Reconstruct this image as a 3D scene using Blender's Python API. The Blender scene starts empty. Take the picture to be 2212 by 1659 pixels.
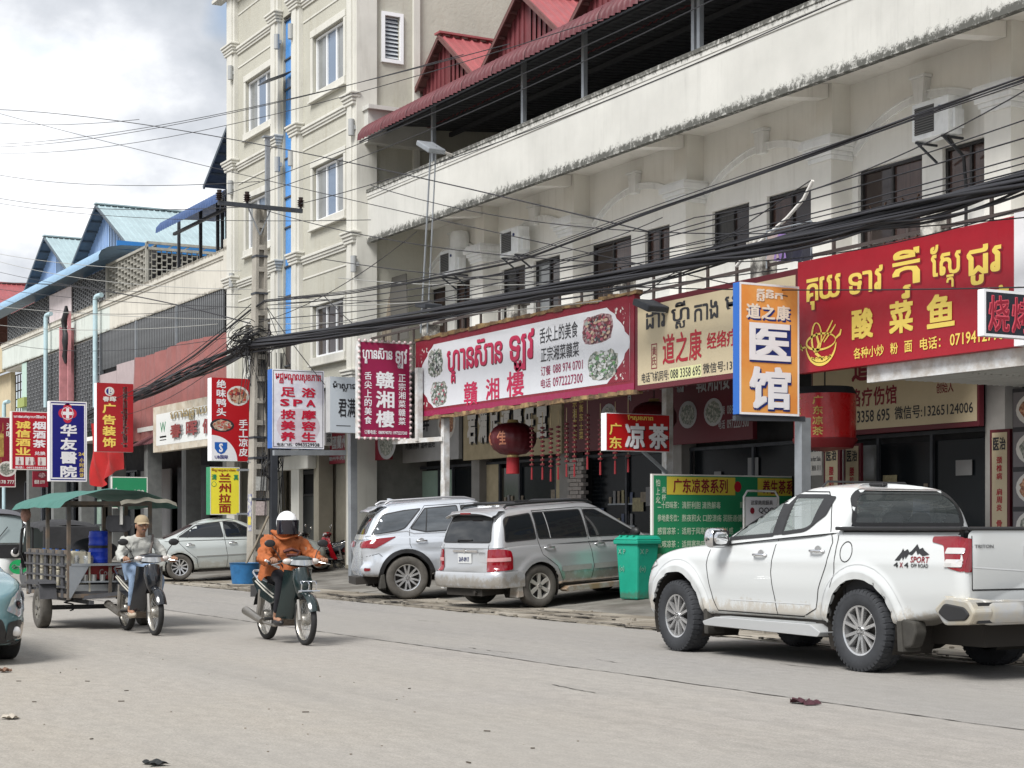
import bpy,bmesh,math,random
from mathutils import Vector,Matrix,Euler
from mathutils.bvhtree import BVHTree
R=math.radians
PI=math.pi
random.seed(7)
SC=bpy.context.scene
COL=SC.collection
# ------ camera
cam_d=bpy.data.cameras.new('camera')
cam=bpy.data.objects.new('camera',cam_d)
COL.objects.link(cam)
cam.location=(0,0,1.35)
cam.rotation_euler=(R(90),0,R(61.21))
cam_d.sensor_width=36
cam_d.lens=59.9
cam_d.shift_y=0.1395
cam_d.clip_end=3000
SC.camera=cam
# ------ light
SUN_EL,SUN_AZ=R(50),R(152)
sun_d=bpy.data.lights.new('sun','SUN')
sun_d.energy=2.4
sun_d.angle=R(24)
sun_d.color=(1.0,0.98,0.95)
sun=bpy.data.objects.new('sun',sun_d)
COL.objects.link(sun)
sd=Vector((math.sin(SUN_AZ)*math.cos(SUN_EL),math.cos(SUN_AZ)*math.cos(SUN_EL),math.sin(SUN_EL)))
sun.rotation_euler=sd.to_track_quat('Z','Y').to_euler()
world=bpy.data.worlds.new('World')
SC.world=world
world.use_nodes=True
def build_world():
 nt=world.node_tree
 N,L=nt.nodes,nt.links
 N.clear()
 out=N.new('ShaderNodeOutputWorld')
 sky=N.new('ShaderNodeTexSky')
 sky.sky_type='NISHITA'
 sky.sun_disc=False
 sky.sun_elevation=SUN_EL
 sky.sun_rotation=SUN_AZ
 bg=N.new('ShaderNodeBackground');bg.inputs[1].default_value=0.085
 L.new(sky.outputs[0],bg.inputs[0])
 tc=N.new('ShaderNodeTexCoord')
 sep=N.new('ShaderNodeSeparateXYZ');L.new(tc.outputs['Generated'],sep.inputs[0])
 add=N.new('ShaderNodeMath');add.operation='ADD';add.inputs[1].default_value=0.55
 L.new(sep.outputs[2],add.inputs[0])
 mx=N.new('ShaderNodeMath');mx.operation='MAXIMUM';mx.inputs[1].default_value=0.05
 L.new(add.outputs[0],mx.inputs[0])
 dv=N.new('ShaderNodeVectorMath');dv.operation='DIVIDE'
 cmb=N.new('ShaderNodeCombineXYZ')
 for k in range(3):L.new(mx.outputs[0],cmb.inputs[k])
 L.new(tc.outputs['Generated'],dv.inputs[0]);L.new(cmb.outputs[0],dv.inputs[1])
 def noise(scale,detail,rough,off=0.0):
  n=N.new('ShaderNodeTexNoise');n.inputs['Scale'].default_value=scale
  n.inputs['Detail'].default_value=detail;n.inputs['Roughness'].default_value=rough
  mp=N.new('ShaderNodeMapping');mp.inputs['Location'].default_value=(off,off*.7,off*.3)
  L.new(dv.outputs[0],mp.inputs[0]);L.new(mp.outputs[0],n.inputs['Vector'])
  return n
 def ramp(src,stops):
  r=N.new('ShaderNodeValToRGB')
  while len(r.color_ramp.elements)<len(stops):r.color_ramp.elements.new(0.5)
  for e,(p,col)in zip(r.color_ramp.elements,stops):
   e.position=p;e.color=(*col,1)
  L.new(src,r.inputs[0]);return r
 n1=noise(3.6,7,.52,3.1)
 n2=noise(8.5,9,.56,8.3)
 mixn=N.new('ShaderNodeMix');mixn.data_type='FLOAT';mixn.inputs[0].default_value=.42
 L.new(n1.outputs[0],mixn.inputs[2]);L.new(n2.outputs[0],mixn.inputs[3])
 shade=ramp(mixn.outputs[0],[(0.41,(0.36,0.385,0.42)),(0.49,(0.48,0.50,0.535)),(0.55,(0.64,0.655,0.68)),(0.65,(0.90,0.905,0.92))])
 cb=N.new('ShaderNodeBackground');cb.inputs[1].default_value=0.80
 L.new(shade.outputs[0],cb.inputs[0])
 n3=noise(3.0,4,.5,15.1)
 mask=ramp(n3.outputs[0],[(0.35,(0.1,0.1,0.1)),(0.42,(1,1,1))])
 ms=N.new('ShaderNodeMixShader')
 L.new(mask.outputs[0],ms.inputs[0]);L.new(bg.outputs[0],ms.inputs[1]);L.new(cb.outputs[0],ms.inputs[2])
 L.new(ms.outputs[0],out.inputs[0])
build_world()
SC.view_settings.view_transform='Standard'
SC.view_settings.look='None'
SC.view_settings.exposure=1.0
SC.view_settings.gamma=1
SC.cycles.max_bounces=6
SC.cycles.transparent_max_bounces=8
SC.cycles.use_denoising=True
# ------ measuring: a sight line met with a plane gives a real position
_f,_cx,_hy,_h,_c,_s=3680.0,1106.0,1138.0,1.35,.8763,.4818
def ray(x,y):
 a=(x-_cx)/_f;b=(_hy-y)/_f
 return Vector((-_c+_s*a,_s+_c*a,b))
def hit(x,y,p,n):
 d=ray(x,y);o=Vector((0,0,_h));n=Vector(n)
 return o+d*((Vector(p)-o).dot(n)/d.dot(n))
def onY(x,y,Y):return hit(x,y,(0,Y,0),(0,1,0))
def onX(x,y,X):return hit(x,y,(X,0,0),(1,0,0))
def onZ(x,y,Z=0.0):return hit(x,y,(0,0,Z),(0,0,1))
def FX(x,Y):return onY(x,1000,Y).x
def FZ(x,y,Y):return onY(x,y,Y).z
# ------ materials
MATS={}
def mat(name,col,rough=.6,metal=0.0,var=0.0,vscale=4.0,bump=0.0,bscale=40.0,coat=0.0,col2=None,c2amt=.5,c2scale=1.5,streak=0.0,emit=0.0,trans=0.0,alpha=1.0,spec=.5,stretch=None,dirt=None,dirt_z=None,flake=False,ior=1.45):
 if name in MATS:return MATS[name]
 m=bpy.data.materials.new(name);m.use_nodes=True
 MATS[name]=m
 nt=m.node_tree;N,L=nt.nodes,nt.links
 b=N['Principled BSDF']
 b.inputs['Base Color'].default_value=(*col,1)
 b.inputs['Roughness'].default_value=rough
 b.inputs['Metallic'].default_value=metal
 b.inputs['Coat Weight'].default_value=coat
 b.inputs['Coat Roughness'].default_value=.04
 b.inputs['Specular IOR Level'].default_value=spec
 b.inputs['IOR'].default_value=ior
 if trans:b.inputs['Transmission Weight'].default_value=trans
 if alpha<1:b.inputs['Alpha'].default_value=alpha
 if emit:
  b.inputs['Emission Color'].default_value=(*col,1);b.inputs['Emission Strength'].default_value=emit
 tc=N.new('ShaderNodeTexCoord')
 src=tc.outputs['Object']
 cur=None
 def noise(scale,detail=5,rough_=.6,vec=None,loc=0):
  n=N.new('ShaderNodeTexNoise');n.inputs['Scale'].default_value=scale
  n.inputs['Detail'].default_value=detail;n.inputs['Roughness'].default_value=rough_
  mp=N.new('ShaderNodeMapping')
  mp.inputs['Location'].default_value=(loc,loc,loc)
  if vec:mp.inputs['Scale'].default_value=vec
  L.new(src,mp.inputs[0]);L.new(mp.outputs[0],n.inputs['Vector'])
  return n
 def mixc(fac_socket,a,bcol,blend='MIX'):
  mx=N.new('ShaderNodeMix');mx.data_type='RGBA';mx.blend_type=blend
  L.new(fac_socket,mx.inputs[0])
  if a is None:mx.inputs[6].default_value=(*col,1)
  else:L.new(a,mx.inputs[6])
  if isinstance(bcol,tuple):mx.inputs[7].default_value=(*bcol,1)
  else:L.new(bcol,mx.inputs[7])
  return mx.outputs[2]
 def ramp(sock,p0,p1,v0=0.0,v1=1.0):
  r=N.new('ShaderNodeMapRange');r.inputs[1].default_value=p0;r.inputs[2].default_value=p1
  r.inputs[3].default_value=v0;r.inputs[4].default_value=v1
  r.interpolation_type='SMOOTHSTEP' if False else 'LINEAR'
  L.new(sock,r.inputs[0]);return r.outputs[0]
 if col2:
  n=noise(c2scale,6,.65,stretch,11)
  cur=mixc(ramp(n.outputs[0],.5-.22*(1-c2amt)+.1-.2*c2amt,.62-.1*c2amt),cur,col2)
 if var:
  n=noise(vscale,6,.6,stretch)
  dk=tuple(max(0,v*(1-var))for v in col);br=tuple(min(1,v*(1+var*.6))for v in col)
  mr=ramp(n.outputs[0],.3,.7,1-var,1+var*.6)
  mx=N.new('ShaderNodeMix');mx.data_type='RGBA';mx.blend_type='MULTIPLY';mx.inputs[0].default_value=1
  if cur is None:mx.inputs[6].default_value=(*col,1)
  else:L.new(cur,mx.inputs[6])
  cm=N.new('ShaderNodeCombineColor')
  for k in range(3):L.new(mr,cm.inputs[k])
  L.new(cm.outputs[0],mx.inputs[7]);cur=mx.outputs[2]
 if streak:
  n=noise(1.0,7,.7,(5.5,5.5,.45),3)
  n2=noise(.8,4,.6,(1,1,1),7)
  a=ramp(n.outputs[0],.50,.72,0,streak)
  bb=ramp(n2.outputs[0],.38,.62)
  ml=N.new('ShaderNodeMath');ml.operation='MULTIPLY';L.new(a,ml.inputs[0]);L.new(bb,ml.inputs[1])
  cur=mixc(ml.outputs[0],cur,dirt or(.12,.11,.09))
 if dirt_z:
  for(zc,reach,st)in dirt_z:
   sp=N.new('ShaderNodeSeparateXYZ');L.new(src,sp.inputs[0])
   sb=N.new('ShaderNodeMath');sb.operation='SUBTRACT';sb.inputs[1].default_value=zc
   L.new(sp.outputs[2],sb.inputs[0])
   ab=N.new('ShaderNodeMath');ab.operation='ABSOLUTE';L.new(sb.outputs[0],ab.inputs[0])
   fall=ramp(ab.outputs[0],0,reach,.26,-.26)
   n=noise(6.5,9,.82,(1.3,1.3,.9),zc*3)
   ad=N.new('ShaderNodeMath');ad.operation='ADD';L.new(fall,ad.inputs[0]);L.new(n.outputs[0],ad.inputs[1])
   cur=mixc(ramp(ad.outputs[0],.60,.72,0,st),cur,dirt or(.10,.095,.085))
 if cur is not None:L.new(cur,b.inputs['Base Color'])
 if bump:
  n=noise(bscale,5,.65)
  bp=N.new('ShaderNodeBump');bp.inputs['Strength'].default_value=bump;bp.inputs['Distance'].default_value=.02
  L.new(n.outputs[0],bp.inputs['Height']);L.new(bp.outputs[0],b.inputs['Normal'])
 if rough>.12 and var:
  n=noise(vscale*2.3,4,.6,None,21)
  L.new(ramp(n.outputs[0],.3,.7,max(.04,rough-.1),min(1,rough+.1)),b.inputs['Roughness'])
 return m
# ------ mesh building
class MB:
 def __init__(self,M=None):
  self.v,self.f,self.mi=[],[],[]
  self.M=M or Matrix.Identity(4);self.k=0
 def addv(self,pts):
  n=len(self.v)
  M=self.M
  self.v.extend([tuple(M@Vector(p))for p in pts]);return n
 def face(self,idx):self.f.append(idx);self.mi.append(self.k)
 def poly(self,pts):n=self.addv(pts);self.face(tuple(range(n,n+len(pts))));return self
 def hexa(self,p):
  n=self.addv(p)
  for q in((3,2,1,0),(4,5,6,7),(0,1,5,4),(1,2,6,5),(2,3,7,6),(3,0,4,7)):
   self.face(tuple(n+i for i in q))
  return self
 def box(self,x0,x1,y0,y1,z0,z1):
  if x0>x1:x0,x1=x1,x0
  if y0>y1:y0,y1=y1,y0
  if z0>z1:z0,z1=z1,z0
  return self.hexa([(x0,y0,z0),(x1,y0,z0),(x1,y1,z0),(x0,y1,z0),(x0,y0,z1),(x1,y0,z1),(x1,y1,z1),(x0,y1,z1)])
 def cbox(self,c,s):return self.box(c[0]-s[0]/2,c[0]+s[0]/2,c[1]-s[1]/2,c[1]+s[1]/2,c[2]-s[2]/2,c[2]+s[2]/2)
 def bar(self,p0,p1,w,h=None,up=(0,0,1)):
  h=h or w
  p0,p1=Vector(p0),Vector(p1);d=(p1-p0).normalized();up=Vector(up)
  if abs(d.dot(up))>.98:up=Vector((1,0,0))
  a=d.cross(up).normalized()*(w/2);b=a.cross(d).normalized()*(h/2)
  return self.hexa([p0-a-b,p0+a-b,p0+a+b,p0-a+b,p1-a-b,p1+a-b,p1+a+b,p1-a+b])
 def tube(self,pts,r,n=6,caps=True,rs=None):
  pts=[Vector(p)for p in pts]
  m=len(pts);rings=[]
  d0=(pts[1]-pts[0]).normalized()
  up=Vector((0,0,1))if abs(d0.z)<.9 else Vector((1,0,0))
  a=d0.cross(up).normalized()
  for i,p in enumerate(pts):
   d=(pts[min(i+1,m-1)]-pts[max(i-1,0)])
   if d.length<1e-9:d=d0
   d.normalize()
   a=(a-d*a.dot(d)).normalized();b=d.cross(a)
   rr=rs[i]if rs else r
   rings.append(self.addv([p+(a*math.cos(2*PI*k/n)+b*math.sin(2*PI*k/n))*rr for k in range(n)]))
  for i in range(m-1):
   A,B=rings[i],rings[i+1]
   for k in range(n):self.face((A+k,A+(k+1)%n,B+(k+1)%n,B+k))
  if caps:
   self.face(tuple(rings[0]+k for k in reversed(range(n))));self.face(tuple(rings[-1]+k for k in range(n)))
  return self
 def cyl(self,p0,p1,r0,r1=None,n=16):return self.tube([p0,p1],r0,n,True,[r0,r0 if r1 is None else r1])
 def lathe(self,prof,n=24,axis='z',o=(0,0,0),closed=False,a0=0,a1=2*PI):
  o=Vector(o);full=abs(a1-a0-2*PI)<1e-6
  cnt=n if full else n+1
  rings=[]
  for(r,h)in prof:
   P=[]
   for k in range(cnt):
    t=a0+(a1-a0)*k/n;c_,s_=math.cos(t)*r,math.sin(t)*r
    P.append(o+Vector((c_,s_,h)if axis=='z' else((h,c_,s_)if axis=='x' else(s_,h,c_))))
   rings.append(self.addv(P))
  seq=list(range(len(prof)))
  pairs=list(zip(seq[:-1],seq[1:]))+([(seq[-1],seq[0])]if closed else[])
  for i,j in pairs:
   A,B=rings[i],rings[j]
   for k in range(n):
    k2=(k+1)%cnt
    self.face((A+k,A+k2,B+k2,B+k))
  return self
 def prism(self,poly,d0,d1,plane='xz'):
  def P(u,w,d):return{'xz':(u,d,w),'xy':(u,w,d),'yz':(d,u,w)}[plane]
  n=len(poly)
  a=self.addv([P(u,w,d0)for u,w in poly]);b=self.addv([P(u,w,d1)for u,w in poly])
  self.face(tuple(a+i for i in range(n)));self.face(tuple(b+i for i in reversed(range(n))))
  for i in range(n):
   j=(i+1)%n
   self.face((a+i,b+i,b+j,a+j))
  return self
 def grid(self,fn,nu,nv,closeu=False):
  n=self.addv([fn(i/nu,j/nv)for j in range(nv+1)for i in range(nu+1)])
  for j in range(nv):
   for i in range(nu):
    a=n+j*(nu+1)+i
    self.face((a,a+1,a+nu+2,a+nu+1))
  return self
 def ball(self,c,r,n=12,m=8,sc=(1,1,1)):
  c=Vector(c)
  def fn(u,v):
   t,p=2*PI*u,PI*v
   return c+Vector((math.cos(t)*math.sin(p)*r*sc[0],math.sin(t)*math.sin(p)*r*sc[1],-math.cos(p)*r*sc[2]))
  return self.grid(fn,n,m)
 def build(self,name,mats,parent=None,smooth=None,bevel=0,w=False,kind=None,label=None,segs=2,recalc=False):
  me=bpy.data.meshes.new(name)
  vs=self.v
  if w and parent is not None:
   p=parent
   Mi=Matrix.Identity(4)
   chain=[]
   while p is not None:chain.append(p);p=p.parent
   for q in reversed(chain):Mi=Mi@q.matrix_basis
   Mi=Mi.inverted()
   vs=[tuple(Mi@Vector(q))for q in vs]
  me.from_pydata(vs,[],self.f)
  if not isinstance(mats,(list,tuple)):mats=[mats]
  for m in mats:me.materials.append(m)
  if len(mats)>1:me.polygons.foreach_set('material_index',self.mi)
  me.validate(clean_customdata=False)
  if recalc or smooth is not None:
   bm=bmesh.new();bm.from_mesh(me)
   bmesh.ops.remove_doubles(bm,verts=bm.verts,dist=1e-5)
   if recalc:bmesh.ops.recalc_face_normals(bm,faces=bm.faces)
   bm.to_mesh(me);bm.free()
  if smooth is not None:
   me.polygons.foreach_set('use_smooth',[True]*len(me.polygons))
   me.set_sharp_from_angle(angle=R(smooth))
  me.update()
  o=bpy.data.objects.new(name,me);COL.objects.link(o)
  if parent is not None:o.parent=parent
  if kind:o['kind']=kind
  if label:o['label']=label
  if bevel:
   b=o.modifiers.new('bevel','BEVEL');b.width=bevel;b.segments=segs;b.limit_method='ANGLE';b.angle_limit=R(40)
  return o
def thing(name,label,cat,loc=(0,0,0),rot=(0,0,0),group=None):
 o=bpy.data.objects.new(name,None);COL.objects.link(o)
 o.empty_display_size=.2
 o.location=loc;o.rotation_euler=rot
 bpy_update(o)
 o['label']=label;o['category']=cat
 if group:o['group']=group
 return o
def bpy_update(o):
 o.matrix_basis=Matrix.Translation(o.location)@o.rotation_euler.to_matrix().to_4x4()
def tag(o,label,cat,group=None):
 o['label']=label;o['category']=cat
 if group:o['group']=group
 return o
def dup(root,loc=None,rot=None,label=None,group=None,parent=None):
 kids={}
 for o in COL.objects:
  if o.parent is not None:kids.setdefault(o.parent.name,[]).append(o)
 def cp(o,par):
  c=o.copy();COL.objects.link(c);c.parent=par
  for ch in kids.get(o.name,[]):cp(ch,c)
  return c
 r=cp(root,parent)
 if loc is not None:r.location=loc
 if rot is not None:r.rotation_euler=rot
 if label:r['label']=label
 if group:r['group']=group
 return r
def inst(o,name,parent,loc,rot=None,scale=None):
 c=bpy.data.objects.new(name,o.data);COL.objects.link(c);c.parent=parent;c.location=loc
 if rot:c.rotation_euler=rot
 if scale:c.scale=scale
 return c
# ------ lettering
_GC={}
def glyphs(s,bold=0.0,res=2):
 if bold>.003:
  vs0,fs0=glyphs(s,0.0,res);vs,fs=[],[]
  b=bold*.8
  for dx,dy in((-b,-b),(b,b),(-b,b),(b,-b))+(((-b,0),(b,0),(0,b),(0,-b))if bold>=.04 else()):
   n=len(vs);vs+=[(p[0]+dx,p[1]+dy,len(vs)//max(1,len(vs0)))for p in vs0];fs+=[tuple(n+i for i in f)for f in fs0]
  return vs,fs
 bold=0.0
 key=(s,bold,res)
 if key in _GC:return _GC[key]
 cu=bpy.data.curves.new('t','FONT');cu.body=s;cu.size=1;cu.resolution_u=res;cu.offset=bold
 cu.fill_mode='FRONT'
 o=bpy.data.objects.new('t',cu);COL.objects.link(o)
 dg=bpy.context.evaluated_depsgraph_get()
 me=bpy.data.meshes.new_from_object(o.evaluated_get(dg))
 vs=[(v.co.x,v.co.y)for v in me.vertices];fs=[tuple(p.vertices)for p in me.polygons]
 bpy.data.objects.remove(o);bpy.data.curves.remove(cu);bpy.data.meshes.remove(me)
 _GC[key]=(vs,fs)
 return _GC[key]
KH_PRE='េែៃោៅើឿៀ'
def khmer(s,bold=0.0):
 """set Khmer by clusters: vowels before the consonant are put first, subscripts are set small below"""
 X=0;V,F=[],[]
 def put(ch,x,y,sc=1.0,adv=True,center=None):
  vs,fs=glyphs(ch,bold/sc if sc<1 else bold)
  if not vs:return 0.25
  x0=min(v[0]for v in vs);x1=max(v[0]for v in vs)
  ox=(center-(x0+x1)/2*sc)if center is not None else x-x0*sc
  n=len(V)
  V.extend([(v[0]*sc+ox,v[1]*sc+y,v[2]if len(v)>2 else 0)for v in vs]);F.extend([tuple(n+i for i in f)for f in fs])
  return(x1-x0)*sc
 i=0;base_w=0;bx=0
 above='ិីឹឺ័៉៊់៍';below='ុូួ'
 while i<len(s):
  ch=s[i]
  if ch==' ':X+=.35;i+=1;continue
  j=i+1;subs=[];pre='';marks=[]
  while j<len(s):
   if s[j]=='្' and j+1<len(s):subs.append(s[j+1]);j+=2
   elif s[j]in 'េែៃ':pre=s[j];j+=1
   elif s[j]in above+below+'ាំះ':marks.append(s[j]);j+=1
   else:break
  if pre:X+=put(pre,X,0)+.05
  bx=X;w=put(ch,X,0);X+=w+.05
  for q,sb in enumerate(subs):put(sb,0,-.36-.3*q,.55,center=bx+w/2)
  for mk in marks:
   if mk=='ា':X+=put(mk,X-.03,0)+.04
   elif mk in above:put(mk,0,0,center=bx+w/2)
   elif mk in below:put(mk,0,-.35*len(subs),center=bx+w/2)
   else:X+=put(mk,X,0)+.04
  i=j
 return V,F
class Board:
 """a flat printed face with corner o, unit vectors u (to the right) and v (up), outward normal n, size W x H. Places by fractions, v measured from the top"""
 def __init__(self,root,o,u,n,W,H):
  self.root,self.o,self.u,self.n,self.W,self.H=root,Vector(o),Vector(u).normalized(),Vector(n).normalized(),W,H
  self.v=Vector((0,0,1))if abs(self.n.z)<.5 else self.n.cross(self.u)
  self.v=self.n.cross(self.u).normalized()
  self.lay={};self.depth=0
 def P(self,a,b,d=0):return self.o+self.u*(a*self.W)+self.v*((1-b)*self.H)+self.n*d
 def mb(self,key):return self.lay.setdefault(key,MB())
 def rect(self,key,a0,b0,a1,b1,d=.004):
  self.mb(key).poly([self.P(a0,b1,d),self.P(a1,b1,d),self.P(a1,b0,d),self.P(a0,b0,d)])
 def frame(self,key,a0,b0,a1,b1,t,d=.006):
  tw,th=t/self.W,t/self.H
  self.rect(key,a0,b0,a1,b0+th,d);self.rect(key,a0,b1-th,a1,b1,d)
  self.rect(key,a0,b0+th,a0+tw,b1-th,d);self.rect(key,a1-tw,b0+th,a1,b1-th,d)
 def shape(self,key,pts,d=.006):self.mb(key).poly([self.P(a,b,d)for a,b in pts])
 def disc(self,key,a,b,rx,ry,d=.006,n=20,a0=0,a1=2*PI):
  self.shape(key,[(a+rx*math.cos(a0+(a1-a0)*k/n),b-ry*math.sin(a0+(a1-a0)*k/n))for k in range(n)],d)
 def text(self,key,s,a0,b0,a1,b1,bold=0.012,d=.008,vert=False,shadow=None,kh=False,each=False,top=True):
  if top:bold*=.55 if kh else .8
  if vert or each:
   L=[ch for ch in s]
   n=len(L)
   for i,ch in enumerate(L):
    if ch==' ':continue
    if vert:self.text(key,ch,a0,b0+(b1-b0)*(i+.04)/n,a1,b0+(b1-b0)*(i+.96)/n-(b1-b0)*.05/n,bold,d,shadow=shadow,top=False)
    else:self.text(key,ch,a0+(a1-a0)*(i+.04)/n,b0,a0+(a1-a0)*(i+.96)/n,b1,bold,d,shadow=shadow,top=False)
   return
  vs,fs=khmer(s,bold)if kh else glyphs(s,bold)
  if not vs:return
  xs=[p[0]for p in vs];ys=[p[1]for p in vs]
  x0,x1,y0,y1=min(xs),max(xs),min(ys),max(ys)
  aw,ah=a1-a0,b1-b0
  if len(s)==1 and(y1-y0)<.45*(x1-x0):
   hh=ah*max(.14,(y1-y0)/(x1-x0));b0=b0+(ah-hh)/2;ah=hh
  if shadow:
   mbs=self.mb(shadow);n=len(mbs.v)
   mbs.addv([self.P(a0+(p[0]-x0)/(x1-x0)*aw+.012/self.W*2,b0+(1-(p[1]-y0)/(y1-y0))*ah+.012/self.H*2,d-.003+(p[2]*.0005 if len(p)>2 else 0))for p in vs])
   for f in fs:mbs.face(tuple(n+i for i in f))
  m=self.mb(key);n=len(m.v)
  m.addv([self.P(a0+(p[0]-x0)/max(x1-x0,1e-6)*aw,b0+(1-(p[1]-y0)/max(y1-y0,1e-6))*ah,d+(p[2]*.0005 if len(p)>2 else 0))for p in vs])
  for f in fs:m.face(tuple(n+i for i in f))
 def done(self,colors,names=None):
  names=names or{}
  for key,m in self.lay.items():
   m.build(names.get(key,key if not isinstance(key,tuple)else key[0]),colors[key],self.root,w=True,kind='stuff' if any(q in key for q in('letter','ornament','shade','shadow','outline','halo','seal','emblem','card','plate','dish_p','petal','gourd'))else None)
# ------ shared materials
M_road=None
def ground_mats():
 m=bpy.data.materials.new('road_asphalt');m.use_nodes=True
 nt=m.node_tree;N,L=nt.nodes,nt.links;b=N['Principled BSDF']
 b.inputs['Roughness'].default_value=.9;b.inputs['Specular IOR Level'].default_value=.25
 tc=N.new('ShaderNodeTexCoord');src=tc.outputs['Object']
 def noise(scale,det,ro,vec=(1,1,1),loc=0):
  n=N.new('ShaderNodeTexNoise');n.inputs['Scale'].default_value=scale;n.inputs['Detail'].default_value=det;n.inputs['Roughness'].default_value=ro
  mp=N.new('ShaderNodeMapping');mp.inputs['Scale'].default_value=vec;mp.inputs['Location'].default_value=(loc,)*3
  L.new(src,mp.inputs[0]);L.new(mp.outputs[0],n.inputs['Vector']);return n.outputs[0]
 def mr(sock,a,b_,c0,c1):
  r=N.new('ShaderNodeMapRange');r.inputs[1].default_value=a;r.inputs[2].default_value=b_;r.inputs[3].default_value=c0;r.inputs[4].default_value=c1
  L.new(sock,r.inputs[0]);return r.outputs[0]
 def mix(f,a,c,blend='MIX'):
  x=N.new('ShaderNodeMix');x.data_type='RGBA';x.blend_type=blend
  if isinstance(f,float):x.inputs[0].default_value=f
  else:L.new(f,x.inputs[0])
  for s_,v in((6,a),(7,c)):
   if isinstance(v,tuple):x.inputs[s_].default_value=(*v,1)
   else:L.new(v,x.inputs[s_])
  return x.outputs[2]
 sp=N.new('ShaderNodeSeparateXYZ');L.new(src,sp.inputs[0])
 wob=N.new('ShaderNodeMath');wob.operation='MULTIPLY_ADD';L.new(noise(.35,5,.6),wob.inputs[0]);wob.inputs[1].default_value=9.0
 L.new(sp.outputs[1],wob.inputs[2])
 sand=mr(wob.outputs[0],7.0,12.5,.85,0)
 lane=mr(sp.outputs[1],8.39,8.41,0,1)
 base=mix(lane,(.305,.285,.26),(.262,.25,.234))
 base=mix(sand,base,(.325,.295,.25))
 base=mix(mr(noise(.5,6,.65,(.35,1.4,1),4),.40,.62,0,.5),base,(.315,.297,.268))
 base=mix(mr(noise(.9,6,.7,(.12,1.6,1),9),.5,.70,0,.28),base,(.15,.146,.136))
 grain=mr(noise(55,8,.85),.34,.66,.62,1.3)
 cc=N.new('ShaderNodeCombineColor')
 for k in range(3):L.new(grain,cc.inputs[k])
 base=mix(1.0,base,cc.outputs[0],'MULTIPLY')
 mg=mr(noise(7,8,.78,(.7,1.3,1),50),.33,.67,.84,1.13);c3=N.new('ShaderNodeCombineColor')
 for k in range(3):L.new(mg,c3.inputs[k])
 base=mix(1.0,base,c3.outputs[0],'MULTIPLY')
 base=mix(mr(noise(.23,5,.6,(.5,1,1),70),.45,.62,0,.5),base,(.275,.26,.236))
 L.new(mix(mr(noise(2.2,8,.8,(1,1,1),30),.66,.70,0,.6),base,(.15,.12,.09)),b.inputs['Base Color'])
 bp=N.new('ShaderNodeBump');bp.inputs['Strength'].default_value=.5;bp.inputs['Distance'].default_value=.012
 L.new(noise(60,6,.8),bp.inputs['Height']);L.new(bp.outputs[0],b.inputs['Normal'])
 return m
M_road=ground_mats()
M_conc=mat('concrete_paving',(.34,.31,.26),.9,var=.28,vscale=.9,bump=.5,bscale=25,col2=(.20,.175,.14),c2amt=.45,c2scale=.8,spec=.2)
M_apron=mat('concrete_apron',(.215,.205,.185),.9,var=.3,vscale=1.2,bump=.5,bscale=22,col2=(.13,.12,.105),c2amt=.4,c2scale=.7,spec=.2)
M_crack=mat('crack_dark',(.035,.03,.025),.95)
M_soil=mat('soil',(.30,.25,.19),.95,var=.3)
WALL=(.76,.74,.68)
M_white=mat('painted_wall_white',WALL,.85,var=.10,vscale=.8,streak=.28,dirt=(.34,.33,.29),bump=.12,bscale=18,spec=.2)
M_white2=mat('painted_wall_recess',(.83,.815,.765),.85,var=.10,vscale=.6,streak=.30,dirt=(.36,.33,.27),bump=.12,bscale=18,spec=.2)  # recess white raised above the lit wall's to lift its shade
M_parapet=mat('parapet_weathered',(.55,.545,.51),.85,var=.12,vscale=.7,streak=.22,dirt=(.10,.10,.09),dirt_z=[(8.42,.42,1.0),(9.68,.36,1.0)],bump=.12,spec=.2)  # base white lowered to offset bright light; the grime bands are weathering
M_soffit=mat('soffit_plaster',(.80,.775,.72),.9,var=.12,vscale=.9,streak=.3,dirt=(.25,.22,.17))  # white raised to lift the shade under the overhang
M_trim=mat('white_trim',(.76,.76,.74),.8,var=.10,vscale=1.5,streak=.4,dirt=(.22,.2,.17),spec=.2)
M_dark=mat('dark_interior',(.02,.02,.022),.9)  # near-black stands in for the shade inside rooms and behind screens
M_beige=mat('beige_render',(.44,.43,.37),.9,var=.10,vscale=.7,bump=.5,bscale=9,streak=.5,dirt=(.30,.27,.2),spec=.2)
M_beigetrim=mat('beige_trim',(.58,.57,.52),.85,var=.10,vscale=1.2,streak=.4,dirt=(.25,.225,.18),spec=.2)
M_glass=mat('dark_window_glass',(.035,.024,.022),.06,var=0,spec=.6)
M_glass2=mat('brown_curtain_glass',(.075,.045,.038),.1,spec=.5,var=.35,vscale=5,stretch=(5,5,.4))
M_glass3=mat('grey_curtain_glass',(.055,.055,.058),.08,spec=.5,var=.3,vscale=4,stretch=(4,4,.4))
M_glassb=mat('blue_window_glass',(.14,.19,.27),.08,spec=.7)
M_bluestrip=mat('blue_glass_strip',(.07,.26,.62),.1,spec=.7,var=.2,vscale=.6)
M_curtain=mat('curtain_glass',(.22,.23,.23),.12,spec=.6,var=.2,vscale=2)
M_frame=mat('dark_window_frame',(.022,.02,.02),.5)
M_wframe=mat('white_window_frame',(.78,.79,.80),.4)
M_redroof=mat('red_metal_roof',(.29,.075,.078),.45,var=.15,vscale=2,spec=.5)
M_redside=mat('maroon_siding',(.15,.036,.041),.5,var=.2,vscale=2)
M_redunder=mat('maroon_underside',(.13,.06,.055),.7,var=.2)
M_awn=mat('maroon_awning',(.105,.024,.029),.5,var=.22,vscale=3)
M_darkmetal=mat('dark_sheet_roof',(.045,.047,.052),.7,var=.2)
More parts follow.
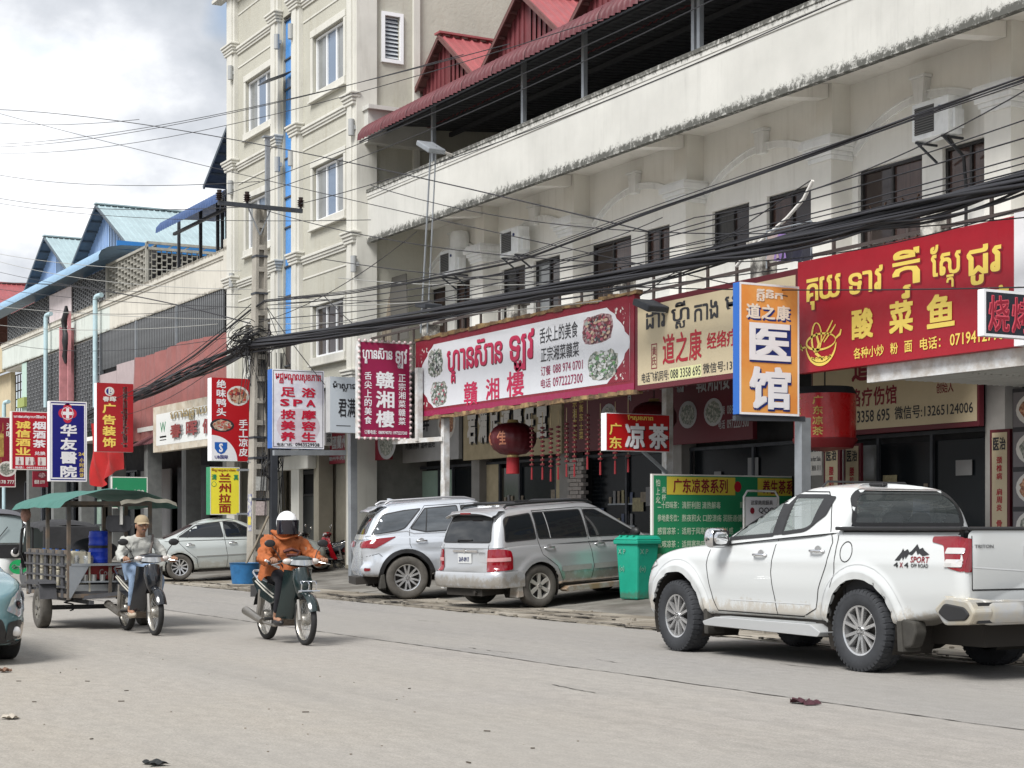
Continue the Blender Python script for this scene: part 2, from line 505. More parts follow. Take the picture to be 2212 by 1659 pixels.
M_steel=mat('galvanised_steel',(.30,.32,.34),.5,metal=.5,var=.2,vscale=3)
M_steeld=mat('dark_steel',(.055,.06,.07),.55,metal=.3,var=.2,vscale=3)
M_steelw=mat('white_painted_steel',(.62,.63,.63),.5,var=.2,vscale=4,col2=(.45,.42,.38),c2amt=.1,c2scale=5)
M_blueroof=mat('pale_blue_metal_roof',(.33,.42,.44),.5,var=.14,vscale=1.5,metal=.1)
M_blueside=mat('blue_siding',(.28,.40,.60),.5,var=.12,vscale=2)
M_bluetrim=mat('blue_fascia',(.03,.17,.42),.5)
M_blueawn=mat('blue_curved_awning',(.045,.085,.20),.5,var=.2)
M_blueaw2=mat('light_blue_awning',(.24,.38,.52),.5,var=.12)
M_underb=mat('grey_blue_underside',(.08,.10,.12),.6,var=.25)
M_lattice=mat('grey_breeze_block',(.34,.33,.29),.9,var=.3,vscale=3)
M_screen=mat('dark_screen_slat',(.13,.135,.14),.7,var=.3,vscale=3)
M_tarp=mat('red_tarpaulin',(.27,.10,.09),.6,var=.12,vscale=2)
M_mauve=mat('mauve_panel',(.40,.33,.33),.7,var=.08)
M_acw=mat('air_conditioner_white',(.88,.90,.90),.5,var=.12,vscale=5,streak=.3)
M_acg=mat('air_conditioner_grille',(.05,.05,.05),.6)
M_black=mat('matt_black',(.018,.018,.02),.6)
M_rubber=mat('black_rubber',(.02,.02,.02),.8,var=.3,vscale=9)
M_dusty=mat('dusty_tyre',(.085,.078,.068),.9,var=.35,vscale=7)
M_wood=mat('grey_wood',(.20,.17,.13),.85,var=.3,vscale=3,stretch=(6,6,.6))
# ------ ground, road, paving
MB().box(-700,200,-200,500,-.5,-.07).build('ground',M_soil,kind='structure')
MB().box(-400,60,-25,12.3,-.06,0).build('road',M_road,kind='structure')
def ribbon(mb,x0,y0,x1,y1,w,step,jit,z,wj=.6,rnd=None,zf=None):
 rnd=rnd or random
 n=max(2,int(math.hypot(x1-x0,y1-y0)/step));L_=[];off=0
 dx,dy=(x1-x0),(y1-y0);l=math.hypot(dx,dy);nx,ny=-dy/l,dx/l
 for i in range(n+1):
  t=i/n;off=off*.8+rnd.uniform(-jit,jit)
  ww=w*(1+rnd.uniform(-wj,wj))/2
  px,py=x0+dx*t+nx*off,y0+dy*t+ny*off
  L_.append(((px+nx*ww,py+ny*ww),(px-nx*ww,py-ny*ww)))
 for a,b_ in zip(L_[:-1],L_[1:]):
  q=[a[0],a[1],b_[1],b_[0]]
  mb.poly([(p[0],p[1],(zf(p[1])if zf else 0)+z)for p in q])
road=bpy.data.objects['road']
rr=random.Random(3)
m=MB();ribbon(m,-90,8.4,5,8.4,.020,.12,.012,.004,.7,rr)
m.build('seam',M_crack,road,kind='stuff')
m=MB()
for i in range(7):
 x=rr.uniform(-32,-12);y=rr.uniform(6,12)
 ribbon(m,x,y,x+rr.uniform(.3,1.2),y+rr.uniform(-.06,.06),.012,.08,.02,.004,.9,rr)
m.build('crack',M_crack,road,kind='stuff')
def ap(y):return 0.015+max(0,min(1,(y-14.0)/4.6))*.36
shoulder=thing('paved_shoulder','x','x',(-40,13,0));del shoulder['label'];del shoulder['category'];shoulder['kind']='structure'
shoulder.name='pavement'
x=-92.0
while x<6:
 w=rr.uniform(2.2,5.5);x2=x+w
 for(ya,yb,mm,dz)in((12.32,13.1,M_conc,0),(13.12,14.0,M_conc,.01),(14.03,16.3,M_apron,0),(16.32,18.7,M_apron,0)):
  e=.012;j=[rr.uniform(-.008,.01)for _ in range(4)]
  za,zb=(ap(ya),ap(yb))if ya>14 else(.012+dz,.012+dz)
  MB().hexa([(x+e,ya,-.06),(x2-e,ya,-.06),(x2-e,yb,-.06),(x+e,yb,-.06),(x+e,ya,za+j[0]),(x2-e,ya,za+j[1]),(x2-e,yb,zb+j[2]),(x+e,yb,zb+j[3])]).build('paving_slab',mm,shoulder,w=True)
 x=x2
m=MB()
for(x0,y0,x1,y1,w)in((-45,12.35,-20,12.33,.05),(-36,12.6,-27,13.2,.05),(-31,12.9,-26.2,12.6,.10),(-27,13.2,-21,13.35,.05),(-24,12.7,-20.5,12.9,.05),(-20,12.34,-10,12.36,.09),(-19,13.3,-12,13.2,.04),(-42,13.2,-34,13.0,.05),(-50,12.7,-44,12.9,.04),(-28.5,12.45,-26.5,12.5,.12),(-22.2,12.8,-21,12.85,.08)):
 ribbon(m,x0,y0,x1,y1,w,.14,.05,.036,.9,rr)
m.build('broken_edge',M_crack,shoulder,w=True,kind='stuff')
m=MB()
for _ in range(200):
 y=rr.choice([rr.uniform(12.1,12.6),rr.uniform(12.2,14)]);x=rr.uniform(-45,-10);r_=rr.uniform(.008,.03)
 m.cbox((x,y,.03),(r_*2,r_*1.5,r_))
m.build('gravel',M_conc,None,kind='stuff')
m=MB()
for _ in range(120):
 x=rr.uniform(-20,-6);y=rr.uniform(-1,6);r_=rr.uniform(.003,.008)
 m.cbox((x,y,r_/3),(r_*2,r_*1.5,r_))
m.build('road_grit',mat('grit',(.2,.17,.13),.9,var=.4),None,kind='stuff')
# ------ building helpers
def walls(mb,x0,x1,z0,z1,y0,y1,ops):
 xs=sorted(set([x0,x1]+[v for o in ops for v in(o[0],o[1])if x0<v<x1]))
 for a,b_ in zip(xs[:-1],xs[1:]):
  mid=(a+b_)/2;z=z0
  for o in sorted([o for o in ops if o[0]<mid<o[1]],key=lambda o:o[2]):
   if o[2]>z:mb.box(a,b_,y0,y1,z,o[2])
   z=max(z,o[3])
  if z<z1:mb.box(a,b_,y0,y1,z,z1)
def corr(mb,A,B,C,D,pitch=.2,h=.035):
 """ribbed sheet: A-B is the lower edge, D-C the upper; ribs run from A to D"""
 A,B,C,D=map(Vector,(A,B,C,D));L_=(B-A).length;n=max(1,round(L_/pitch));nrm=(B-A).cross(D-A).normalized()*h
 prof=[(0,0),(.35,0),(.45,1),(.55,1),(.65,0)]
 ts=[]
 for i in range(n):
  for(t,hh)in prof:ts.append(((i+t)/n,hh))
 ts.append((1,0))
 lo=mb.addv([A.lerp(B,t)+nrm*hh for t,hh in ts]);hi=mb.addv([D.lerp(C,t)+nrm*hh for t,hh in ts])
 for i in range(len(ts)-1):mb.face((lo+i,lo+i+1,hi+i+1,hi+i))
def window(root,x0,x1,z0,z1,y,nm='window',fr=M_frame,gl=M_glass,fw=.05,panes=2,depth=.08,muntin=None):
 m=MB()
 m.box(x0,x1,y,y+depth,z1-fw,z1);m.box(x0,x1,y,y+depth,z0,z0+fw)
 m.box(x0,x0+fw,y,y+depth,z0+fw,z1-fw);m.box(x1-fw,x1,y,y+depth,z0+fw,z1-fw)
 pw=(x1-x0-2*fw)/panes
 for i in range(1,panes):m.box(x0+fw+pw*i-fw/2,x0+fw+pw*i+fw/2,y+.01,y+depth-.01,z0+fw,z1-fw)
 f=m.build(nm,fr,root,w=True)
 for i in range(panes):
  a,b_=x0+fw+pw*i+fw*.5*(i>0),x0+fw+pw*(i+1)-fw*.5*(i<panes-1)
  MB().box(a+.002,b_-.002,y+.045+.004*i,y+.055+.004*i,z0+fw+.002,z1-fw-.002).build('pane',gl[i%len(gl)]if isinstance(gl,list)else gl,f,w=True)
 if muntin:
  g=MB()
  for i in range(muntin[0]+1):
   xx=x0+fw+(x1-x0-2*fw)*i/muntin[0];g.box(xx-.012,xx+.012,y+.075,y+.09,z0+fw,z1-fw)
  for i in range(muntin[1]+1):
   zz=z0+fw+(z1-z0-2*fw)*i/muntin[1];g.box(x0+fw,x1-fw,y+.092,y+.1,zz-.012,zz+.012)
  g.build('grille',M_wframe,f,w=True)
 return f
def gable(root,cx,y0,yb,ze,za,half,over,m_roof,m_side,m_under,drop=.3,sides=(1,-1),zbase=None):
 if cx>-50 and root.name=='shophouse_row':sides=(-1,)
 """gable facing the street: front wall at y0, roof running back to yb"""
 zb=zbase if zbase is not None else ze
 slope=(za-ze)/half
 for sgn in sides:
  m=MB();n=max(4,int(half/.2))
  for i in range(n):
   a,b_=half*i/n,half*(i+1)/n
   for(t0,t1,d)in((0,.55,0),(.55,1,.035)):
    xa,xb=a+(b_-a)*t0,a+(b_-a)*t1
    ya=y0-d
    ha,hb=za-slope*xa-.02,za-slope*xb-.02
    q=[(cx+sgn*xa,ya,zb),(cx+sgn*xb,ya,zb),(cx+sgn*xb,ya,max(hb,zb)),(cx+sgn*xa,ya,max(ha,zb))]
    m.poly(q if sgn>0 else q[::-1])
    if d:m.poly([(cx+sgn*xa,ya,zb),(cx+sgn*xa,ya+.035,zb),(cx+sgn*xa,ya+.035,ha),(cx+sgn*xa,ya,ha)])
  m.build('gable_siding',m_side,root,w=True)
  yf=y0-over;n=max(2,round((yb-yf)/1.0));hh=half+drop
  for i in range(n):
   ya,yb_=yf+(yb-yf)*i/n,yf+(yb-yf)*(i+1)/n
   m=MB()
   lo=lambda y,dz=0:(cx+sgn*hh,y,za-slope*hh+dz);hi=lambda y,dz=0:(cx,y,za+dz)
   if sgn>0:corr(m,lo(ya,.03),lo(yb_,.03),hi(yb_,.03),hi(ya,.03),.25)
   else:corr(m,lo(yb_,.03),lo(ya,.03),hi(ya,.03),hi(yb_,.03),.25)
   m.build('roof_sheet',m_roof,root,w=True)
  m=MB()
  m.poly([(cx+sgn*hh,yf+.01,za-slope*hh),(cx,yf+.01,za),(cx,yb,za),(cx+sgn*hh,yb,za-slope*hh)])
  for i in range(7):
   t=(i+.5)/7;px,pz=cx+sgn*hh*t,za-slope*hh*t
   m.box(px-.03,px+.03,yf+.03,y0-.05,pz-.07,pz-.005)
  m.bar((cx,yf+.03,za-.02),(cx+sgn*hh,yf+.03,za-slope*hh-.02),.05,.1)
  m.build('eave_underside',m_under,root,w=True)
 m=MB();m.bar((cx,y0-over-.02,za+.07),(cx,yb,za+.07),.3,.05);m.build('ridge_cap',m_roof,root,w=True)
# ------ the white shophouse terrace
BX=[-39.35,-35.45,-31.35,-27.15,-22.85,-18.75,-14.6,-10.4]
YP,YW,YF=17.2,19.0,18.55
terrace=thing('shophouse_terrace','long white shophouse terrace with arched bays, stained parapet and red gabled rooftop shed','building',(-27,19,0))
px_w=[(905,965,'d'),(985,1018,'d'),(1087,1138,'d'),(1156,1216,'o'),(1280,1367,'d'),(1397,1450,'w'),(1542,1622,'w'),(1660,1758,'w'),(1857,1996,'d'),(2040,2150,'w')]
ops=[]
for a,b_,k in px_w:
 x0,x1=FX(a,YW+.05),FX(b_,YW+.05)
 ops.append((x0,x1,5.15 if k=='d' else(5.3 if k=='o' else 6.45),7.36,k))
x_=-18.3
ops+=[(-18.0,-16.6,5.15,7.36,'d'),(-16.2,-15.1,6.45,7.36,'w'),(-13.8,-12.4,5.15,7.36,'d')]
m=MB();walls(m,BX[0],-8,5.0,8.86,YW,YW+.22,ops);m.build('upper_wall',M_white2,terrace,w=True)
for i,o in enumerate(ops):
 gl=[M_curtain,M_glass]if o[4]=='o' else([[M_glass,M_glass2],[M_glass2,M_glass2],[M_glass3,M_glass],[M_glass2,M_glass]][i%4])
 nm='balcony_door' if o[4]=='d' else 'window'
 f=window(terrace,o[0]+.01,o[1]-.01,o[2]+.01,o[3]-.01,YW+.06,nm,gl=gl)
 if o[4]=='d' and i in(8,4):
  g=MB();xm=(o[0]+o[1])/2
  for hx in(o[0]+(xm-o[0])/2,xm+(o[1]-xm)/2):
   for zc_ in(6.6,6.0,5.6):
    w_=.2
    for q in(((hx-w_,zc_-.25),(hx,zc_+.05)),((hx,zc_+.05),(hx+w_,zc_-.25)),((hx-w_,zc_+.15),(hx,zc_-.15)),((hx,zc_-.15),(hx+w_,zc_+.15))):
     g.bar((q[0][0],YW+.1,q[0][1]),(q[1][0],YW+.1,q[1][1]),.02)
  g.build('diamond_grille',mat('brown_grille',(.12,.07,.045),.6),f,w=True,kind='stuff')
MB().box(BX[0]+.1,-8,YW+.6,YW+.7,5,8.8).build('room_backing',M_dark,terrace,w=True)  # dark sheet stands in for the unlit rooms behind the windows
for i,bx in enumerate(BX[:-1]):
 m=MB();x0,x1=bx-.27,bx+.27
 m.box(x0,x1,YF,YW,5.0,7.58);m.box(x0+.05,x1-.05,YF+.06,YW,7.95,8.86)
 p=m.build('pilaster',M_white,terrace,w=True)
 m=MB()
 for(e,za,zb)in((.04,7.55,7.63),(.07,7.63,7.70),(.11,7.70,7.78),(.16,7.78,7.9),(.13,7.9,7.955)):
  m.box(x0-e,x1+e,YF-e,YW-.003,za,zb)
 m.build('capital',M_trim,p,w=True,bevel=.012)
 MB().hexa([(bx-.13,YP+.16,8.5),(bx+.13,YP+.16,8.5),(bx+.13,YF+.05,8.62),(bx-.13,YF+.05,8.62),(bx-.13,YP+.16,8.72),(bx+.13,YP+.16,8.72),(bx+.13,YF+.05,8.859),(bx-.13,YF+.05,8.859)]).build('bracket_beam',M_soffit,terrace,w=True)
for i in range(len(BX)-1):
 a,b_=BX[i]+.3,BX[i+1]-.3;cx=(a+b_)/2;hw=(b_-a)/2
 m=MB();n=22;rise=.62;zs=7.72
 Rr=(hw*hw+rise*rise)/(2*rise);zc=zs+rise-Rr;am=math.asin(min(1,hw/Rr))
 pts=[(-am+2*am*k/n)for k in range(n+1)]
 for k in range(n):
  t0,t1=pts[k],pts[k+1]
  def q(t,r,y):return(cx+math.sin(t)*r,y,zc+math.cos(t)*r)
  for(ra,rb,dy)in((Rr-.13,Rr-.03,.05),(Rr-.03,Rr,.075)):
   m.hexa([q(t0,ra,YW-dy),q(t1,ra,YW-dy),q(t1,ra,YW),q(t0,ra,YW),q(t0,rb,YW-dy),q(t1,rb,YW-dy),q(t1,rb,YW),q(t0,rb,YW)])
 m.build('arch_moulding',M_trim,terrace,w=True)
 m=MB();zk=zs+rise-.2
 m.hexa([(cx-.09,YW-.14,zk),(cx+.09,YW-.14,zk),(cx+.09,YW,zk),(cx-.09,YW,zk),(cx-.15,YW-.16,zk+.4),(cx+.15,YW-.16,zk+.4),(cx+.15,YW,zk+.4),(cx-.15,YW,zk+.4)])
 m.box(cx-.18,cx+.18,YW-.19,YW-.002,zk+.402,zk+.45)
 m.build('keystone',M_trim,terrace,w=True,bevel=.01)
 tl=MB();tl.box(cx-.35,cx+.35,17.9,18.0,8.80,8.855);tp=tl.build('tube_lamp_fitting',M_steeld,terrace,w=True)
 MB().cyl((cx-.3,17.95,8.785),(cx+.3,17.95,8.785),.018,n=8).build('tube',M_wframe,tp,w=True)
MB().box(BX[0],-8,YP+.15,YW+.25,8.86,9.0).build('soffit',M_soffit,terrace,w=True)
m=MB();m.box(BX[0]-.12,-8,YP,YP+.15,8.40,9.52);m.build('parapet',M_parapet,terrace,w=True)
m=MB();m.box(BX[0]-.14,-8,YP-.05,YP+.2,9.62,9.70);m.box(BX[0]-.14,-8,YP-.03,YP+.18,9.52,9.62);m.box(BX[0]-.13,-8,YP-.018,YP-.001,9.46,9.52)
m.build('coping',M_parapet,terrace,w=True,bevel=.01)
m=MB();m.box(BX[0]-.13,-8,YP-.025,YP-.001,8.38,8.50);m.build('drip_edge',M_parapet,terrace,w=True)
MB().box(BX[0],-8,YP+.15,27,9.0,9.1).build('roof_terrace_floor',M_soffit,terrace,w=True)
MB().box(BX[0],-8,25,25.2,9.1,12.4).build('rear_partition',mat('dark_partition',(.05,.05,.055),.8),terrace,w=True)
m=MB();xx=BX[0]
while xx<-8:
 corr(m,(xx,25,11.9),(xx+4.2,25,11.9),(xx+4.2,17.4,11.26),(xx,17.4,11.26),.25,-.035);xx+=4.2
for yy in(17.6,19.5,21.5,23.5):m.box(BX[0],-8,yy,yy+.08,11.12+(yy-17.4)*.08,11.22+(yy-17.4)*.08)
m.build('shed_ceiling',M_darkmetal,terrace,w=True)
for X_ in[FX(936,17.5),FX(1131,17.5),FX(1262,17.5),-24.9,FX(1500,17.5),-17.2]:
 m=MB();m.box(X_-.045,X_+.045,17.45,17.54,9.1,11.2);m.build('shed_post',M_steel,terrace,w=True)
for X_ in(-36,-31.6,-27.4,-23,-19):
 for Y_ in(21.5,):
  MB().box(X_-.07,X_+.07,Y_-.07,Y_+.07,9.1,11.6).build('shed_post',M_steeld,terrace,w=True)
MB().box(-38.95,-38.9,17.5,21.5,9.1,11.15).build('side_panel',mat('grey_board',(.42,.41,.36),.85,var=.15),terrace,w=True)
prof=[(18.45,11.47),(17.85,11.41),(17.35,11.33),(17.08,11.23),(16.90,11.10),(16.80,10.95),(16.78,10.80)]
W_=1.4;nr=7
m=MB()
def awn(u,v):
 k=v*(len(prof)-1);i=min(int(k),len(prof)-2);t=k-i
 y=prof[i][0]*(1-t)+prof[i+1][0]*t;z=prof[i][1]*(1-t)+prof[i+1][1]*t
 tx=Vector((prof[i+1][0]-prof[i][0],prof[i+1][1]-prof[i][1])).normalized()
 r_=.028*math.sin(u*nr*2*PI)+(.02 if u>.97 else 0)
 return(u*W_,y+tx.y*r_,z-tx.x*r_)
m.grid(awn,nr*6,12)
first=m.build('awning_sheet',M_awn,terrace,smooth=60)
first.location=Vector((-38.4,0,0))-terrace.location
x_=-38.4+W_
while x_<-23.2:inst(first,'awning_sheet',terrace,Vector((x_,0,0))-terrace.location);x_+=W_
m=MB();m.k=0;m.grid(lambda u,v:awn(u,v),nr*6,12)
bl=m.build('awning_sheet',M_blueaw2,terrace,smooth=60);bl.location=Vector((x_,0,0))-terrace.location
m=MB();m.bar((-38.4,16.84,10.78),(-8,16.84,10.78),.03);m.bar((-38.4,17.05,11.12),(-8,17.05,11.12),.04);m.build('awning_rail',M_steeld,terrace,w=True)
for cx in(-37.4,-33.4,-29.4,-25.4):
 gable(terrace,cx,18.75,24.5,11.85,13.36,1.99,.27,M_redroof,M_redside,M_redunder,.0,zbase=11.35)
MB().box(BX[0],-8,17.15,YW,4.78,4.98).build('balcony_slab',M_trim,terrace,w=True)
m=MB()
rail_m=mat('brown_railing',(.06,.045,.04),.6)
for z_ in(5.35,5.68,6.02):m.box(BX[0],-8,17.28,17.33,z_-.025,z_+.025)
m.build('handrail',rail_m,terrace,w=True)
x_=BX[0]+.5;bal0=None
while x_<-8:
 if bal0 is None:bal0=MB().box(-.022,.022,-.022,.022,4.98,6.02).build('railing_post',rail_m,terrace);bal0.location=Vector((x_,17.305,0))-terrace.location
 else:inst(bal0,'railing_post',terrace,Vector((x_,17.305,0))-terrace.location)
 x_+=.85
for bx in BX[:-1]:
 m=MB();m.box(bx-.16,bx+.16,17.18,17.5,4.98,6.0);m.box(bx-.21,bx+.21,17.13,17.55,6.0,6.1)
 m.build('railing_pier',mat('mildewed_pier',(.6,.58,.52),.9,var=.2,streak=.9,dirt=(.07,.065,.055),col2=(.12,.11,.1),c2amt=.5,c2scale=4),terrace,w=True,bevel=.01)
def aircon(px0,px1,py0,py1,Y,label,pipe=None):
 """px box of the front face"""
 x0,x1=FX(px0,Y),FX(px1,Y);z1=FZ((px0+px1)/2,py0,Y);z0=z1-(x1-x0)*.72
 t=thing('air_conditioner',label,'air conditioner',((x0+x1)/2,Y+.35,z0),group='outdoor air conditioner units')
 m=MB();m.box(x0,x1,Y,Y+.3,z0,z1);b=m.build('casing',M_acw,t,w=True,bevel=.02)
 cx=x0+(x1-x0)*.36;cz=(z0+z1)/2;r_=(z1-z0)*.36
 m=MB()
 m.box(cx-r_,cx+r_,Y-.012,Y-.002,cz-r_,cz+r_)
 m.build('fan_opening',M_acg,t,w=True)
 m=MB()
 for i in range(11):zz=cz-r_+2*r_*(i+.5)/11;m.box(cx-r_,cx+r_,Y-.022,Y-.013,zz-.006,zz+.006)
 m.build('grille',mat('grille_wire',(.16,.16,.155),.5),t,w=True)
 MB().lathe([(.0,-.02),(.03,-.02),(.035,0)],10,'y',(cx+(x1-x0)*.42,Y-.004,cz+.13)).build('badge',mat('badge_blue',(.03,.05,.16),.4),t,w=True)
 MB().box(x1+.002,x1+.06,Y+.08,Y+.28,z0+.08,z0+.38).build('valve_cover',M_acw,t,w=True,bevel=.01)
 m=MB()
 for xx in(x0+.12,x1-.12):
  m.bar((xx,Y-.02,z0-.03),(xx,Y+.42,z0-.03),.035);m.bar((xx,Y+.02,z0-.04),(xx,Y+.42,z0-.3),.03)
 m.build('bracket',M_steeld,t,w=True,kind='stuff')
 if pipe:
  m=MB();m.tube([(x1-.12,Y+.1,z0-.02),(x1-.1,Y+.2,z0-.15),(x1+.02,Y+.3,z0-.35),(x1+.03,Y+.34,z0-.8),(x1+.03,Y+.34,5.1)],.028,8);m.build('pipe',M_black,t,w=True)
 return t
aircon(1968,2047,215,275,18.5,'large white air conditioner mounted under the arch nearest the red restaurant sign, badge visible',True)
aircon(1079,1118,493,548,18.5,'white air conditioner on wall of the second bay from the tall building, above two windows')
aircon(948,981,540,585,18.5,'grimy white air conditioner in the first bay beside the tall beige building')
m=MB();bx_=FX(985,18.7);m.lathe([(.0,.55),(.2,.5),(.24,.4),(.24,0),(.0,0)],16,'z',(bx_,18.8,FZ(985,545,18.7)))
tag(m.build('water_tank',M_acw,None,smooth=40),'small grey plastic tank fixed behind the grimy air conditioner','tank')
# ------ the tall beige building
TX0,TX1,TY=FX(499,17.0),FX(774,17.0),17.0
tower=thing('beige_building','tall beige rendered building with white cornices and a blue glass strip','building',((TX0+TX1)/2,20,0))
def TXa(px):return FX(px,TY)
zf=[5.2,8.62,12.05,15.45]
wins=[]
for(a,b_)in((532,590),(677,744)):
 for zc_,hh in((13.45,.75),(10.05,.72),(6.45,.68)):
  wins.append((TXa(a),TXa(b_),zc_-hh,zc_+hh))
sx0,sx1=TXa(611),TXa(633)
m=MB();walls(m,TX0,TX1,4.6,17.0,TY,TY+.25,wins+[(sx0,sx1,4.6,15.3)]);m.build('front_wall',M_beige,tower,w=True)
sw=[(TY+.6,TY+1.35,12.85,14.5)]
m=MB()
def sidewall(mb,y0,y1,z0,z1,ops2):
 ys=sorted(set([y0,y1]+[v for o in ops2 for v in o[:2]]))
 for a,b_ in zip(ys[:-1],ys[1:]):
  z=z0
  for o in[o for o in ops2 if o[0]<(a+b_)/2<o[1]]:
   mb.box(TX1-.22,TX1,a,b_,z,o[2]);z=o[3]
  mb.box(TX1-.22,TX1,a,b_,z,z1)
yA,yB=hit(822,80,(TX1,0,0),(1,0,0)).y,hit(869,80,(TX1,0,0),(1,0,0)).y
zA,zB=onX(845,137,TX1).z,onX(845,28,TX1).z
sidewall(m,TY+.25,30,4.6,19.5,[(yA+.1,yB-.1,zA+.08,zB-.08)]);m.build('side_wall',M_beige,tower,w=True)
MB().box(TX1-.22,TX1,TY+.25,19.5,0.3,4.6).build('side_wall',mat('lower_side_wall_shade',(.20,.195,.18),.85,var=.2),tower,w=True)  # shade near the ground is put into this darker wall colour
MB().box(TX0,TX0+.2,TY+.25,30,0.3,16.9).build('side_wall',M_beige,tower,w=True)
MB().box(TX0+.2,TX1-.22,TY+.8,TY+.9,.3,16.9).build('room_backing',M_dark,tower,w=True)  # dark sheet paints the shade inside the tower rooms
MB().box(TX0+.01,TX1-.23,TY+.26,30,16.7,16.85).build('flat_roof',M_soffit,tower,w=True)
m=MB();e=.09
m.box(TX1-.002,TX1+.06,yA,yB,zA,zA+e);m.box(TX1-.002,TX1+.06,yA,yB,zB-e,zB);m.box(TX1-.002,TX1+.06,yA,yA+e,zA+e,zB-e);m.box(TX1-.002,TX1+.06,yB-e,yB,zA+e,zB-e)
f=m.build('window',M_wframe,tower,w=True)
for k in range(11):
 z=zA+e+.04+(zB-zA-2*e)*k/11
 MB().hexa([(TX1-.03,yA+e,z),(TX1-.03,yB-e,z),(TX1-.09,yB-e,z+.07),(TX1-.09,yA+e,z+.07),(TX1-.028,yA+e,z+.01),(TX1-.028,yB-e,z+.01),(TX1-.088,yB-e,z+.08),(TX1-.088,yA+e,z+.08)]).build('blind_slat',mat('pale_blind',(.5,.53,.55),.6),f,w=True)
MB().box(TX1-.14,TX1-.12,yA+.08,yB-.08,zA+.06,zB-.06).build('pane',M_glassb,f,w=True)
for i,(a,b_,z0,z1)in enumerate(wins):
 glass=[M_curtain,M_glassb,M_curtain]if i%3!=2 else M_glass
 f=window(tower,a+.02,b_-.02,z0+.02,z1-.02,TY+.06,'window',M_wframe,glass,.055,3,.08,muntin=(7,6))
 m=MB();e=.13
 m.box(a-e,b_+e,TY-.06,TY-.002,z1,z1+e+.05);m.box(a-e,b_+e,TY-.08,TY-.002,z0-e-.05,z0)
 m.box(a-e,a,TY-.05,TY-.002,z0,z1);m.box(b_,b_+e,TY-.05,TY-.002,z0,z1)
 m.box(a-e-.04,b_+e+.04,TY-.12,TY-.003,z0-e-.1,z0-e-.052)
 m.build('surround',M_beigetrim,f,w=True,bevel=.01)
strips=[(497,514),(592,608),(637,654),(757,775)]
for a,b_ in strips:
 xa,xb=TXa(a),TXa(b_)
 m=MB();m.box(xa,xb,TY-.12,TY-.002,.4,17.0);m.box(xa+.14,xb-.14,TY-.16,TY-.121,4.9,16.9)
 p=m.build('pilaster_strip',M_beigetrim,tower,w=True)
 for zz in zf:
  q=MB()
  for(e2,za,zb)in((.03,-.24,-.16),(.055,-.16,-.08),(.09,-.08,.0),(.12,0,.06)):q.box(xa-e2,xb+e2,TY-.16-e2,TY-.002,zz+za,zz+zb)
  q.build('capital',M_beigetrim,p,w=True,bevel=.015)
for(a,b_)in((514,592),(654,757)):
 for zz in zf+[17.0]:
  q=MB()
  for(e2,za,zb)in((.02,-.60,-.55),(.04,-.20,-.13),(.07,-.13,-.06),(.10,-.06,.01)):q.box(TXa(a)+.02,TXa(b_)-.02,TY-e2,TY-.002,zz+za-.1,zz+zb-.1)
  q.build('cornice',M_beigetrim,tower,w=True,bevel=.012)
q=MB();q.box(TX0-.3,TX1+.1,TY-.35,TY+.3,16.98,17.12);q.box(TX0-.15,TX1+.05,TY-.25,TY+.25,16.9,16.98);q.box(TX0-.9,TX0-.3,TY-.3,TY,17.0,17.1);q.build('roof_cornice',M_beigetrim,tower,w=True)
q=MB();q.box(TX1-.001,TX1+.1,TY-.1,TY+.45,.4,19.5);q.build('corner_strip',M_beigetrim,tower,w=True)
yC,yD=onX(890,80,TX1).y,onX(903,80,TX1).y
q=MB();q.box(TX1-.001,TX1+.1,yC,yD,9.7,19.5);q.build('corner_strip',M_beigetrim,tower,w=True)
q=MB();q.box(TX1+.001,TX1+.5,TY+.05,TY+1.9,onX(790,235,TX1).z-.1,onX(790,235,TX1).z);q.box(TX1+.001,TX1+.35,TY+.1,TY+1.9,onX(790,235,TX1).z-.9,onX(790,235,TX1).z-.1)
q.build('ledge',M_parapet,tower,w=True)
z=4.7;k=0
rb=random.Random(5)
while z<15.2:
 hgt=.8 if k%2 else 1.05
 z2=min(z+hgt,15.3)
 if 12.9<z<13.2:z2=z+.75
 dark=(z<6.0)or(12.6<z<13.3)
 mm=M_glass if dark else M_bluestrip
 MB().hexa([(sx0+.02,TY+.06,z+.02),(sx1-.02,TY+.06,z+.02),(sx1-.02,TY+.09,z+.02),(sx0+.02,TY+.09,z+.02)]+[(sx0+.02,TY+.06+rb.uniform(-.01,.012),z2-.02),(sx1-.02,TY+.06,z2-.02),(sx1-.02,TY+.09,z2-.02),(sx0+.02,TY+.09,z2-.02)]).build('blue_glass_panel',mm,tower,w=True)
 q=MB();q.box(sx0,sx1,TY+.03,TY+.1,z2-.02,z2+.02);q.build('glazing_bar',M_steeld,tower,w=True)
 z=z2+.02;k+=1
pv=onY(622,160,TY)
MB().hexa([(sx0+.05,TY-.75,pv.z-.35),(sx1-.05,TY-.75,pv.z-.35),(sx1-.05,TY,pv.z),(sx0+.05,TY,pv.z),(sx0+.05,TY-.75,pv.z-.32),(sx1-.05,TY-.75,pv.z-.32),(sx1-.05,TY,pv.z+.03),(sx0+.05,TY,pv.z+.03)]).build('open_vent_pane',M_steeld,tower,w=True)
lm=mat('grey_wall_lamp',(.33,.34,.34),.5)
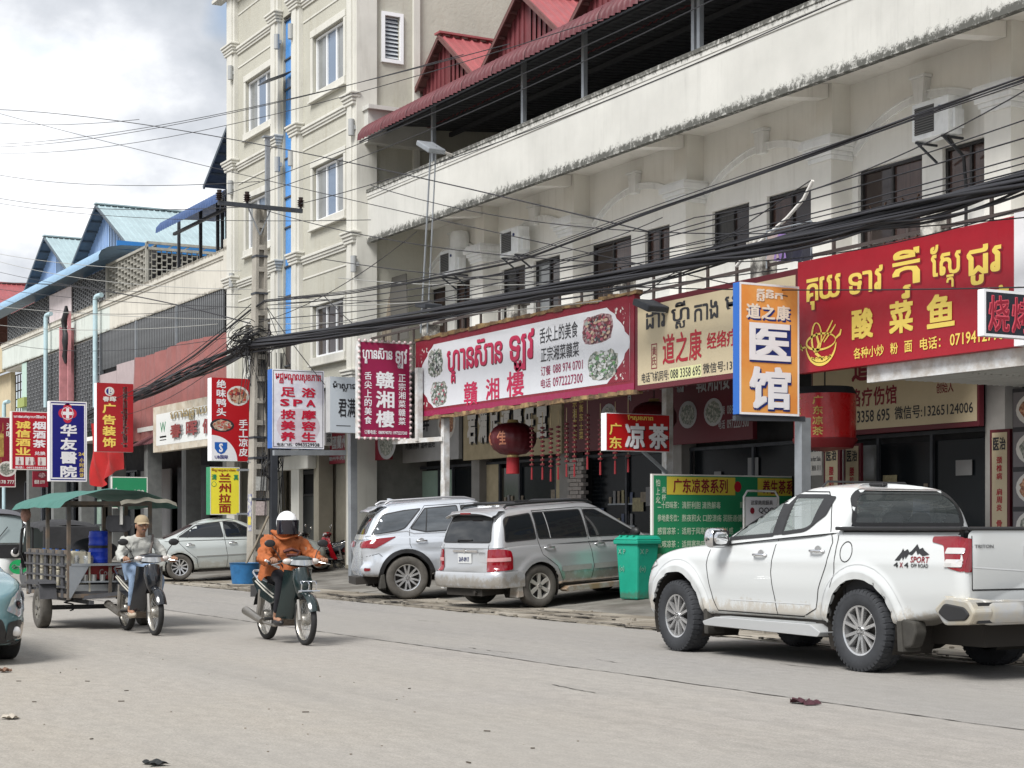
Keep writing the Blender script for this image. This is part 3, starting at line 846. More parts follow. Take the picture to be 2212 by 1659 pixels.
for i,(px,py)in enumerate(((597,90),(627,68),(598,355),(627,342),(758,275),(763,570),(497,157),(497,405),(499,605))):
 p=onY(px,py,TY-.2)
 t=thing('wall_lamp',['grey cylinder wall lamp on the strip left of the blue glass, top floor','grey cylinder wall lamp on the strip right of the blue glass, top floor','grey wall lamp left of the blue glass, one floor below the top','grey wall lamp right of the blue glass, one floor below the top','grey wall lamp on right corner strip beside the end of the red awning','grey wall lamp on right corner strip just below the parapet end','grey wall lamp on outer left corner of tall building, topmost','grey wall lamp on outer left corner beside the blue curved awning','grey wall lamp on outer left corner, lowest above the louvres'][i],'wall lamp',p,group='wall lamps on the beige building')
 MB().box(-.06,.06,.02,.12,-.05,.05).build('mount',lm,t)
 MB().lathe([(0,-.2),(.075,-.2),(.075,.2),(0,.2)],12).build('lamp_body',lm,t,smooth=40)
# ------ left shophouse row with blue roofs
LX1,LX0=TX0-.25,-90.0
row=thing('shophouse_row','older shophouse row with blue ribbed gables, lattice screens and stained parapet','building',(-68,19,0))
M_par2=mat('old_parapet',(.58,.555,.49),.88,var=.12,vscale=.6,streak=.6,dirt=(.16,.145,.12),dirt_z=[(8.56,.28,.9),(9.72,.25,.95)],spec=.2)
M_mint=mat('mint_wall',(.42,.55,.49),.85,var=.1)
xm=-63.2
for i,(a,b_)in enumerate(((-53.2,LX1),(-57.6,-53.2),(-62.0,-57.6),(-66.4,-62.0),(-70.8,-66.4),(-75.2,-70.8),(-80,-75.2))):
 m=MB();m.box(a+.006,b_-.006,17.2,17.36,8.58,9.55);m.build('parapet',M_par2 if a>-62.1 else mat('old_parapet_pale',(.56,.60,.56),.88,var=.12,vscale=.6,streak=.5,dirt=(.2,.19,.16),dirt_z=[(8.56,.28,.8)],spec=.2),row,w=True)
m=MB();m.box(-80,LX1,17.13,17.42,9.55,9.75);m.box(-80,LX1,17.17,17.2-.001,9.47,9.55);m.build('coping',M_par2,row,w=True)
MB().box(LX1-.75,LX1,17.1,17.7,8.6,10.0).build('end_pier',M_par2,row,w=True)
MB().box(-80,LX1,17.36,24,8.5,8.62).build('soffit',M_soffit,row,w=True)
MB().box(-80,LX1,19.2,19.4,4.6,8.5).build('upper_wall',M_mint,row,w=True)
MB().box(-80,LX1,26,26.2,9,12.5).build('rear_partition',M_darkmetal,row,w=True)
sl0=MB().box(-.05,.05,17.22,17.28,7.2,8.57).build('slat',M_screen,row);sl0.location=Vector((-49.6,0,0))-row.location
x_=-49.6-.19
while x_>-63.2:inst(sl0,'slat',row,Vector((x_,0,0))-row.location);x_-=.19
for x_ in(-54,-58.6,-63.2):MB().box(x_-.04,x_+.04,17.16,17.3,4.9,8.57).build('screen_post',M_steel,row,w=True)
MB().box(-63.2,LX1+.1,17.32,17.34,7.0,8.5).build('screen_shade_sheet',M_dark,row,w=True)  # dark sheet stands in for the shade behind the slats
m=MB();rt=random.Random(9)
x0,x1=-58.5,LX1+.02
def tp(u,v):
 X=x0+(x1-x0)*u;y=17.12+.035*math.sin(X*5.1)+.03*math.sin(X*2.3+v*2)+.02*math.sin(X*11+v*5)
 return(X,y-.12*(1-v),4.3+2.95*v-.05*math.sin(u*9)*v)
m.grid(tp,120,8);tag(m.build('tarpaulin',M_tarp,None,smooth=80),'faded red tarpaulin hung below the louvres, rippled','tarpaulin')
MB().box(-60.8,-58.6,17.12,17.15,5.2,7.2).build('mauve_panel',M_mauve,row,w=True)
MB().box(-63.2,-60.82,17.12,17.15,5.2,7.0).build('mauve_panel',M_mauve,row,w=True)
def ringblock(w_,h_,t,d):
 m=MB();m.box(-w_/2,w_/2,0,d,h_/2-t,h_/2);m.box(-w_/2,w_/2,0,d,-h_/2,-h_/2+t)
 m.box(-w_/2,-w_/2+t,0,d,-h_/2+t,h_/2-t);m.box(w_/2-t,w_/2,0,d,-h_/2+t,h_/2-t);return m
bw,bh=.40,.23
blk=None
def place_block(p,rz,sx=1.0):
 global blk
 if blk is None:blk=ringblock(bw-.004,bh-.004,.02,.1).build('lattice_block',M_lattice,row);blk.location=Vector(p)-row.location;blk.rotation_euler=(0,0,rz);return
 inst(blk,'lattice_block',row,Vector(p)-row.location,(0,0,rz),(sx,1,1))
xr=FX(310,17.4);xl=FX(228,17.4)
for i in range(int((xr-xl)/bw)):
 for j in range(6):
  z=9.7+bh*(j+(.5 if i%2 else 0))+.1
  if z<11.1:place_block((xr-bw*(i+.5),17.5,z),0)
for i in range(16):
 for j in range(6):
  z=9.7+bh*(j+(.5 if i%2 else 0))+.1
  if z<11.0:place_block((xr,17.5+bw*.46*(i+.5),z),R(90),.46)
m=MB()
for(xa,xb,z0,z1,sx,sz)in((-80,xl,9.75,11.1,.3,.17),(-75.2,-63.3,5.0,8.5,.26,.30)):
 x_=xa;i=0
 while x_<xb:
  m.box(x_,x_+.06,17.44 if z0>9 else 17.22,17.5 if z0>9 else 17.28,z0,z1)
  z=z0+(sz/2 if i%2 else 0)
  while z<z1:m.box(x_+.06,x_+sx,17.44 if z0>9 else 17.22,17.5 if z0>9 else 17.28,z,z+.05);z+=sz
  x_+=sx;i+=1
m.build('lattice_screen',M_screen,row,w=True,kind='stuff')
MB().box(-80,xr-.2,17.9,17.92,9.7,11.3).build('screen_shade_sheet',M_dark,row,w=True);MB().box(xr-.32,xr-.3,17.9,21,9.7,11.0).build('screen_shade_sheet',M_dark,row,w=True)  # dark sheets added so the lattice openings read as shade
MB().box(-75.2,-63.3,17.4,17.42,5.0,8.5).build('screen_shade_sheet',M_dark,row,w=True)  # dark sheet paints the shade behind this screen
MB().box(FX(108,17.4),FX(155,17.4),17.36,17.4,9.85,11.0).build('white_panel',mat('pinkish_panel',(.6,.53,.53),.8,var=.15,vscale=3),row,w=True)
m=MB()
for(p0,p1)in(((xr,17.5,11.15),(xl,17.5,11.15)),((xr,17.5,11.1),(xr,20.5,11.1)),((xr,17.5,11.3),(xr,20.5,11.3)),((xr,17.5,9.7),(xr,17.5,11.3)),((xl,17.45,9.7),(xl,17.45,11.2))):
 m.bar(p0,p1,.09)
for k in range(5):m.bar((xr,17.6+.6*k,11.1),(xr,17.9+.6*k,11.3),.04)
m.build('lattice_frame',M_lattice,row,w=True)
Wb=2.0;m=MB()
pb=[(18.6,11.75),(17.6,11.72),(17.1,11.62),(16.85,11.48),(16.75,11.28),(16.75,11.12)]
def awb(u,v):
 k=v*(len(pb)-1);i=min(int(k),len(pb)-2);t=k-i
 return(u*Wb,pb[i][0]*(1-t)+pb[i+1][0]*t-.012*math.sin(u*60),pb[i][1]*(1-t)+pb[i+1][1]*t)
m.grid(awb,40,10);fb=m.build('awning_sheet',M_blueaw2,row,smooth=60);x_=FX(215,16.8)-Wb;fb.location=Vector((x_,0,0))-row.location
while x_>-96:x_-=Wb;inst(fb,'awning_sheet',row,Vector((x_,0,0))-row.location)
for cx,yb in((-67.2,27),(-75.7,27),(-49.4,27)):
 if cx==-49.4:gable(row,cx,18.7,yb,12.3,13.8,2.3,1.3,M_blueroof,mat('deep_blue_siding',(.03,.07,.25),.5),M_underb,.3,zbase=11.6)
 else:gable(row,cx,18.6,yb,12.2,14.1,3.8,.55,M_blueroof,M_blueside,M_underb,.5,zbase=11.2)
m=MB();xe=-67.2+4.3
m.box(xe,xe+.06,17.7,27,11.72,12.05);m.build('blue_fascia',M_bluetrim,row,w=True)
MB().box(-63.0,-50,26,26.1,9.7,11.8).build('blue_fascia',M_bluetrim,row,w=True)
m=MB();ca,cb=FX(343,16.7),LX1+.3
pc=[(18.6,11.48),(17.7,11.47),(17.1,11.42),(16.75,11.28),(16.6,11.1),(16.58,10.92)]
def awc(u,v):
 k=v*(len(pc)-1);i=min(int(k),len(pc)-2);t=k-i
 return(ca+(cb-ca)*u,pc[i][0]*(1-t)+pc[i+1][0]*t-.02*math.sin(u*2*PI*26),pc[i][1]*(1-t)+pc[i+1][1]*t+.015*math.sin(u*2*PI*26)*(1-v))
m.grid(awc,160,10);m.build('curved_canopy',M_blueawn,row,smooth=60)
bpy.data.objects['curved_canopy'].location=-row.location
m=MB();m.bar((ca,17.2,10.95),(cb,17.2,10.95),.09);m.bar((ca+2,17.3,11.5),(cb,17.3,11.5),.06)
m.build('canopy_beam',M_steeld,row,w=True)
for px in(386,433,470,480,490):
 X_=FX(px,17.5);MB().box(X_-.045,X_+.045,17.45,17.54,9.7,11.6).build('canopy_post',M_steeld,row,w=True)
m=MB();m.box(-76.3,-75.4,17.25,18.2,4.8,8.55);mp=m.build('mint_column',M_mint,row,w=True)
MB().box(-76.5,-75.2,17.1,18.3,6.6,7.0).build('olive_band',mat('olive',(.28,.33,.1),.7),mp,w=True)
g=MB()
for k in range(14):g.box(-84+k*.5,-83.96+k*.5,18.0,18.04,4.9,8.4)
for k in range(10):g.box(-84,-77.2,18.04,18.08,5+k*.38,5.04+k*.38)
g.build('window_grille',mat('rust_grille',(.09,.06,.045),.7),row,w=True)
pipe_m=mat('pale_blue_pipe',(.42,.56,.60),.5,var=.12)
pink_m=mat('faded_pink_board',(.50,.22,.23),.7,var=.2)
for px,yt,yb in((8,870,1100),(98,682,880),(205,640,880)):
 p0=onY(px,yb,16.95);p1=onY(px-4 if px<150 else px,yt,16.95)
 m=MB();m.tube([(p0.x,16.95,p0.z),(p0.x,16.95,p1.z-.12),(p0.x+.03,16.97,p1.z-.03),(p0.x+.15,17.0,p1.z),(p0.x+.5,17.05,p1.z)],.09,10)
 tag(m.build('drain_pipe',pipe_m,None,smooth=60),{8:'pale blue drain pipe at the left edge of the photo beside yellow wall',98:'pale blue drain pipe rising above the wine shop sign',205:'pale blue drain pipe between louvres, above the red advertising shop sign'}[px],'pipe','drain pipes on the left shophouse row')
p0,p1=onY(143,866,16.9),onY(150,705,16.9)
m=MB();m.bar((p0.x,16.9,p0.z),(p0.x,16.9,p1.z),.55,.12);m.bar((p0.x+.34,16.92,p0.z),(p0.x+.34,16.92,p1.z+.6),.12)
tag(m.build('sign_mast',pink_m,None),'faded pink vertical mast board above the blue hospital sign','mast')
m=MB();mz=onY(150,660,16.9).z
rk=random.Random(2)
pts=[(p0.x+.2+rk.uniform(-.15,.15),16.8,mz-k*.28)for k in range(9)]
m.tube(pts,.1,8,rs=[.05,.12,.14,.09,.13,.15,.1,.12,.04])
tag(m.build('plastic_wrap',M_black,None,smooth=50),'black torn plastic wrapped round the top of the pink mast','plastic sheet')
m=MB()
far=thing('far_shophouse','distant shophouse with red ribbed roof beyond the blue gables','building',(-104,19,0))
MB().box(-118,-96,17.2,17.4,8.4,9.8).build('parapet',M_par2,far,w=True)
MB().box(-118,-96,17.6,17.8,4.5,8.4).build('upper_wall',M_beige,far,w=True)
MB().box(-118,-96,18.6,18.8,0,4.5).build('ground_floor',M_dark,far,w=True)
for cx in(-92,-100.5,-109):
 gable(far,cx,18.6,27,12.3,14.2,3.8,.8,M_redroof,M_redside,M_redunder,.4,zbase=10.5)
MB().box(-96,-80.05,17.2,17.4,8.5,9.7).build('parapet',mat('yellow_wall',(.50,.42,.28),.8,var=.1),far,w=True)
MB().box(-96,-80.05,17.6,17.8,3.5,8.5).build('upper_wall',mat('yellow_wall2',(.50,.42,.28),.8,var=.1),far,w=True)
MB().box(-96,-80.05,18.6,18.8,0,4.5).build('ground_floor',M_dark,far,w=True)
# ------ ground floors: shopfront walls and canopies
M_khaki=mat('khaki_wall',(.44,.37,.24),.8,var=.15)
M_palegreen=mat('pale_green_glass',(.34,.46,.38),.15,spec=.6,var=.2,vscale=1)
M_shopglass=mat('shop_glass',(.008,.010,.012),.2,spec=.12)
M_inner=mat('shop_interior_dark',(.03,.03,.032),.9,var=.3,vscale=2)  # near-black colour stands in for the shade inside the shops
YS=18.75
def shop(x0,x1,nm_parts):
 for(a,b_,z0,z1,mm,nm,dy)in nm_parts:
  MB().box(x0+(x1-x0)*a,x0+(x1-x0)*b_,YS-dy,YS-dy+.06,z0,z1).build(nm,mm,terrace if x0>-40 else(tower if x0>TX0-1 else row),w=True)
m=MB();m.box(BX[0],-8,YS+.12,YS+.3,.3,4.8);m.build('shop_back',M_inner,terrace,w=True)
for bx in BX[:-1]:MB().box(bx-.2,bx+.2,YS-.25,YS+.1,.3,4.8).build('ground_pilaster',mat('ground_pilaster_shade',(.26,.25,.235),.85,var=.2,vscale=2),terrace,w=True)  # pilaster colour darkened to paint in the canopy shade
shop(BX[0]+.2,BX[1]-.2,[(0,.08,.35,2.9,M_trim,'door_jamb',.08),(.09,.38,.35,2.75,M_palegreen,'glass_door',.0),(.39,.6,.35,2.75,M_palegreen,'glass_door',.02),(.61,.99,.35,2.75,M_shopglass,'shop_window',.0)])
shop(BX[1]+.2,BX[2]-.2,[(0,.16,.35,2.8,M_khaki,'shop_wall',.06),(.17,.42,.35,2.7,mat('brown_glass',(.05,.045,.035),.15),'glass_door',.0),(.43,.86,.35,2.7,M_shopglass,'shop_window',.0),(.87,1.0,.35,2.8,M_khaki,'shop_wall',.06)])
shop(BX[2]+.2,BX[3]-.2,[(.14,.5,.35,2.8,M_shopglass,'shop_window',.0),(.52,.98,.35,2.8,M_shopglass,'shop_window',.0)])
shop(BX[3]+.2,BX[4]-.2,[(.02,.5,.35,2.8,M_shopglass,'shop_window',.0),(.52,.98,.35,2.8,M_shopglass,'shop_window',.0)])
shop(BX[4]+.2,BX[5]-.2,[(.02,.05,.35,2.75,M_trim,'door_jamb',.04),(.1,.28,.35,2.7,M_curtain,'glass_door',.0),(.3,.62,.35,2.7,M_shopglass,'glass_door',.02),(.64,.99,.35,2.7,M_shopglass,'shop_window',.0)])
shop(BX[5]+.2,BX[6]-.2,[(.02,.5,.35,2.8,M_shopglass,'shop_window',.0),(.52,.98,.35,2.8,M_shopglass,'shop_window',.0)])
m=MB()
for i in range(len(BX)-1):
 a,b_=BX[i]+.2,BX[i+1]-.2
 for t in((0.0,.385,.605,1.0),(.165,.425,.865),(.0,.51,1),(0,.51,1),(.075,.29,.63,1),(0,.51,1),(0,.5,1))[i]:
  X_=a+(b_-a)*t;m.box(X_-.03,X_+.03,YS-.06,YS-.001,.35,2.8)
 m.box(a,b_,YS-.07,YS-.002,2.8,2.86)
m.build('shopfront_frame',M_steeld,terrace,w=True)
brk=mat('whitewashed_brick',(.42,.38,.35),.9,var=.25,vscale=3)
b0=None;rbk=random.Random(8)
for r_ in range(28):
 for c_ in range(3):
  X_=BX[2]+.22+c_*.19+(.09 if r_%2 else 0)
  p=Vector((X_,YS-.3+rbk.uniform(-.01,.01),.42+r_*.085))-terrace.location
  if b0 is None:b0=MB().box(0,.18,0,.12,0,.075).build('brick',brk,terrace);b0.location=p
  else:inst(b0,'brick',terrace,p)
MB().hexa([(BX[0],15.35,4.55),(-18.3,15.35,4.55),(-18.3,YS,4.72),(BX[0],YS,4.72),(BX[0],15.35,4.6),(-18.3,15.35,4.6),(-18.3,YS,4.77),(BX[0],YS,4.77)]).build('canopy_roof',M_darkmetal,terrace,w=True)
m=MB();m.box(-17.9,-8,15.32,15.42,3.3,3.52);m.build('canopy_fascia',M_steelw,terrace,w=True)
cp=mat('pvc_ceiling',(.55,.56,.55),.5,var=.06)
rows=9;y_=15.44
k=0
for j in range(6):
 for i in range(7):
  xa=-17.9+i*1.3;ya=15.44+j*.5
  q=MB();q.box(xa+.012,xa+1.288,ya+.012,ya+.488,3.36,3.39)
  for rr_ in range(4):q.box(xa+.02,xa+1.28,ya+.05+rr_*.11,ya+.07+rr_*.11,3.352,3.3595)
  q.build('ceiling_panel',cp,terrace,w=True)
MB().box(-17.9,-8,15.44,18.45,3.40,3.45).build('canopy_roof',M_darkmetal,terrace,w=True)
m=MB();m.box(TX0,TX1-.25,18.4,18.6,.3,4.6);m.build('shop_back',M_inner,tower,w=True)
gx=[TXa(p_)for p_ in(499,560,640,720,774)]
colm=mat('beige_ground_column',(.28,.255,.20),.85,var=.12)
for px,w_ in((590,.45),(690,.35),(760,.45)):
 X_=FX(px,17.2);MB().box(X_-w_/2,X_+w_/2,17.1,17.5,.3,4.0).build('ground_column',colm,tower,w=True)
for(pa,pb_)in((596,640),(700,745)):
 MB().box(FX(pa,17.6),FX(pb_,17.6),17.6,17.7,.3,3.2).build('ground_wall',colm,tower,w=True)
MB().box(FX(596,17.0),FX(675,17.0),16.85,17.1,FZ(640,1015,17),FZ(640,985,17)).build('entrance_lintel',M_beigetrim,tower,w=True,bevel=.02)
f=MB();xa,xb=FX(648,17.7),FX(682,17.7);f.box(xa,xa+.07,17.7,17.8,.3,2.9);f.box(xb-.07,xb,17.7,17.8,.3,2.9);f.box(xa+.07,xb-.07,17.7,17.8,2.8,2.9);f.box(xa+.07,xb-.07,17.7,17.78,2.2,2.26)
d_=f.build('door',M_frame,tower,w=True)
MB().box(xa+.07,xb-.07,17.74,17.76,.35,2.19).build('pane',mat('etched_glass',(.06,.065,.065),.2),d_,w=True)
MB().box(TX0,TX1,15.6,17.0,4.45,4.6).build('entrance_canopy',M_darkmetal,tower,w=True)
MB().box(-80,LX1,18.8,19.0,.3,4.6).build('shop_back',M_inner,row,w=True)
MB().box(-80,LX1,17.0,19.2,4.6,4.75).build('balcony_slab',M_soffit,row,w=True)
for X_ in(-49.6,-53.6,-57.8,-62.2,-66.6,-71,-75.4):MB().box(X_-.22,X_+.22,17.3,17.8,.3,4.6).build('ground_column',mat('ground_column_shade',(.15,.155,.15),.85,var=.2),row,w=True)  # column colour darkened to carry the ground-floor shade
for a,b_,mm in((-80,-75.8,M_shopglass),(-75,-71.4,M_shopglass),(-70.6,-67,M_palegreen),(-66.2,-62.6,M_shopglass),(-61.8,-58.2,mat('grey_shutter',(.2,.2,.2),.6)),(-57.4,-54,M_inner),(-53.2,-50,M_inner)):
 MB().box(a,b_,18.3,18.36,.35,3.4).build('shop_window',mm,row,w=True)  # the interior-dark panels paint the shade of open shopfronts
m=MB()
for k in range(16):m.box(-80+k*1.1,-79.92+k*1.1,18.2,18.29,.35,3.4)
for z in(1.4,2.5,3.4):m.box(-80,-62,18.22,18.29,z,z+.06)
m.build('shopfront_frame',M_steeld,row,w=True)
m=MB();xa,xb=FX(287,15.6),FX(330,15.6)
corr(m,(xa,15.5,3.9),(xb,15.5,3.9),(xb,17,4.7),(xa,17,4.7),.2)
tag(m.build('street_awning',M_awn,None),'maroon ribbed awning sloping beside the white fascia sign','awning')
rp=random.Random(44)
pcol=[(.30,.30,.28),(.22,.03,.03),(.32,.28,.16),(.08,.13,.10),(.10,.12,.18),(.24,.20,.15)]
for i in range(1,6):
 a,b_=BX[i]+.3,BX[i+1]-.3
 for k in range(5):
  x_=rp.uniform(a+.3,b_-.6);z_=rp.uniform(.9,2.3);w_=rp.uniform(.12,.4);h_=rp.uniform(.15,.5)
  MB().box(x_,x_+w_,YS-.035-.004*k,YS-.031-.004*k,z_,z_+h_).build('window_poster',mat('poster%d'%rp.randrange(6),pcol[rp.randrange(6)],.7,var=.4,vscale=14),terrace,w=True)
 m=MB();x_=rp.uniform(a+.6,b_-1.2);
 for z_ in(.9,1.35,1.8):m.box(x_,x_+1.0,YS-.03,YS-.008,z_,z_+.03)
 sh_=m.build('shelf',M_steel,terrace,w=True,kind='stuff')
 for z_ in(.93,1.38,1.83):
  for q in range(6):MB().box(x_+.04+q*.16,x_+.13+q*.16,YS-.028,YS-.009,z_,z_+rp.uniform(.12,.3)).build('goods',mat('poster%d'%rp.randrange(6),(.2,.2,.2),.7),sh_,w=True)
# ------ signs
C_red=mat('sign_red',(.40,.012,.026),.45,spec=.4,var=.04)
C_dred=mat('sign_dark_red',(.21,.01,.025),.5,var=.05)
C_maroon=mat('sign_maroon',(.27,.011,.062),.45,var=.05)
C_mar2=mat('sign_maroon_edge',(.11,.012,.02),.5)
C_white=mat('sign_white',(.78,.78,.80),.45,var=.03)
C_offw=mat('sign_panel_white',(.64,.65,.68),.45,var=.03)
C_yellow=mat('sign_yellow',(.80,.60,.12),.5)
C_gold=mat('sign_gold',(.62,.46,.12),.5)
C_navy=mat('sign_navy',(.01,.012,.17),.4)
C_blue=mat('sign_blue',(.015,.11,.42),.45)
C_orange=mat('sign_orange',(.72,.27,.06),.5,var=.05,col2=(.75,.36,.10),c2amt=.4,c2scale=1)
C_tan=mat('sign_tan',(.56,.47,.31),.5,var=.04)
C_text=mat('sign_black_text',(.025,.025,.03),.5)
C_green=mat('sign_green',(.02,.23,.10),.5,var=.05)
C_bright=mat('sign_bright_yellow',(.80,.70,.05),.5,var=.04)
C_pink=mat('sign_magenta_text',(.48,.012,.07),.5)
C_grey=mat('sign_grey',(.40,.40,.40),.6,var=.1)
C_stone=mat('sign_stone_frame',(.44,.38,.29),.7,var=.2,vscale=4,col2=(.52,.48,.4),c2amt=.4,c2scale=3)
C_dkgreen=mat('leaf_green_print',(.12,.22,.16),.6,var=.5,vscale=14)
C_food=mat('food_print_brown',(.26,.07,.04),.5,var=.6,vscale=18,col2=(.6,.35,.2),c2amt=.4,c2scale=22)
C_food2=mat('food_print_pale',(.50,.48,.42),.5,var=.5,vscale=14,col2=(.14,.17,.14),c2amt=.55,c2scale=18)
C_food3=mat('food_print_dark',(.12,.03,.05),.5,var=.5,vscale=14,col2=(.45,.3,.3),c2amt=.4,c2scale=20)
C_plate=mat('plate_print',(.66,.64,.60),.5)
C_lilac=mat('sign_pale_lilac',(.62,.61,.70),.5,col2=(.80,.80,.84),c2amt=.55,c2scale=1.6)
def mm_(c):return c
def pboard(name,label,cat,xl,xr,yt,yb,X,face,side,thick=.16,sidek=None,group=None,slant=0):
 """a double-sided box sign standing at right angles to the street, facing along it; edges given by sight lines"""
 ym=(yt+yb)/2
 Y0,Y1=onX(xl,ym,X).y,onX(xr,ym,X).y
 z1,z0=(onX(xl,yt,X).z+onX(xr,yt,X).z)/2,(onX(xl,yb,X).z+onX(xr,yb,X).z)/2
 t=thing(name,label,cat,(X-thick/2,(Y0+Y1)/2,z0),group=group)
 MB().box(X-thick,X,Y0,Y1,z0,z1).build('sign_box',side,t,w=True,bevel=.008)
 B=Board(t,(X,Y0,z0),(0,1,0),(1,0,0),Y1-Y0,z1-z0)
 B.col={};B.Y0,B.Y1,B.z0,B.z1,B.X=Y0,Y1,z0,z1,X
 return B
def fboard(name,label,cat,xl,xr,yl,y2,Y,body,thick=.12,ref='l',z=None):
 """a long board parallel to the street; yl,y2 = top and bottom sight lines at its left end"""
 X0,X1=FX(xl,Y),FX(xr,Y)
 z1,z0=z if z else(FZ(xl,yl,Y),FZ(xl,y2,Y))
 t=thing(name,label,cat,((X0+X1)/2,Y+thick/2,z0))
 MB().box(X0,X1,Y,Y+thick,z0,z1).build('sign_board',body,t,w=True,bevel=.006)
 B=Board(t,(X0,Y,z0),(1,0,0),(0,-1,0),X1-X0,z1-z0)
 B.X0,B.X1,B.z0,B.z1=X0,X1,z0,z1
 return B
def dish(B,a,b,rx,ry,food,plate='plate',seed=0,d=.007):
 """printed picture of a dish: plate disc, food heap and flecks, all flat print"""
 r_=random.Random(seed)
 B.disc(plate,a,b,rx,ry,d);plate=plate
 n=26;B.shape(food,[(a+rx*(.8+r_.uniform(-.08,.06))*math.cos(2*PI*k/n),b-ry*(.78+r_.uniform(-.1,.08))*math.sin(2*PI*k/n))for k in range(n)],d+.003)
def ragged(B,key,a0,b0,a1,b1,seed,d=.006,n=30,jit=.18):
 r_=random.Random(seed);cx,cy=(a0+a1)/2,(b0+b1)/2;rx,ry=(a1-a0)/2,(b1-b0)/2
 B.shape(key,[(cx+rx*(1-r_.uniform(0,jit))*(math.copysign(abs(math.cos(t))**.55,math.cos(t))),cy-ry*(1-r_.uniform(0,jit))*(math.copysign(abs(math.sin(t))**.55,math.sin(t))))for t in[2*PI*k/n for k in range(n)]],d)
def flecks(B,name,a0,b0,a1,b1,cols,n,seed,sz=.12,d=.011):
 r_=random.Random(seed);cx,cy,rx,ry=(a0+a1)/2,(b0+b1)/2,(a1-a0)/2,(b1-b0)/2
 mbs=[MB()for _ in cols]
 for k in range(n):
  t,q=r_.uniform(0,2*PI),math.sqrt(r_.random())*.85;s_=sz*r_.uniform(.5,1.3);ph=r_.uniform(0,3);e=r_.uniform(.35,1)
  c,g=cx+rx*q*math.cos(t),cy+ry*q*math.sin(t)
  mbs[r_.randrange(len(cols))].poly([B.P(c+rx*s_*(math.cos(j*1.047)*math.cos(ph)-e*math.sin(j*1.047)*math.sin(ph)),g-ry*s_*(math.cos(j*1.047)*math.sin(ph)+e*math.sin(j*1.047)*math.cos(ph)),d+k*.00008)for j in range(6)])
 for k,(m,c)in enumerate(zip(mbs,cols)):m.build(name,c,B.root,w=True,kind='stuff')
F1=[mat('fleck%d'%k,c,.5)for k,c in enumerate([(.55,.56,.55),(.10,.15,.11),(.30,.33,.30),(.05,.05,.06),(.40,.10,.14),(.34,.14,.08),(.50,.36,.26),(.16,.03,.04),(.45,.05,.04),(.12,.28,.10)])]
B=fboard('restaurant_sign','long white restaurant sign with magenta Khmer lettering and food pictures, maroon border','shop sign',897,1369,740,905,15.2,C_dred,.12,z=(5.17,3.60))
B.rect('white_panel',.018,.085,.985,.90)
B.rect('lower_band',0,.93,1,1,.004)
for(ca,sg)in((.018,1),(.985,-1)):
 for(b0,s2)in((.085,1),(.90,-1)):
  pts=[(ca,b0)]
  for k in range(9):
   t=k/8;pts.append((ca+sg*(.085*(1-t)**1.3+.004*math.sin(k*2.4)),b0+s2*.40*t**1.1))
  B.shape('corner_ornament',pts if(sg*s2)<0 else pts[::-1],.006)
  r_=random.Random(3)
  for k in range(38):
   u,v_=r_.random(),r_.random()
   if u+v_>.85:continue
   a,b=ca+sg*(.004+u*.07),b0+s2*(.02+v_*.33)
   B.disc('ornament_scroll',a,b,.0035,.018,.008,6,r_.uniform(0,3),r_.uniform(3.5,6))
ragged(B,'food_picture_upper',.07,.14,.155,.52,1);ragged(B,'food_picture_lower',.085,.56,.18,.90,2)
ragged(B,'food_picture_meat',.80,.13,.925,.46,3,jit=.12);ragged(B,'food_picture_pale',.82,.52,.945,.86,4)
B.text('magenta_lettering','ហ្គានស៊ាន',.175,.14,.455,.62,.035,kh=True,shadow='dark_outline')
B.text('magenta_lettering','ឡូវ',.487,.14,.60,.60,.035,kh=True,shadow='dark_outline')
B.text('magenta_lettering','贛',.265,.64,.335,.93,.025);B.text('magenta_lettering','湘',.375,.64,.44,.90,.025);B.text('magenta_lettering','樓',.475,.60,.555,.90,.025)
B.text('black_lettering','舌尖上的美食',.625,.16,.785,.34,.012);B.text('black_lettering','正宗湘菜赣菜',.63,.385,.79,.555,.012)
B.text('phone_lettering','订餐',.63,.60,.672,.71,.012);B.text('phone_lettering','088 974 0701',.682,.60,.805,.70,.012)
B.text('phone_lettering','电话',.63,.745,.672,.85,.012);B.text('phone_lettering','0972227300',.682,.745,.805,.85,.012)
B.done({'white_panel':C_offw,'lower_band':C_maroon,'corner_ornament':C_dred,'ornament_scroll':C_plate,'food_picture_upper':C_food2,'food_picture_lower':C_food2,'food_picture_meat':C_food3,'food_picture_pale':C_food2,'magenta_lettering':C_pink,'dark_outline':C_mar2,'black_lettering':C_text,'phone_lettering':C_maroon})
for q,cc in(((.07,.14,.155,.52),(0,0,1,2,3)),((.085,.56,.18,.90),(0,0,1,2,4)),((.80,.13,.925,.46),(3,7,7,6,4,2)),((.82,.52,.945,.86),(0,0,1,2,9))):flecks(B,'food_flecks',*q,[F1[k]for k in cc],150,int(q[0]*100))
m=MB();rg=random.Random(4)
for zz in(B.z1+.03,B.z0-.03):
 x_=B.X0
 while x_<B.X1:m.hexa([(x_,15.18,zz-rg.uniform(.02,.06)),(x_+.3,15.18,zz-rg.uniform(.02,.06)),(x_+.3,15.3,zz-.04),(x_,15.3,zz-.04),(x_,15.18,zz+rg.uniform(.01,.05)),(x_+.3,15.18,zz+rg.uniform(.01,.05)),(x_+.3,15.3,zz+.03),(x_,15.3,zz+.03)]);x_+=.3
m.build('torn_border',mat('torn_gold_border',(.30,.20,.09),.8,var=.5,vscale=6,col2=(.12,.07,.04),c2amt=.4,c2scale=4),B.root,w=True,kind='stuff')
B=fboard('clinic_sign','tan clinic sign with red brush lettering, partly behind the orange upright sign','shop sign',1371,1722,693,845,15.2,C_mar2,.12,z=(5.02,3.57))
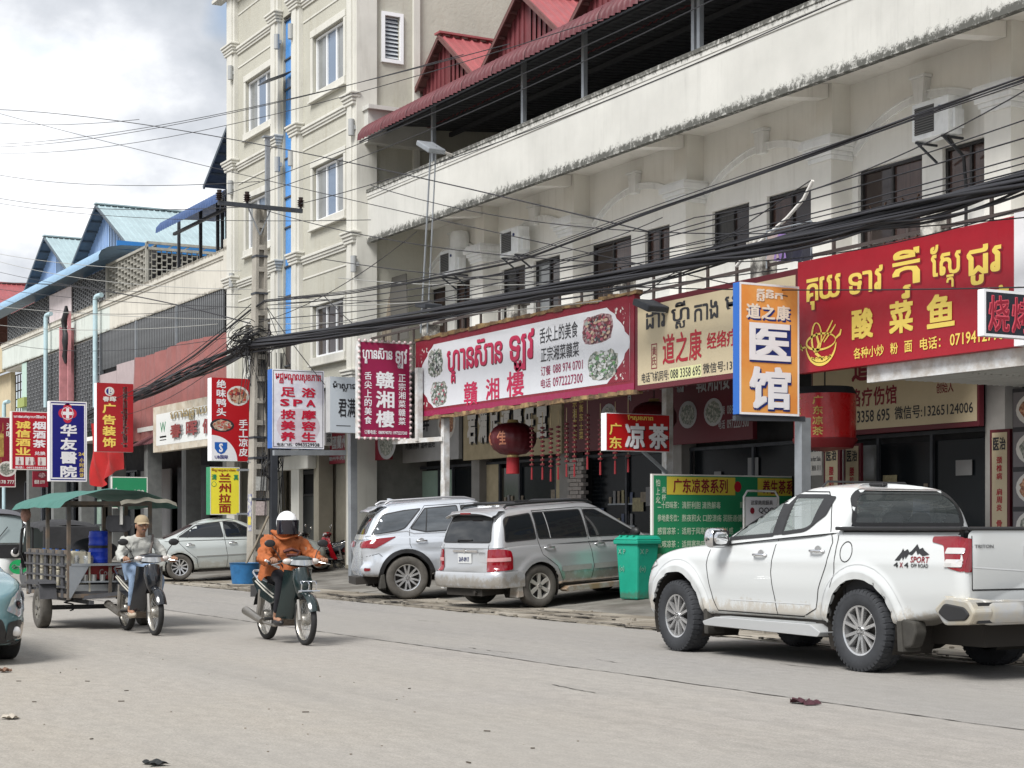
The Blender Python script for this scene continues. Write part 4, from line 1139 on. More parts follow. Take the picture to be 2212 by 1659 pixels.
B.rect('tan_panel',.02,.06,.99,.94)
for s_,a0,a1,b0,b1 in(('ដាវ',.08,.215,.13,.33),('ហ្ស៊ី',.25,.37,.09,.38),('កាង',.40,.55,.14,.34),('មជ្ឈ',.59,.73,.12,.37)):B.text('black_lettering',s_,a0,b0,a1,b1,.03,kh=True)
B.text('red_lettering','道之康',.19,.42,.45,.75,.025,each=True);B.text('red_lettering','经络疗伤馆',.48,.48,.78,.66,.025)
B.frame('seal',.115,.50,.155,.78,.018);B.text('seal','黄氏',.122,.53,.148,.75,.01,vert=True)
B.rect('pale_strip',.24,.80,.445,.93,.006)
B.text('black_lettering','电话飞机同号:',.05,.81,.235,.92,.008);B.text('black_lettering','088 3358 695',.245,.815,.44,.915,.008,.009);B.text('black_lettering','微信号:13265124006',.455,.80,.83,.91,.008)
B.done({'tan_panel':C_tan,'black_lettering':C_text,'red_lettering':C_red,'seal':C_dred,'pale_strip':mat('pale_yellow_strip',(.68,.68,.36),.5)})
B=fboard('noodle_sign','large red sign with golden Khmer and Chinese lettering and a fish bowl emblem','shop sign',1722,2196,572,808,15.2,mat('sign_crimson',(.34,.008,.02),.5,var=.05),.14,z=(5.10,3.52))
kb=[('គុយ',.05,.225,.17,.45),('ទាវ',.265,.43,.17,.38),('ត្រី',.475,.60,.08,.49),('ស្តែ',.645,.775,.10,.46),('ជូរ',.80,.94,.17,.48)]
for s_,a0,a1,b0,b1 in kb:B.text('golden_lettering',s_,a0,b0,a1,b1,.034,kh=True,shadow='red_outline')
B.text('golden_lettering','酸',.28,.51,.385,.77,.05);B.text('golden_lettering','菜',.46,.50,.57,.77,.05);B.text('golden_lettering','鱼',.63,.50,.75,.77,.05);B.text('golden_lettering','馆',.87,.51,.97,.77,.05)
B.text('golden_lettering','各种小炒',.29,.84,.435,.935,.02);B.text('golden_lettering','粉',.465,.84,.50,.935,.02);B.text('golden_lettering','面',.53,.84,.565,.935,.02)
B.text('golden_lettering','电话：',.60,.835,.69,.935,.02);B.text('golden_lettering','0719412798',.73,.835,.95,.93,.02)
def stroke(B,key,pts,w,d=.008):
 P=[B.P(a,b,d)for a,b in pts];m=B.mb(key);L_=[]
 for i,p in enumerate(P):
  t=(P[min(i+1,len(P)-1)]-P[max(i-1,0)]).normalized();nn=B.n.cross(t)*(w/2*(0.35+.65*math.sin(PI*(i+.5)/len(P))))
  L_.append((p+nn,p-nn))
 for a,b in zip(L_[:-1],L_[1:]):m.poly([a[0],b[0],b[1],a[1]])
arc=lambda cx,cy,rx,ry,t0,t1,n=18:[(cx+rx*math.cos(t0+(t1-t0)*k/n),cy-ry*math.sin(t0+(t1-t0)*k/n))for k in range(n+1)]
stroke(B,'emblem',arc(.125,.74,.075,.07,0,2*PI,26),.035);stroke(B,'emblem',arc(.125,.75,.078,.19,PI*1.04,PI*1.97),.05);stroke(B,'emblem',arc(.125,.86,.05,.05,PI*1.05,PI*1.95),.06)
stroke(B,'emblem',arc(.10,.70,.022,.13,PI*.5,PI*1.5),.04);stroke(B,'emblem',arc(.10,.70,.028,.13,-PI*.5,PI*.5),.03);stroke(B,'emblem',[(.10,.66),(.115,.76),(.10,.84),(.135,.9)],.06)
stroke(B,'emblem',[(.13,.74),(.17,.62),(.185,.57)],.03);stroke(B,'emblem',[(.14,.75),(.185,.65),(.2,.61)],.03);stroke(B,'emblem',[(.045,.77),(.02,.78),(.015,.74),(.03,.80)],.04);stroke(B,'emblem',[(.2,.73),(.222,.70),(.228,.66)],.04)
for k in range(6):stroke(B,'emblem',arc(.085+k*.017,.895,.008,.018,0,PI,6),.015)
B.done({'golden_lettering':C_yellow,'red_outline':mat('outline_dark_red',(.2,.01,.02),.5),'emblem':C_yellow})
MB().box(B.X1,B.X1+.25,15.15,15.4,B.z0,B.z1+.02).build('white_end_cap',C_white,B.root,w=True)
B=pboard('barbecue_sign','black light box with red outlined characters at the right edge of the photo','shop sign',2124,2330,633,733,-14.2,C_text,C_white,.1)
B.frame('pale_frame',0,0,1,1,.03);B.rect('black_panel',.012,.05,.988,.95,.003)
for k,ch in enumerate('烧烤'):
 B.text('red_halo',ch,.04+k*.24,.12,.26+k*.24,.9,.05,.007);B.text('dark_lettering',ch,.048+k*.24,.135,.252+k*.24,.885,.004,.012)
B.done({'pale_frame':C_white,'black_panel':mat('led_black',(.02,.025,.035),.4),'red_halo':mat('led_red',(.70,.10,.14),.5),'dark_lettering':mat('led_dark',(.26,.012,.03),.5)})
B=pboard('upright_clinic_sign','tall orange upright sign with big white characters and a blue side','shop sign',1596,1725,614,897,-18.9,C_orange,C_blue,.15)
B.rect('orange_panel',.02,.012,.98,.988);B.frame('white_frame',0,0,1,1,.03)
B.text('cream_lettering','គ្លីនិក',.28,.04,.72,.135,.05,kh=True);B.text('cream_lettering','道之康',.1,.155,.85,.27,.045,each=True,shadow='navy_shadow')
B.rect('navy_shadow',.19,.30,.86,.60,.006)
for(ch,b0,b1)in(('医',.30,.585),('馆',.63,.955)):
 B.text('navy_shadow',ch,.165,b0+.014,.865,b1+.014,.075,.008);B.text('white_lettering',ch,.155,b0,.85,b1,.05,.014)
B.lay['navy_shadow'].f=B.lay['navy_shadow'].f[:]
B.done({'orange_panel':C_orange,'white_frame':C_white,'cream_lettering':mat('cream',(.78,.70,.60),.5),'navy_shadow':mat('navy_outline',(.01,.03,.18),.5),'white_lettering':C_white})
B=pboard('upright_restaurant_sign','magenta upright sign edged with small bulbs beside the long white restaurant sign','shop sign',775,886,738,948,-32.0,C_maroon,C_steelw if False else M_steelw,.2)
B.rect('magenta_panel',.02,.015,.98,.985)
B.text('white_lettering','ហ្គានស៊ាន',.06,.07,.64,.235,.05,kh=True);B.text('white_lettering','ឡូវ',.70,.07,.93,.27,.05,kh=True)
B.text('white_lettering','舌尖上的美食',.10,.315,.24,.86,.02,vert=True);B.text('white_lettering','正宗湘菜赣菜',.76,.325,.90,.86,.02,vert=True)
B.text('white_lettering','赣湘樓',.32,.30,.68,.90,.035,vert=True)
B.text('white_lettering','订餐电话：0889740701 0972227300',.10,.912,.93,.955,.02)
B.done({'magenta_panel':C_maroon,'white_lettering':C_white})
bulb=None;bm_=mat('bulb_pinkish',(.55,.42,.42),.4)
edge=[(k/9,0)for k in range(10)]+[(k/9,1)for k in range(10)]+[(0,k/17)for k in range(1,17)]+[(1,k/17)for k in range(1,17)]
for a,b in edge:
 p=B.P(a,b,.01)
 if bulb is None:bulb=MB().ball((0,0,0),.035,8,5).build('bulb',bm_,B.root,smooth=180);bulb.location=p-B.root.location
 else:inst(bulb,'bulb',B.root,p-B.root.location)
B=pboard('herbal_tea_sign','small red light box sign with large white and small yellow characters','shop sign',1308,1446,894,975,-24.35,C_red,C_white,.16)
B.rect('red_panel',.01,.015,.99,.985)
B.text('yellow_lettering','តែសុខភាព',.33,.03,.73,.2,.05,kh=True);B.text('yellow_lettering','广东',.05,.25,.24,.97,.03,vert=True)
B.text('white_lettering','凉',.29,.25,.60,.93,.045,shadow='dark_shadow');B.text('white_lettering','茶',.66,.25,.97,.93,.045,shadow='dark_shadow')
B.done({'red_panel':mat('sign_scarlet',(.44,.008,.010),.45),'yellow_lettering':C_yellow,'white_lettering':C_white,'dark_shadow':C_mar2})
B=pboard('foot_spa_sign','white and lilac spa sign with crimson characters and a blue side','shop sign',587,699,799,969,-36.8,C_lilac,C_blue,.3)
B.rect('lilac_panel',.0,.0,1,1);B.frame('thin_frame',.02,.015,.98,.985,.012)
B.disc('pink_flower',.5,.72,.42,.23,.0055,24);
B.text('crimson_lettering','មជ្ឈមណ្ឌលសុខភាព',.06,.045,.94,.18,.05,kh=True)
for r_,(c1,c2)in enumerate((('足','浴'),(None,None),('按','摩'),('美','容'),('养','生'))):
 b0=.225+r_*.141
 if c1:B.text('crimson_lettering',c1,.16,b0,.44,b0+.122,.045,.01);B.text('crimson_lettering',c2,.56,b0,.84,b0+.122,.045,.01)
for k,ch in enumerate('SPA'):B.text('crimson_lettering',ch,.15+k*.25,.375,.33+k*.25,.465,.05,.01)
B.text('dark_lettering','电话/飞机：',.09,.93,.40,.97,.02);B.text('dark_lettering','0963529938',.44,.925,.91,.97,.03)
B.done({'lilac_panel':C_lilac,'thin_frame':C_text,'pink_flower':mat('flower_print',(.62,.54,.60),.6,var=.2,vscale=3),'crimson_lettering':mat('crimson',(.50,.01,.04),.5),'dark_lettering':C_text})
B=pboard('duck_food_sign','red sign with two dish pictures and a white quarter circle, above the yellow sign','shop sign',456,540,817,996,-40.4,C_red,C_white,.3)
B.rect('red_panel',0,0,1,1);
B.text('white_lettering','绝味鸭头',.13,.02,.37,.47,.03,vert=True);B.text('white_lettering','手工凉皮',.70,.49,.93,.95,.03,vert=True)
dish(B,.68,.21,.29,.12,'stew_picture','plate',1);dish(B,.27,.57,.31,.08,'salad_picture','dark_plate',2)
B.shape('white_corner',[(0,1),(.66,1)]+[(.66*math.cos(t),1-.31*math.sin(t))for t in[PI/2*k/14 for k in range(1,15)]],.006)
B.shape('blue_shield',[(.08,.775),(.40,.775),(.40,.85),(.33,.90),(.24,.92),(.15,.90),(.08,.85)],.009)
B.text('shield_letter','S',.19,.79,.29,.895,.05,.012);B.text('blue_lettering','UB国际',.08,.93,.42,.975,.03,.01)
B.done({'red_panel':mat('sign_scarlet2',(.42,.008,.014),.45),'white_lettering':C_white,'plate':C_plate,'dark_plate':C_text,'stew_picture':C_food,'salad_picture':mat('salad_print',(.55,.38,.28),.6,var=.5,vscale=16),'white_corner':C_white,'blue_shield':C_blue,'shield_letter':C_white,'blue_lettering':C_navy})
flecks(B,'dish_flecks',.42,.11,.94,.31,[F1[k]for k in(5,8,7,6)],60,3,.2);flecks(B,'dish_flecks',.02,.51,.52,.63,[F1[k]for k in(0,6,5,8)],60,4,.2)
B=pboard('lanzhou_noodle_sign','small yellow sign with dark red characters on the pole, below the red duck sign','shop sign',453,517,1009,1112,-40.4,C_bright,C_green,.3)
B.rect('yellow_panel',.0,0,1,1,.003);B.frame('thin_border',.0,0,1,1,.02)
B.text('brown_lettering','មីឡានចូវសាច់គោ',.05,.03,.95,.10,.03,kh=True);B.text('brown_lettering','兰州拉面',.29,.12,.70,.98,.035,vert=True)
B.text('green_lettering','清',.05,.15,.22,.27,.04);B.text('green_lettering','真',.79,.15,.95,.27,.04);B.disc('green_ring',.13,.36,.085,.055,.006,16);B.disc('ring_centre',.13,.36,.07,.045,.008,16)
B.done({'yellow_panel':C_bright,'thin_border':C_plate,'brown_lettering':mat('brown_red',(.28,.02,.01),.5),'green_lettering':C_green,'green_ring':C_green,'ring_centre':C_bright})
B=pboard('advertising_shop_sign','red cloth sign with golden characters and sideways Khmer writing','shop sign',208,287,828,976,-51.8,C_red,C_white,.3)
B.rect('red_panel',0,0,1,1)
B.disc('ring_logo',.35,.12,.13,.065,.006,24);B.disc('logo_centre',.35,.12,.095,.048,.008,20);B.text('ring_logo','B',.32,.075,.45,.16,.05,.011)
B.text('white_lettering','春晖',.16,.195,.54,.27,.05,each=True);B.text('golden_lettering','广告装饰',.16,.29,.52,.95,.045,vert=True)
kr=random.Random(6);ks='ការផ្សាយពាណិជ្ជកម្មតុបតែង'
vs,fs=khmer('ការផសាយពាណិជកមមតុបតែងលំអ',.05)
xs=[p[0]for p in vs];ys=[p[1]for p in vs];mbk=B.mb('white_lettering');n0=len(mbk.v)
mbk.addv([B.P(.88-.22*(p[1]-min(ys))/(max(ys)-min(ys))*1,.05+.88*(p[0]-min(xs))/(max(xs)-min(xs)),.008)for p in vs])
for f in fs:mbk.face(tuple(n0+i for i in f[::-1]))
B.done({'red_panel':mat('sign_cloth_red',(.34,.008,.014),.6,var=.1,vscale=3),'ring_logo':C_plate,'logo_centre':C_navy,'white_lettering':C_plate,'golden_lettering':C_yellow})
B=pboard('hospital_sign','navy blue hospital sign with a white cross emblem and white characters','shop sign',106,187,867,1040,-57.4,C_navy,C_white,.3)
B.rect('navy_panel',.0,.0,1,1,.003);B.frame('white_frame',.04,.03,.96,.97,.045);B.frame('outer_frame',0,0,1,1,.04)
for k in range(4):
 t=PI/2*k;B.disc('red_petal',.48+.13*math.cos(t+PI/4*0),.15+.065*math.sin(t),.115,.058,.006,18)
B.disc('emblem_ring',.48,.15,.17,.085,.0085,8);B.disc('red_petal',.48,.15,.155,.077,.010,8)
B.rect('white_cross',.44,.085,.52,.215,.013);B.rect('white_cross',.345,.13,.615,.17,.0132)
B.text('white_lettering','华友醫院',.29,.28,.73,.965,.05,vert=True);B.text('gold_lettering','24',.77,.635,.93,.675,.04);B.text('gold_lettering','小时应诊',.80,.70,.92,.95,.04,vert=True)
B.done({'navy_panel':C_navy,'white_frame':C_white,'outer_frame':C_white,'red_petal':mat('emblem_red',(.48,.02,.05),.5),'emblem_ring':C_white,'white_cross':C_white,'white_lettering':C_white,'gold_lettering':C_gold})
B=pboard('wine_shop_sign','red tobacco and wine shop sign with yellow and white characters and bottle pictures','shop sign',24,103,889,1015,-63.0,C_red,C_plate,.3)
B.rect('red_panel',0,0,1,1);B.frame('thin_border',0,0,1,1,.03)
B.text('pale_lettering','ហាងលក់ស្រាបារីនិងតែ',.06,.06,.94,.13,.05,kh=True);B.text('yellow_lettering','诚信酒业',.11,.16,.52,.76,.05,vert=True);B.text('pale_lettering','烟酒茶',.58,.16,.94,.63,.045,vert=True)
B.text('pale_lettering','兑换',.63,.68,.93,.745,.03)
for k,a in enumerate((.11,.38,.72)):B.rect('picture_card',a,.78,a+.22,.92,.006)
for k,a in enumerate((.22,.49,.62,.80)):
 B.shape('bottle_picture',[(a-.03,.91),(a+.03,.91),(a+.03,.86),(a+.01,.83),(a+.01,.79),(a-.01,.79),(a-.01,.83),(a-.03,.86)],.009)
B.text('pale_lettering','电话：0973358450',.10,.94,.95,.98,.03)
B.done({'red_panel':C_red,'thin_border':C_plate,'pale_lettering':C_white,'yellow_lettering':C_yellow,'picture_card':C_plate,'bottle_picture':C_food3})
B=pboard('noodle_bowl_sign','maroon restaurant sign cut by the left photo edge, with a bowl picture and phone number','shop sign',-60,33,900,1052,-66.5,C_dred,C_plate,.3)
B.rect('maroon_panel',0,0,1,1);B.frame('thin_border',0,0,1,1,.03)
dish(B,.80,.74,.22,.11,'bowl_picture','plate',5);B.text('pale_lettering','016 6178 777',.35,.90,.97,.95,.03);B.text('pale_lettering','湘味',.78,.08,.98,.30,.03,vert=True)
B.text('golden_lettering','អាហារដ្ឋានចិន',.60,.08,.72,.70,.03);
for k in range(4):B.text('pale_lettering','家',.86,.33+k*.09,.97,.39+k*.09,.02)
B.done({'maroon_panel':C_dred,'thin_border':C_plate,'bowl_picture':C_food2,'plate':C_plate,'pale_lettering':C_plate,'golden_lettering':C_gold})
B=pboard('wine_shop_banner','small maroon banner hanging below the wine shop sign','banner',70,103,1018,1052,-66.0,C_dred,C_dred,.1)
B.rect('maroon_panel',0,0,1,1);B.text('pale_lettering','烟酒 2777',.1,.55,.8,.8,.02);dish(B,.6,.25,.3,.2,'bottle_picture','plate',8)
B.done({'maroon_panel':C_dred,'pale_lettering':C_plate,'plate':C_mar2,'bottle_picture':C_food3})
B=pboard('foot_massage_sign','pale grey sign with black characters half hidden behind the magenta upright sign','shop sign',712,800,815,935,-35.2,C_grey,C_grey,.25)
B.rect('pale_panel',0,0,1,1);B.text('dark_lettering','ម៉ាស្សាជើង',.06,.08,.95,.26,.03,kh=True);B.text('dark_lettering','君满',.2,.38,.62,.72,.02);B.rect('dark_lettering',.15,.87,.5,.885,.006)
B.done({'pale_panel':mat('sign_pale_blue',(.52,.57,.62),.5),'dark_lettering':C_text})
B=pboard('narrow_food_sign','narrow white food sign wedged between the spa sign and the pale grey sign','shop sign',702,716,815,962,-37.4,C_plate,C_plate,.2)
B.rect('white_panel',0,0,1,1);dish(B,.5,.2,.5,.12,'dish_picture','plate',11);B.text('dark_lettering','凉皮',.2,.82,.9,.96,.02,vert=True)
B.done({'white_panel':C_plate,'plate':C_grey,'dish_picture':C_food2,'dark_lettering':C_text})
B=fboard('advertising_fascia','white fascia board in a stone frame with raised dark red characters','shop sign',330,560,882,975,15.5,C_stone,.25,z=(5.0,3.62))
B.rect('white_panel',.035,.17,.99,.86)
B.text('green_logo','W',.08,.36,.14,.58,.01);B.rect('green_logo',.075,.66,.145,.70);B.rect('green_logo',.075,.74,.145,.76)
B.text('gold_lettering','ហាងផ្សាយពាណិជ្ជកម្ម',.20,.12,.95,.42,.04,kh=True,d=.05);
for k,ch in enumerate('春晖假日'):B.text('side_shade',ch,.215+k*.16,.455,.325+k*.16,.765,.05,.02);B.text('red_lettering',ch,.205+k*.16,.45,.315+k*.16,.75,.05,.06)
B.done({'white_panel':mat('fascia_white',(.66,.68,.66),.5),'green_logo':C_green,'gold_lettering':mat('old_gold',(.26,.20,.09),.5),'red_lettering':mat('dark_red_letters',(.22,.035,.035),.5),'side_shade':C_grey})
for(xl,xr,yt,yb,lab)in((240,318,1030,1098,'green framed sign seen above and below the cargo roof of the trailer'),):
 B=pboard('green_sign',lab,'shop sign',xl,xr,yt,yb,-45.0,C_green,C_plate,.08)
 B.rect('green_panel',0,0,1,1);B.frame('white_frame',0,0,1,1,.025);B.text('pale_lettering','Smart',.1,.35,.4,.7,.02);B.text('pale_lettering','大药房',.6,.4,.9,.7,.02)
 B.done({'green_panel':C_green,'white_frame':C_plate,'pale_lettering':C_plate})
B=fboard('inner_lanzhou_sign','maroon beef noodle fascia in the shade left of the steel post','shop sign',690,840,990,1020,17.4,C_dred,.1,z=(4.35,3.0))
B.text('pale_lettering','គុយទាវសាច់គោ ឡានចូវ',.05,.08,.95,.36,.04,kh=True);B.text('pale_lettering','中國蘭州牛肉拉麵',.12,.46,.72,.72,.03);B.text('pale_lettering','中國蘭州牛肉麵馆兰州特色',.03,.86,.7,.94,.02)
dish(B,.97,.7,.12,.3,'bowl_picture','plate',4);B.disc('plate',.76,.55,.03,.12,.006)
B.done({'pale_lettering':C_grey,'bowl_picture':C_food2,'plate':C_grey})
B=fboard('chicken_soup_sign','grey white fascia with a soup bowl picture in the shade under canopy','shop sign',840,990,950,1020,18.2,C_grey,.1,z=(4.4,2.95))
B.text('dark_lettering','鸡脚汤鲜',.1,.15,.6,.5,.03);B.text('dark_lettering','鸡脚汤鲜 温补滋阳',.25,.66,.68,.78,.012);dish(B,.84,.38,.12,.30,'bowl_picture','plate',12)
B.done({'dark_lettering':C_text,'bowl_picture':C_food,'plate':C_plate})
B=fboard('foot_massage_fascia','khaki fascia with chunky white raised characters behind the big lantern','shop sign',1000,1212,850,1000,18.2,M_khaki,.1,z=(4.45,2.9))
for k,ch in enumerate('君满足道养生堂'):B.text('side_shade',ch,.075+k*.12,.24,.17+k*.12,.78,.07,.02);B.text('raised_lettering',ch,.07+k*.12,.22,.165+k*.12,.76,.06,.06)
B.done({'raised_lettering':C_plate,'side_shade':C_text})
B=fboard('inner_restaurant_sign','dark maroon fascia with dish pictures and phone numbers in the shade','shop sign',1218,1625,850,990,18.2,C_mar2,.1,z=(4.5,2.9))
for k in range(3):dish(B,.57+k*.125,.66,.045,.16,'dish_picture','plate_ring',20+k)
dish(B,.27,.62,.05,.2,'dish_picture','plate_ring',30)
B.text('pale_lettering','ហ្គានស៊ាន ឡូវ',.36,.12,.70,.42,.04,kh=True);B.text('pale_lettering','赣湘楼',.735,.12,.90,.42,.02,each=True)
B.text('pale_lettering','订餐',.845,.60,.875,.70,.012);B.text('pale_lettering','电话',.845,.76,.875,.86,.012);B.text('pale_lettering','0889740701',.885,.60,.985,.70,.012);B.text('pale_lettering','0972227300',.885,.76,.985,.86,.012)
B.text('gold_lettering','正宗湘菜馆',.055,.15,.08,.85,.02,vert=True);B.text('gold_lettering','正宗衡东土菜',.095,.15,.12,.85,.02,vert=True)
for k in range(4):B.disc('pale_lettering',.155+k*.028,.18,.011,.05,.006,4)
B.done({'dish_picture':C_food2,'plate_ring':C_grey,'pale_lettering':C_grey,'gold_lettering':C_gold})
B=fboard('inner_clinic_sign','tan inner clinic fascia with red characters, behind the red drum lantern','shop sign',1752,2114,800,935,18.3,C_mar2,.1,z=(4.45,2.85))
B.rect('tan_panel',.01,.02,.99,.95)
B.text('red_lettering','道之康',.26,.14,.66,.46,.035,each=True);B.text('red_lettering','经络疗伤馆',.18,.53,.545,.72,.03,each=True);B.text('red_lettering','创始人',.77,.56,.865,.66,.012)
B.text('black_lettering','088 3358 695',.20,.76,.50,.88,.015);B.text('black_lettering','微信号:13265124006',.53,.75,.97,.88,.015)
B.disc('portrait',.81,.33,.085,.18,.006,24);B.shape('portrait_coat',[(.76,.48),(.86,.48),(.845,.38),(.83,.34),(.79,.34),(.775,.38)],.009);B.shape('portrait_shirt',[(.795,.48),(.825,.48),(.822,.35),(.798,.35)],.011)
B.done({'tan_panel':C_tan,'red_lettering':C_dred,'black_lettering':C_text,'portrait':C_blue,'portrait_coat':C_navy,'portrait_shirt':C_plate})
def upright(px0,px1,yt,yb,Y,txt,label,z=None):
 B=fboard('treatment_board',label,'board',px0,px1,yt,yb,Y,C_mar2,.06,z=z)
 B.rect('tan_panel',.12,.02,.88,.98);B.text('black_lettering','医治',.17,.05,.83,.13,.04,each=True)
 B.text('red_lettering',txt,.36,.17,.64,.96,.03,vert=True);B.done({'tan_panel':C_tan,'black_lettering':C_text,'red_lettering':C_red});return B
upright(2137,2180,908,1150,17.9,'颈椎病 肩周炎 骨质增生 风湿类','tan treatment board with red characters beside the food pictures at right',(2.75,.45))
upright(1778,1813,950,1150,17.9,'腰肌劳损 富贵包 偏瘫','brighter of two tan treatment boards below the red drum lantern',(2.72,.45))
upright(1822,1858,950,1150,18.4,'腰肌劳损 富贵包 痛风','dimmer of two tan treatment boards, next to the glass doors',(2.72,.45))
B=fboard('house_for_sale_notice','white house for sale notice on the brick pier below the drum lantern','notice',1740,1774,945,1005,17.95,C_plate,.02,z=(2.72,2.2))
B.text('dark_lettering','House for Sale',.05,.4,.95,.55,.01);B.text('dark_lettering','011 303 111',.05,.68,.95,.85,.01);B.text('dark_lettering','ផ្ទះលក់',.1,.08,.9,.32,.02,kh=True);B.done({'dark_lettering':C_text})
B=fboard('food_picture_column','column of round dish pictures on the wall at the right photo edge','poster',2186,2290,830,1150,17.8,C_text,.05,z=(3.3,.5))
for k in range(5):B.rect('picture_card',.02,.02+k*.2,.98,.2+k*.2-.005,.002 if k%2 else .003);dish(B,.5,.11+k*.195,.42,.085,['stew','greens'][k%2],'plate',40+k)
B.done({'picture_card':mat('picture_ground',(.16,.15,.16),.5),'stew':C_food,'greens':C_food2,'plate':C_plate})
X_=-23.9
Y0,Y1=onX(1408,1100,X_).y,onX(1756,1100,X_).y
t=thing('menu_board','big green herbal tea menu board with yellow title bands behind the bin','menu board',(X_,(Y0+Y1)/2,.2))
MB().box(X_-.06,X_,Y0,Y1,.15,2.24).build('panel',C_plate,t,w=True)
B=Board(t,(X_,Y0,.15),(0,1,0),(1,0,0),Y1-Y0,2.09)
B.rect('green_panel',.008,.012,.995,.99);B.rect('yellow_band',.085,.02,.50,.165,.007);B.rect('yellow_band',.64,.02,.93,.165,.007)
B.text('dark_red_lettering','广东凉茶系列',.12,.035,.455,.15,.03,d=.01,each=True);B.text('dark_red_lettering','养生茶系列',.67,.035,.92,.15,.03,d=.01,each=True)
B.text('pale_lettering','怕上火',.02,.04,.045,.24,.02,vert=True);B.text('pale_lettering','来杯',.055,.1,.08,.22,.02,vert=True)
B.disc('red_seal',.515,.095,.022,.045,.009,16)
for r_,(a,b_,c_)in enumerate((('二十四味茶：','清肝利胆 清热解毒','2.5$'),('参地麦冬饮：','熬夜积火 口腔溃疡 润肠通便','2.5$'),('感冒凉茶 ：','适用于风寒风热 内感外感','2.5$'),('止咳凉茶 ：','适用寒热咳嗽 清肺','2.5$'),('喉痛凉茶 ：','适用于咽喉肿痛','2.5$'))):
 b0=.22+r_*.105
 B.text('pale_lettering',a,.03,b0,.155,b0+.058,.012);B.text('pale_lettering',b_,.175,b0,.175+.026*len(b_),b0+.058,.012);B.rect('price_card',.53,b0,.565,b0+.05,.007)
B.shape('tea_cup',[(.01,.99),(.16,.99),(.13,.86),(.09,.78),(.07,.74),(.05,.78),(.01,.86)],.007);B.disc('tea_gourd',.07,.86,.035,.08,.009,16);B.disc('tea_gourd',.072,.775,.02,.035,.010,14)
B.done({'green_panel':C_green,'yellow_band':mat('band_yellow',(.62,.50,.06),.5),'dark_red_lettering':C_dred,'pale_lettering':mat('pale_green_print',(.55,.66,.5),.5),'red_seal':C_red,'price_card':mat('price_card',(.32,.45,.33),.5),'tea_cup':C_plate,'tea_gourd':mat('gourd',(.45,.42,.18),.5)})
X_=-23.0;Y0,Y1=onX(1606,1100,X_).y,onX(1680,1100,X_).y
t=thing('stand_sign','small white framed stand sign in front of the green menu board','stand sign',(X_,(Y0+Y1)/2,.15))
m=MB();m.tube([(X_,Y0,.15),(X_,Y0,1.85),(X_,Y0+.07,1.95),(X_,Y1-.07,1.95),(X_,Y1,1.85),(X_,Y1,.15)],.02,8);m.build('frame',M_steelw,t,w=True,smooth=50)
MB().box(X_-.02,X_+.01,Y0+.03,Y1-.03,.5,1.85).build('panel',C_offw,t,w=True)
B=Board(t,(X_+.012,Y0+.03,.5),(0,1,0),(1,0,0),Y1-Y0-.06,1.35)
B.text('dark_lettering','这家商用厨具',.15,.04,.85,.1,.01);B.disc('red_dot',.2,.17,.07,.04,.006);B.text('dark_lettering','QQQ',.4,.13,.9,.21,.02)
for r_ in range(3):
 for c_ in range(3):B.rect('photo_card',.08+c_*.3,.5+r_*.15,.32+c_*.3,.62+r_*.15,.004)
B.done({'dark_lettering':C_text,'red_dot':C_dred,'photo_card':mat('photo_card',(.25,.33,.28),.5,var=.4,vscale=12)})
# ------ posts and frames that carry the signs
def post(px,Y,ztop,w_,mm,label,lean=0.0,zb=.05):
 X_=FX(px,Y);m=MB();m.bar((X_+lean,Y,zb),(X_,Y,ztop),w_)
 return tag(m.build('sign_post',mm,None),label,'post','steel posts holding the shop signs')
post(961,15.35,4.0,.13,M_steelw,'white steel post with meter box below the long restaurant sign')
MB().box(FX(951,15.2),FX(960,15.2),15.2,15.3,FZ(955,1078,15.2),FZ(955,1037,15.2)).build('meter_box',M_steelw,bpy.data.objects['sign_post'])
post(1441,onX(1441,1000,-24.6).y,3.9,.14,M_steelw,'pale post behind the herbal tea sign and menu board')
post(1733,onX(1733,1000,-19.0).y,2.88,.16,M_steel,'galvanised post under the orange upright sign',zb=.02)
post(760,15.5,4.6,.16,M_steel,'galvanised post left of the silver SUV, beside the parked motorbikes',lean=.05)
post(590,14.9,4.6,.16,M_steeld,'dark steel post under the white spa sign')
post(904,15.1,4.6,.12,M_steelw,'white upper post between the magenta upright and long white sign',zb=3.1)
m=MB();a=onX(590,978,-36.75);b_=onX(745,978,-36.75);m.bar(a,b_,.12);a=onX(590,800,-36.95);
tag(m.build('sign_beam',M_steel,None),'grey steel beam running under the white spa sign to the post','beam')
m=MB();a=onY(850,955,14.9);b_=onY(958,948,15.3);m.bar(a,b_,.09);tag(m.build('sign_beam',M_steelw,None),'white bracket beam under the magenta upright sign','beam')
m=MB();a=onX(1388,975,-24.4);b_=onX(1440,1022,-24.4);m.bar(a,b_,.05);tag(m.build('sign_brace',M_steel,None),'diagonal brace below the small red herbal tea sign','brace')
m=MB();a=onX(1585,903,-18.95);b_=onX(1735,905,-18.95);m.bar(a,b_,.07);tag(m.build('sign_beam',M_steeld,None),'dark bar under the orange upright sign','beam')
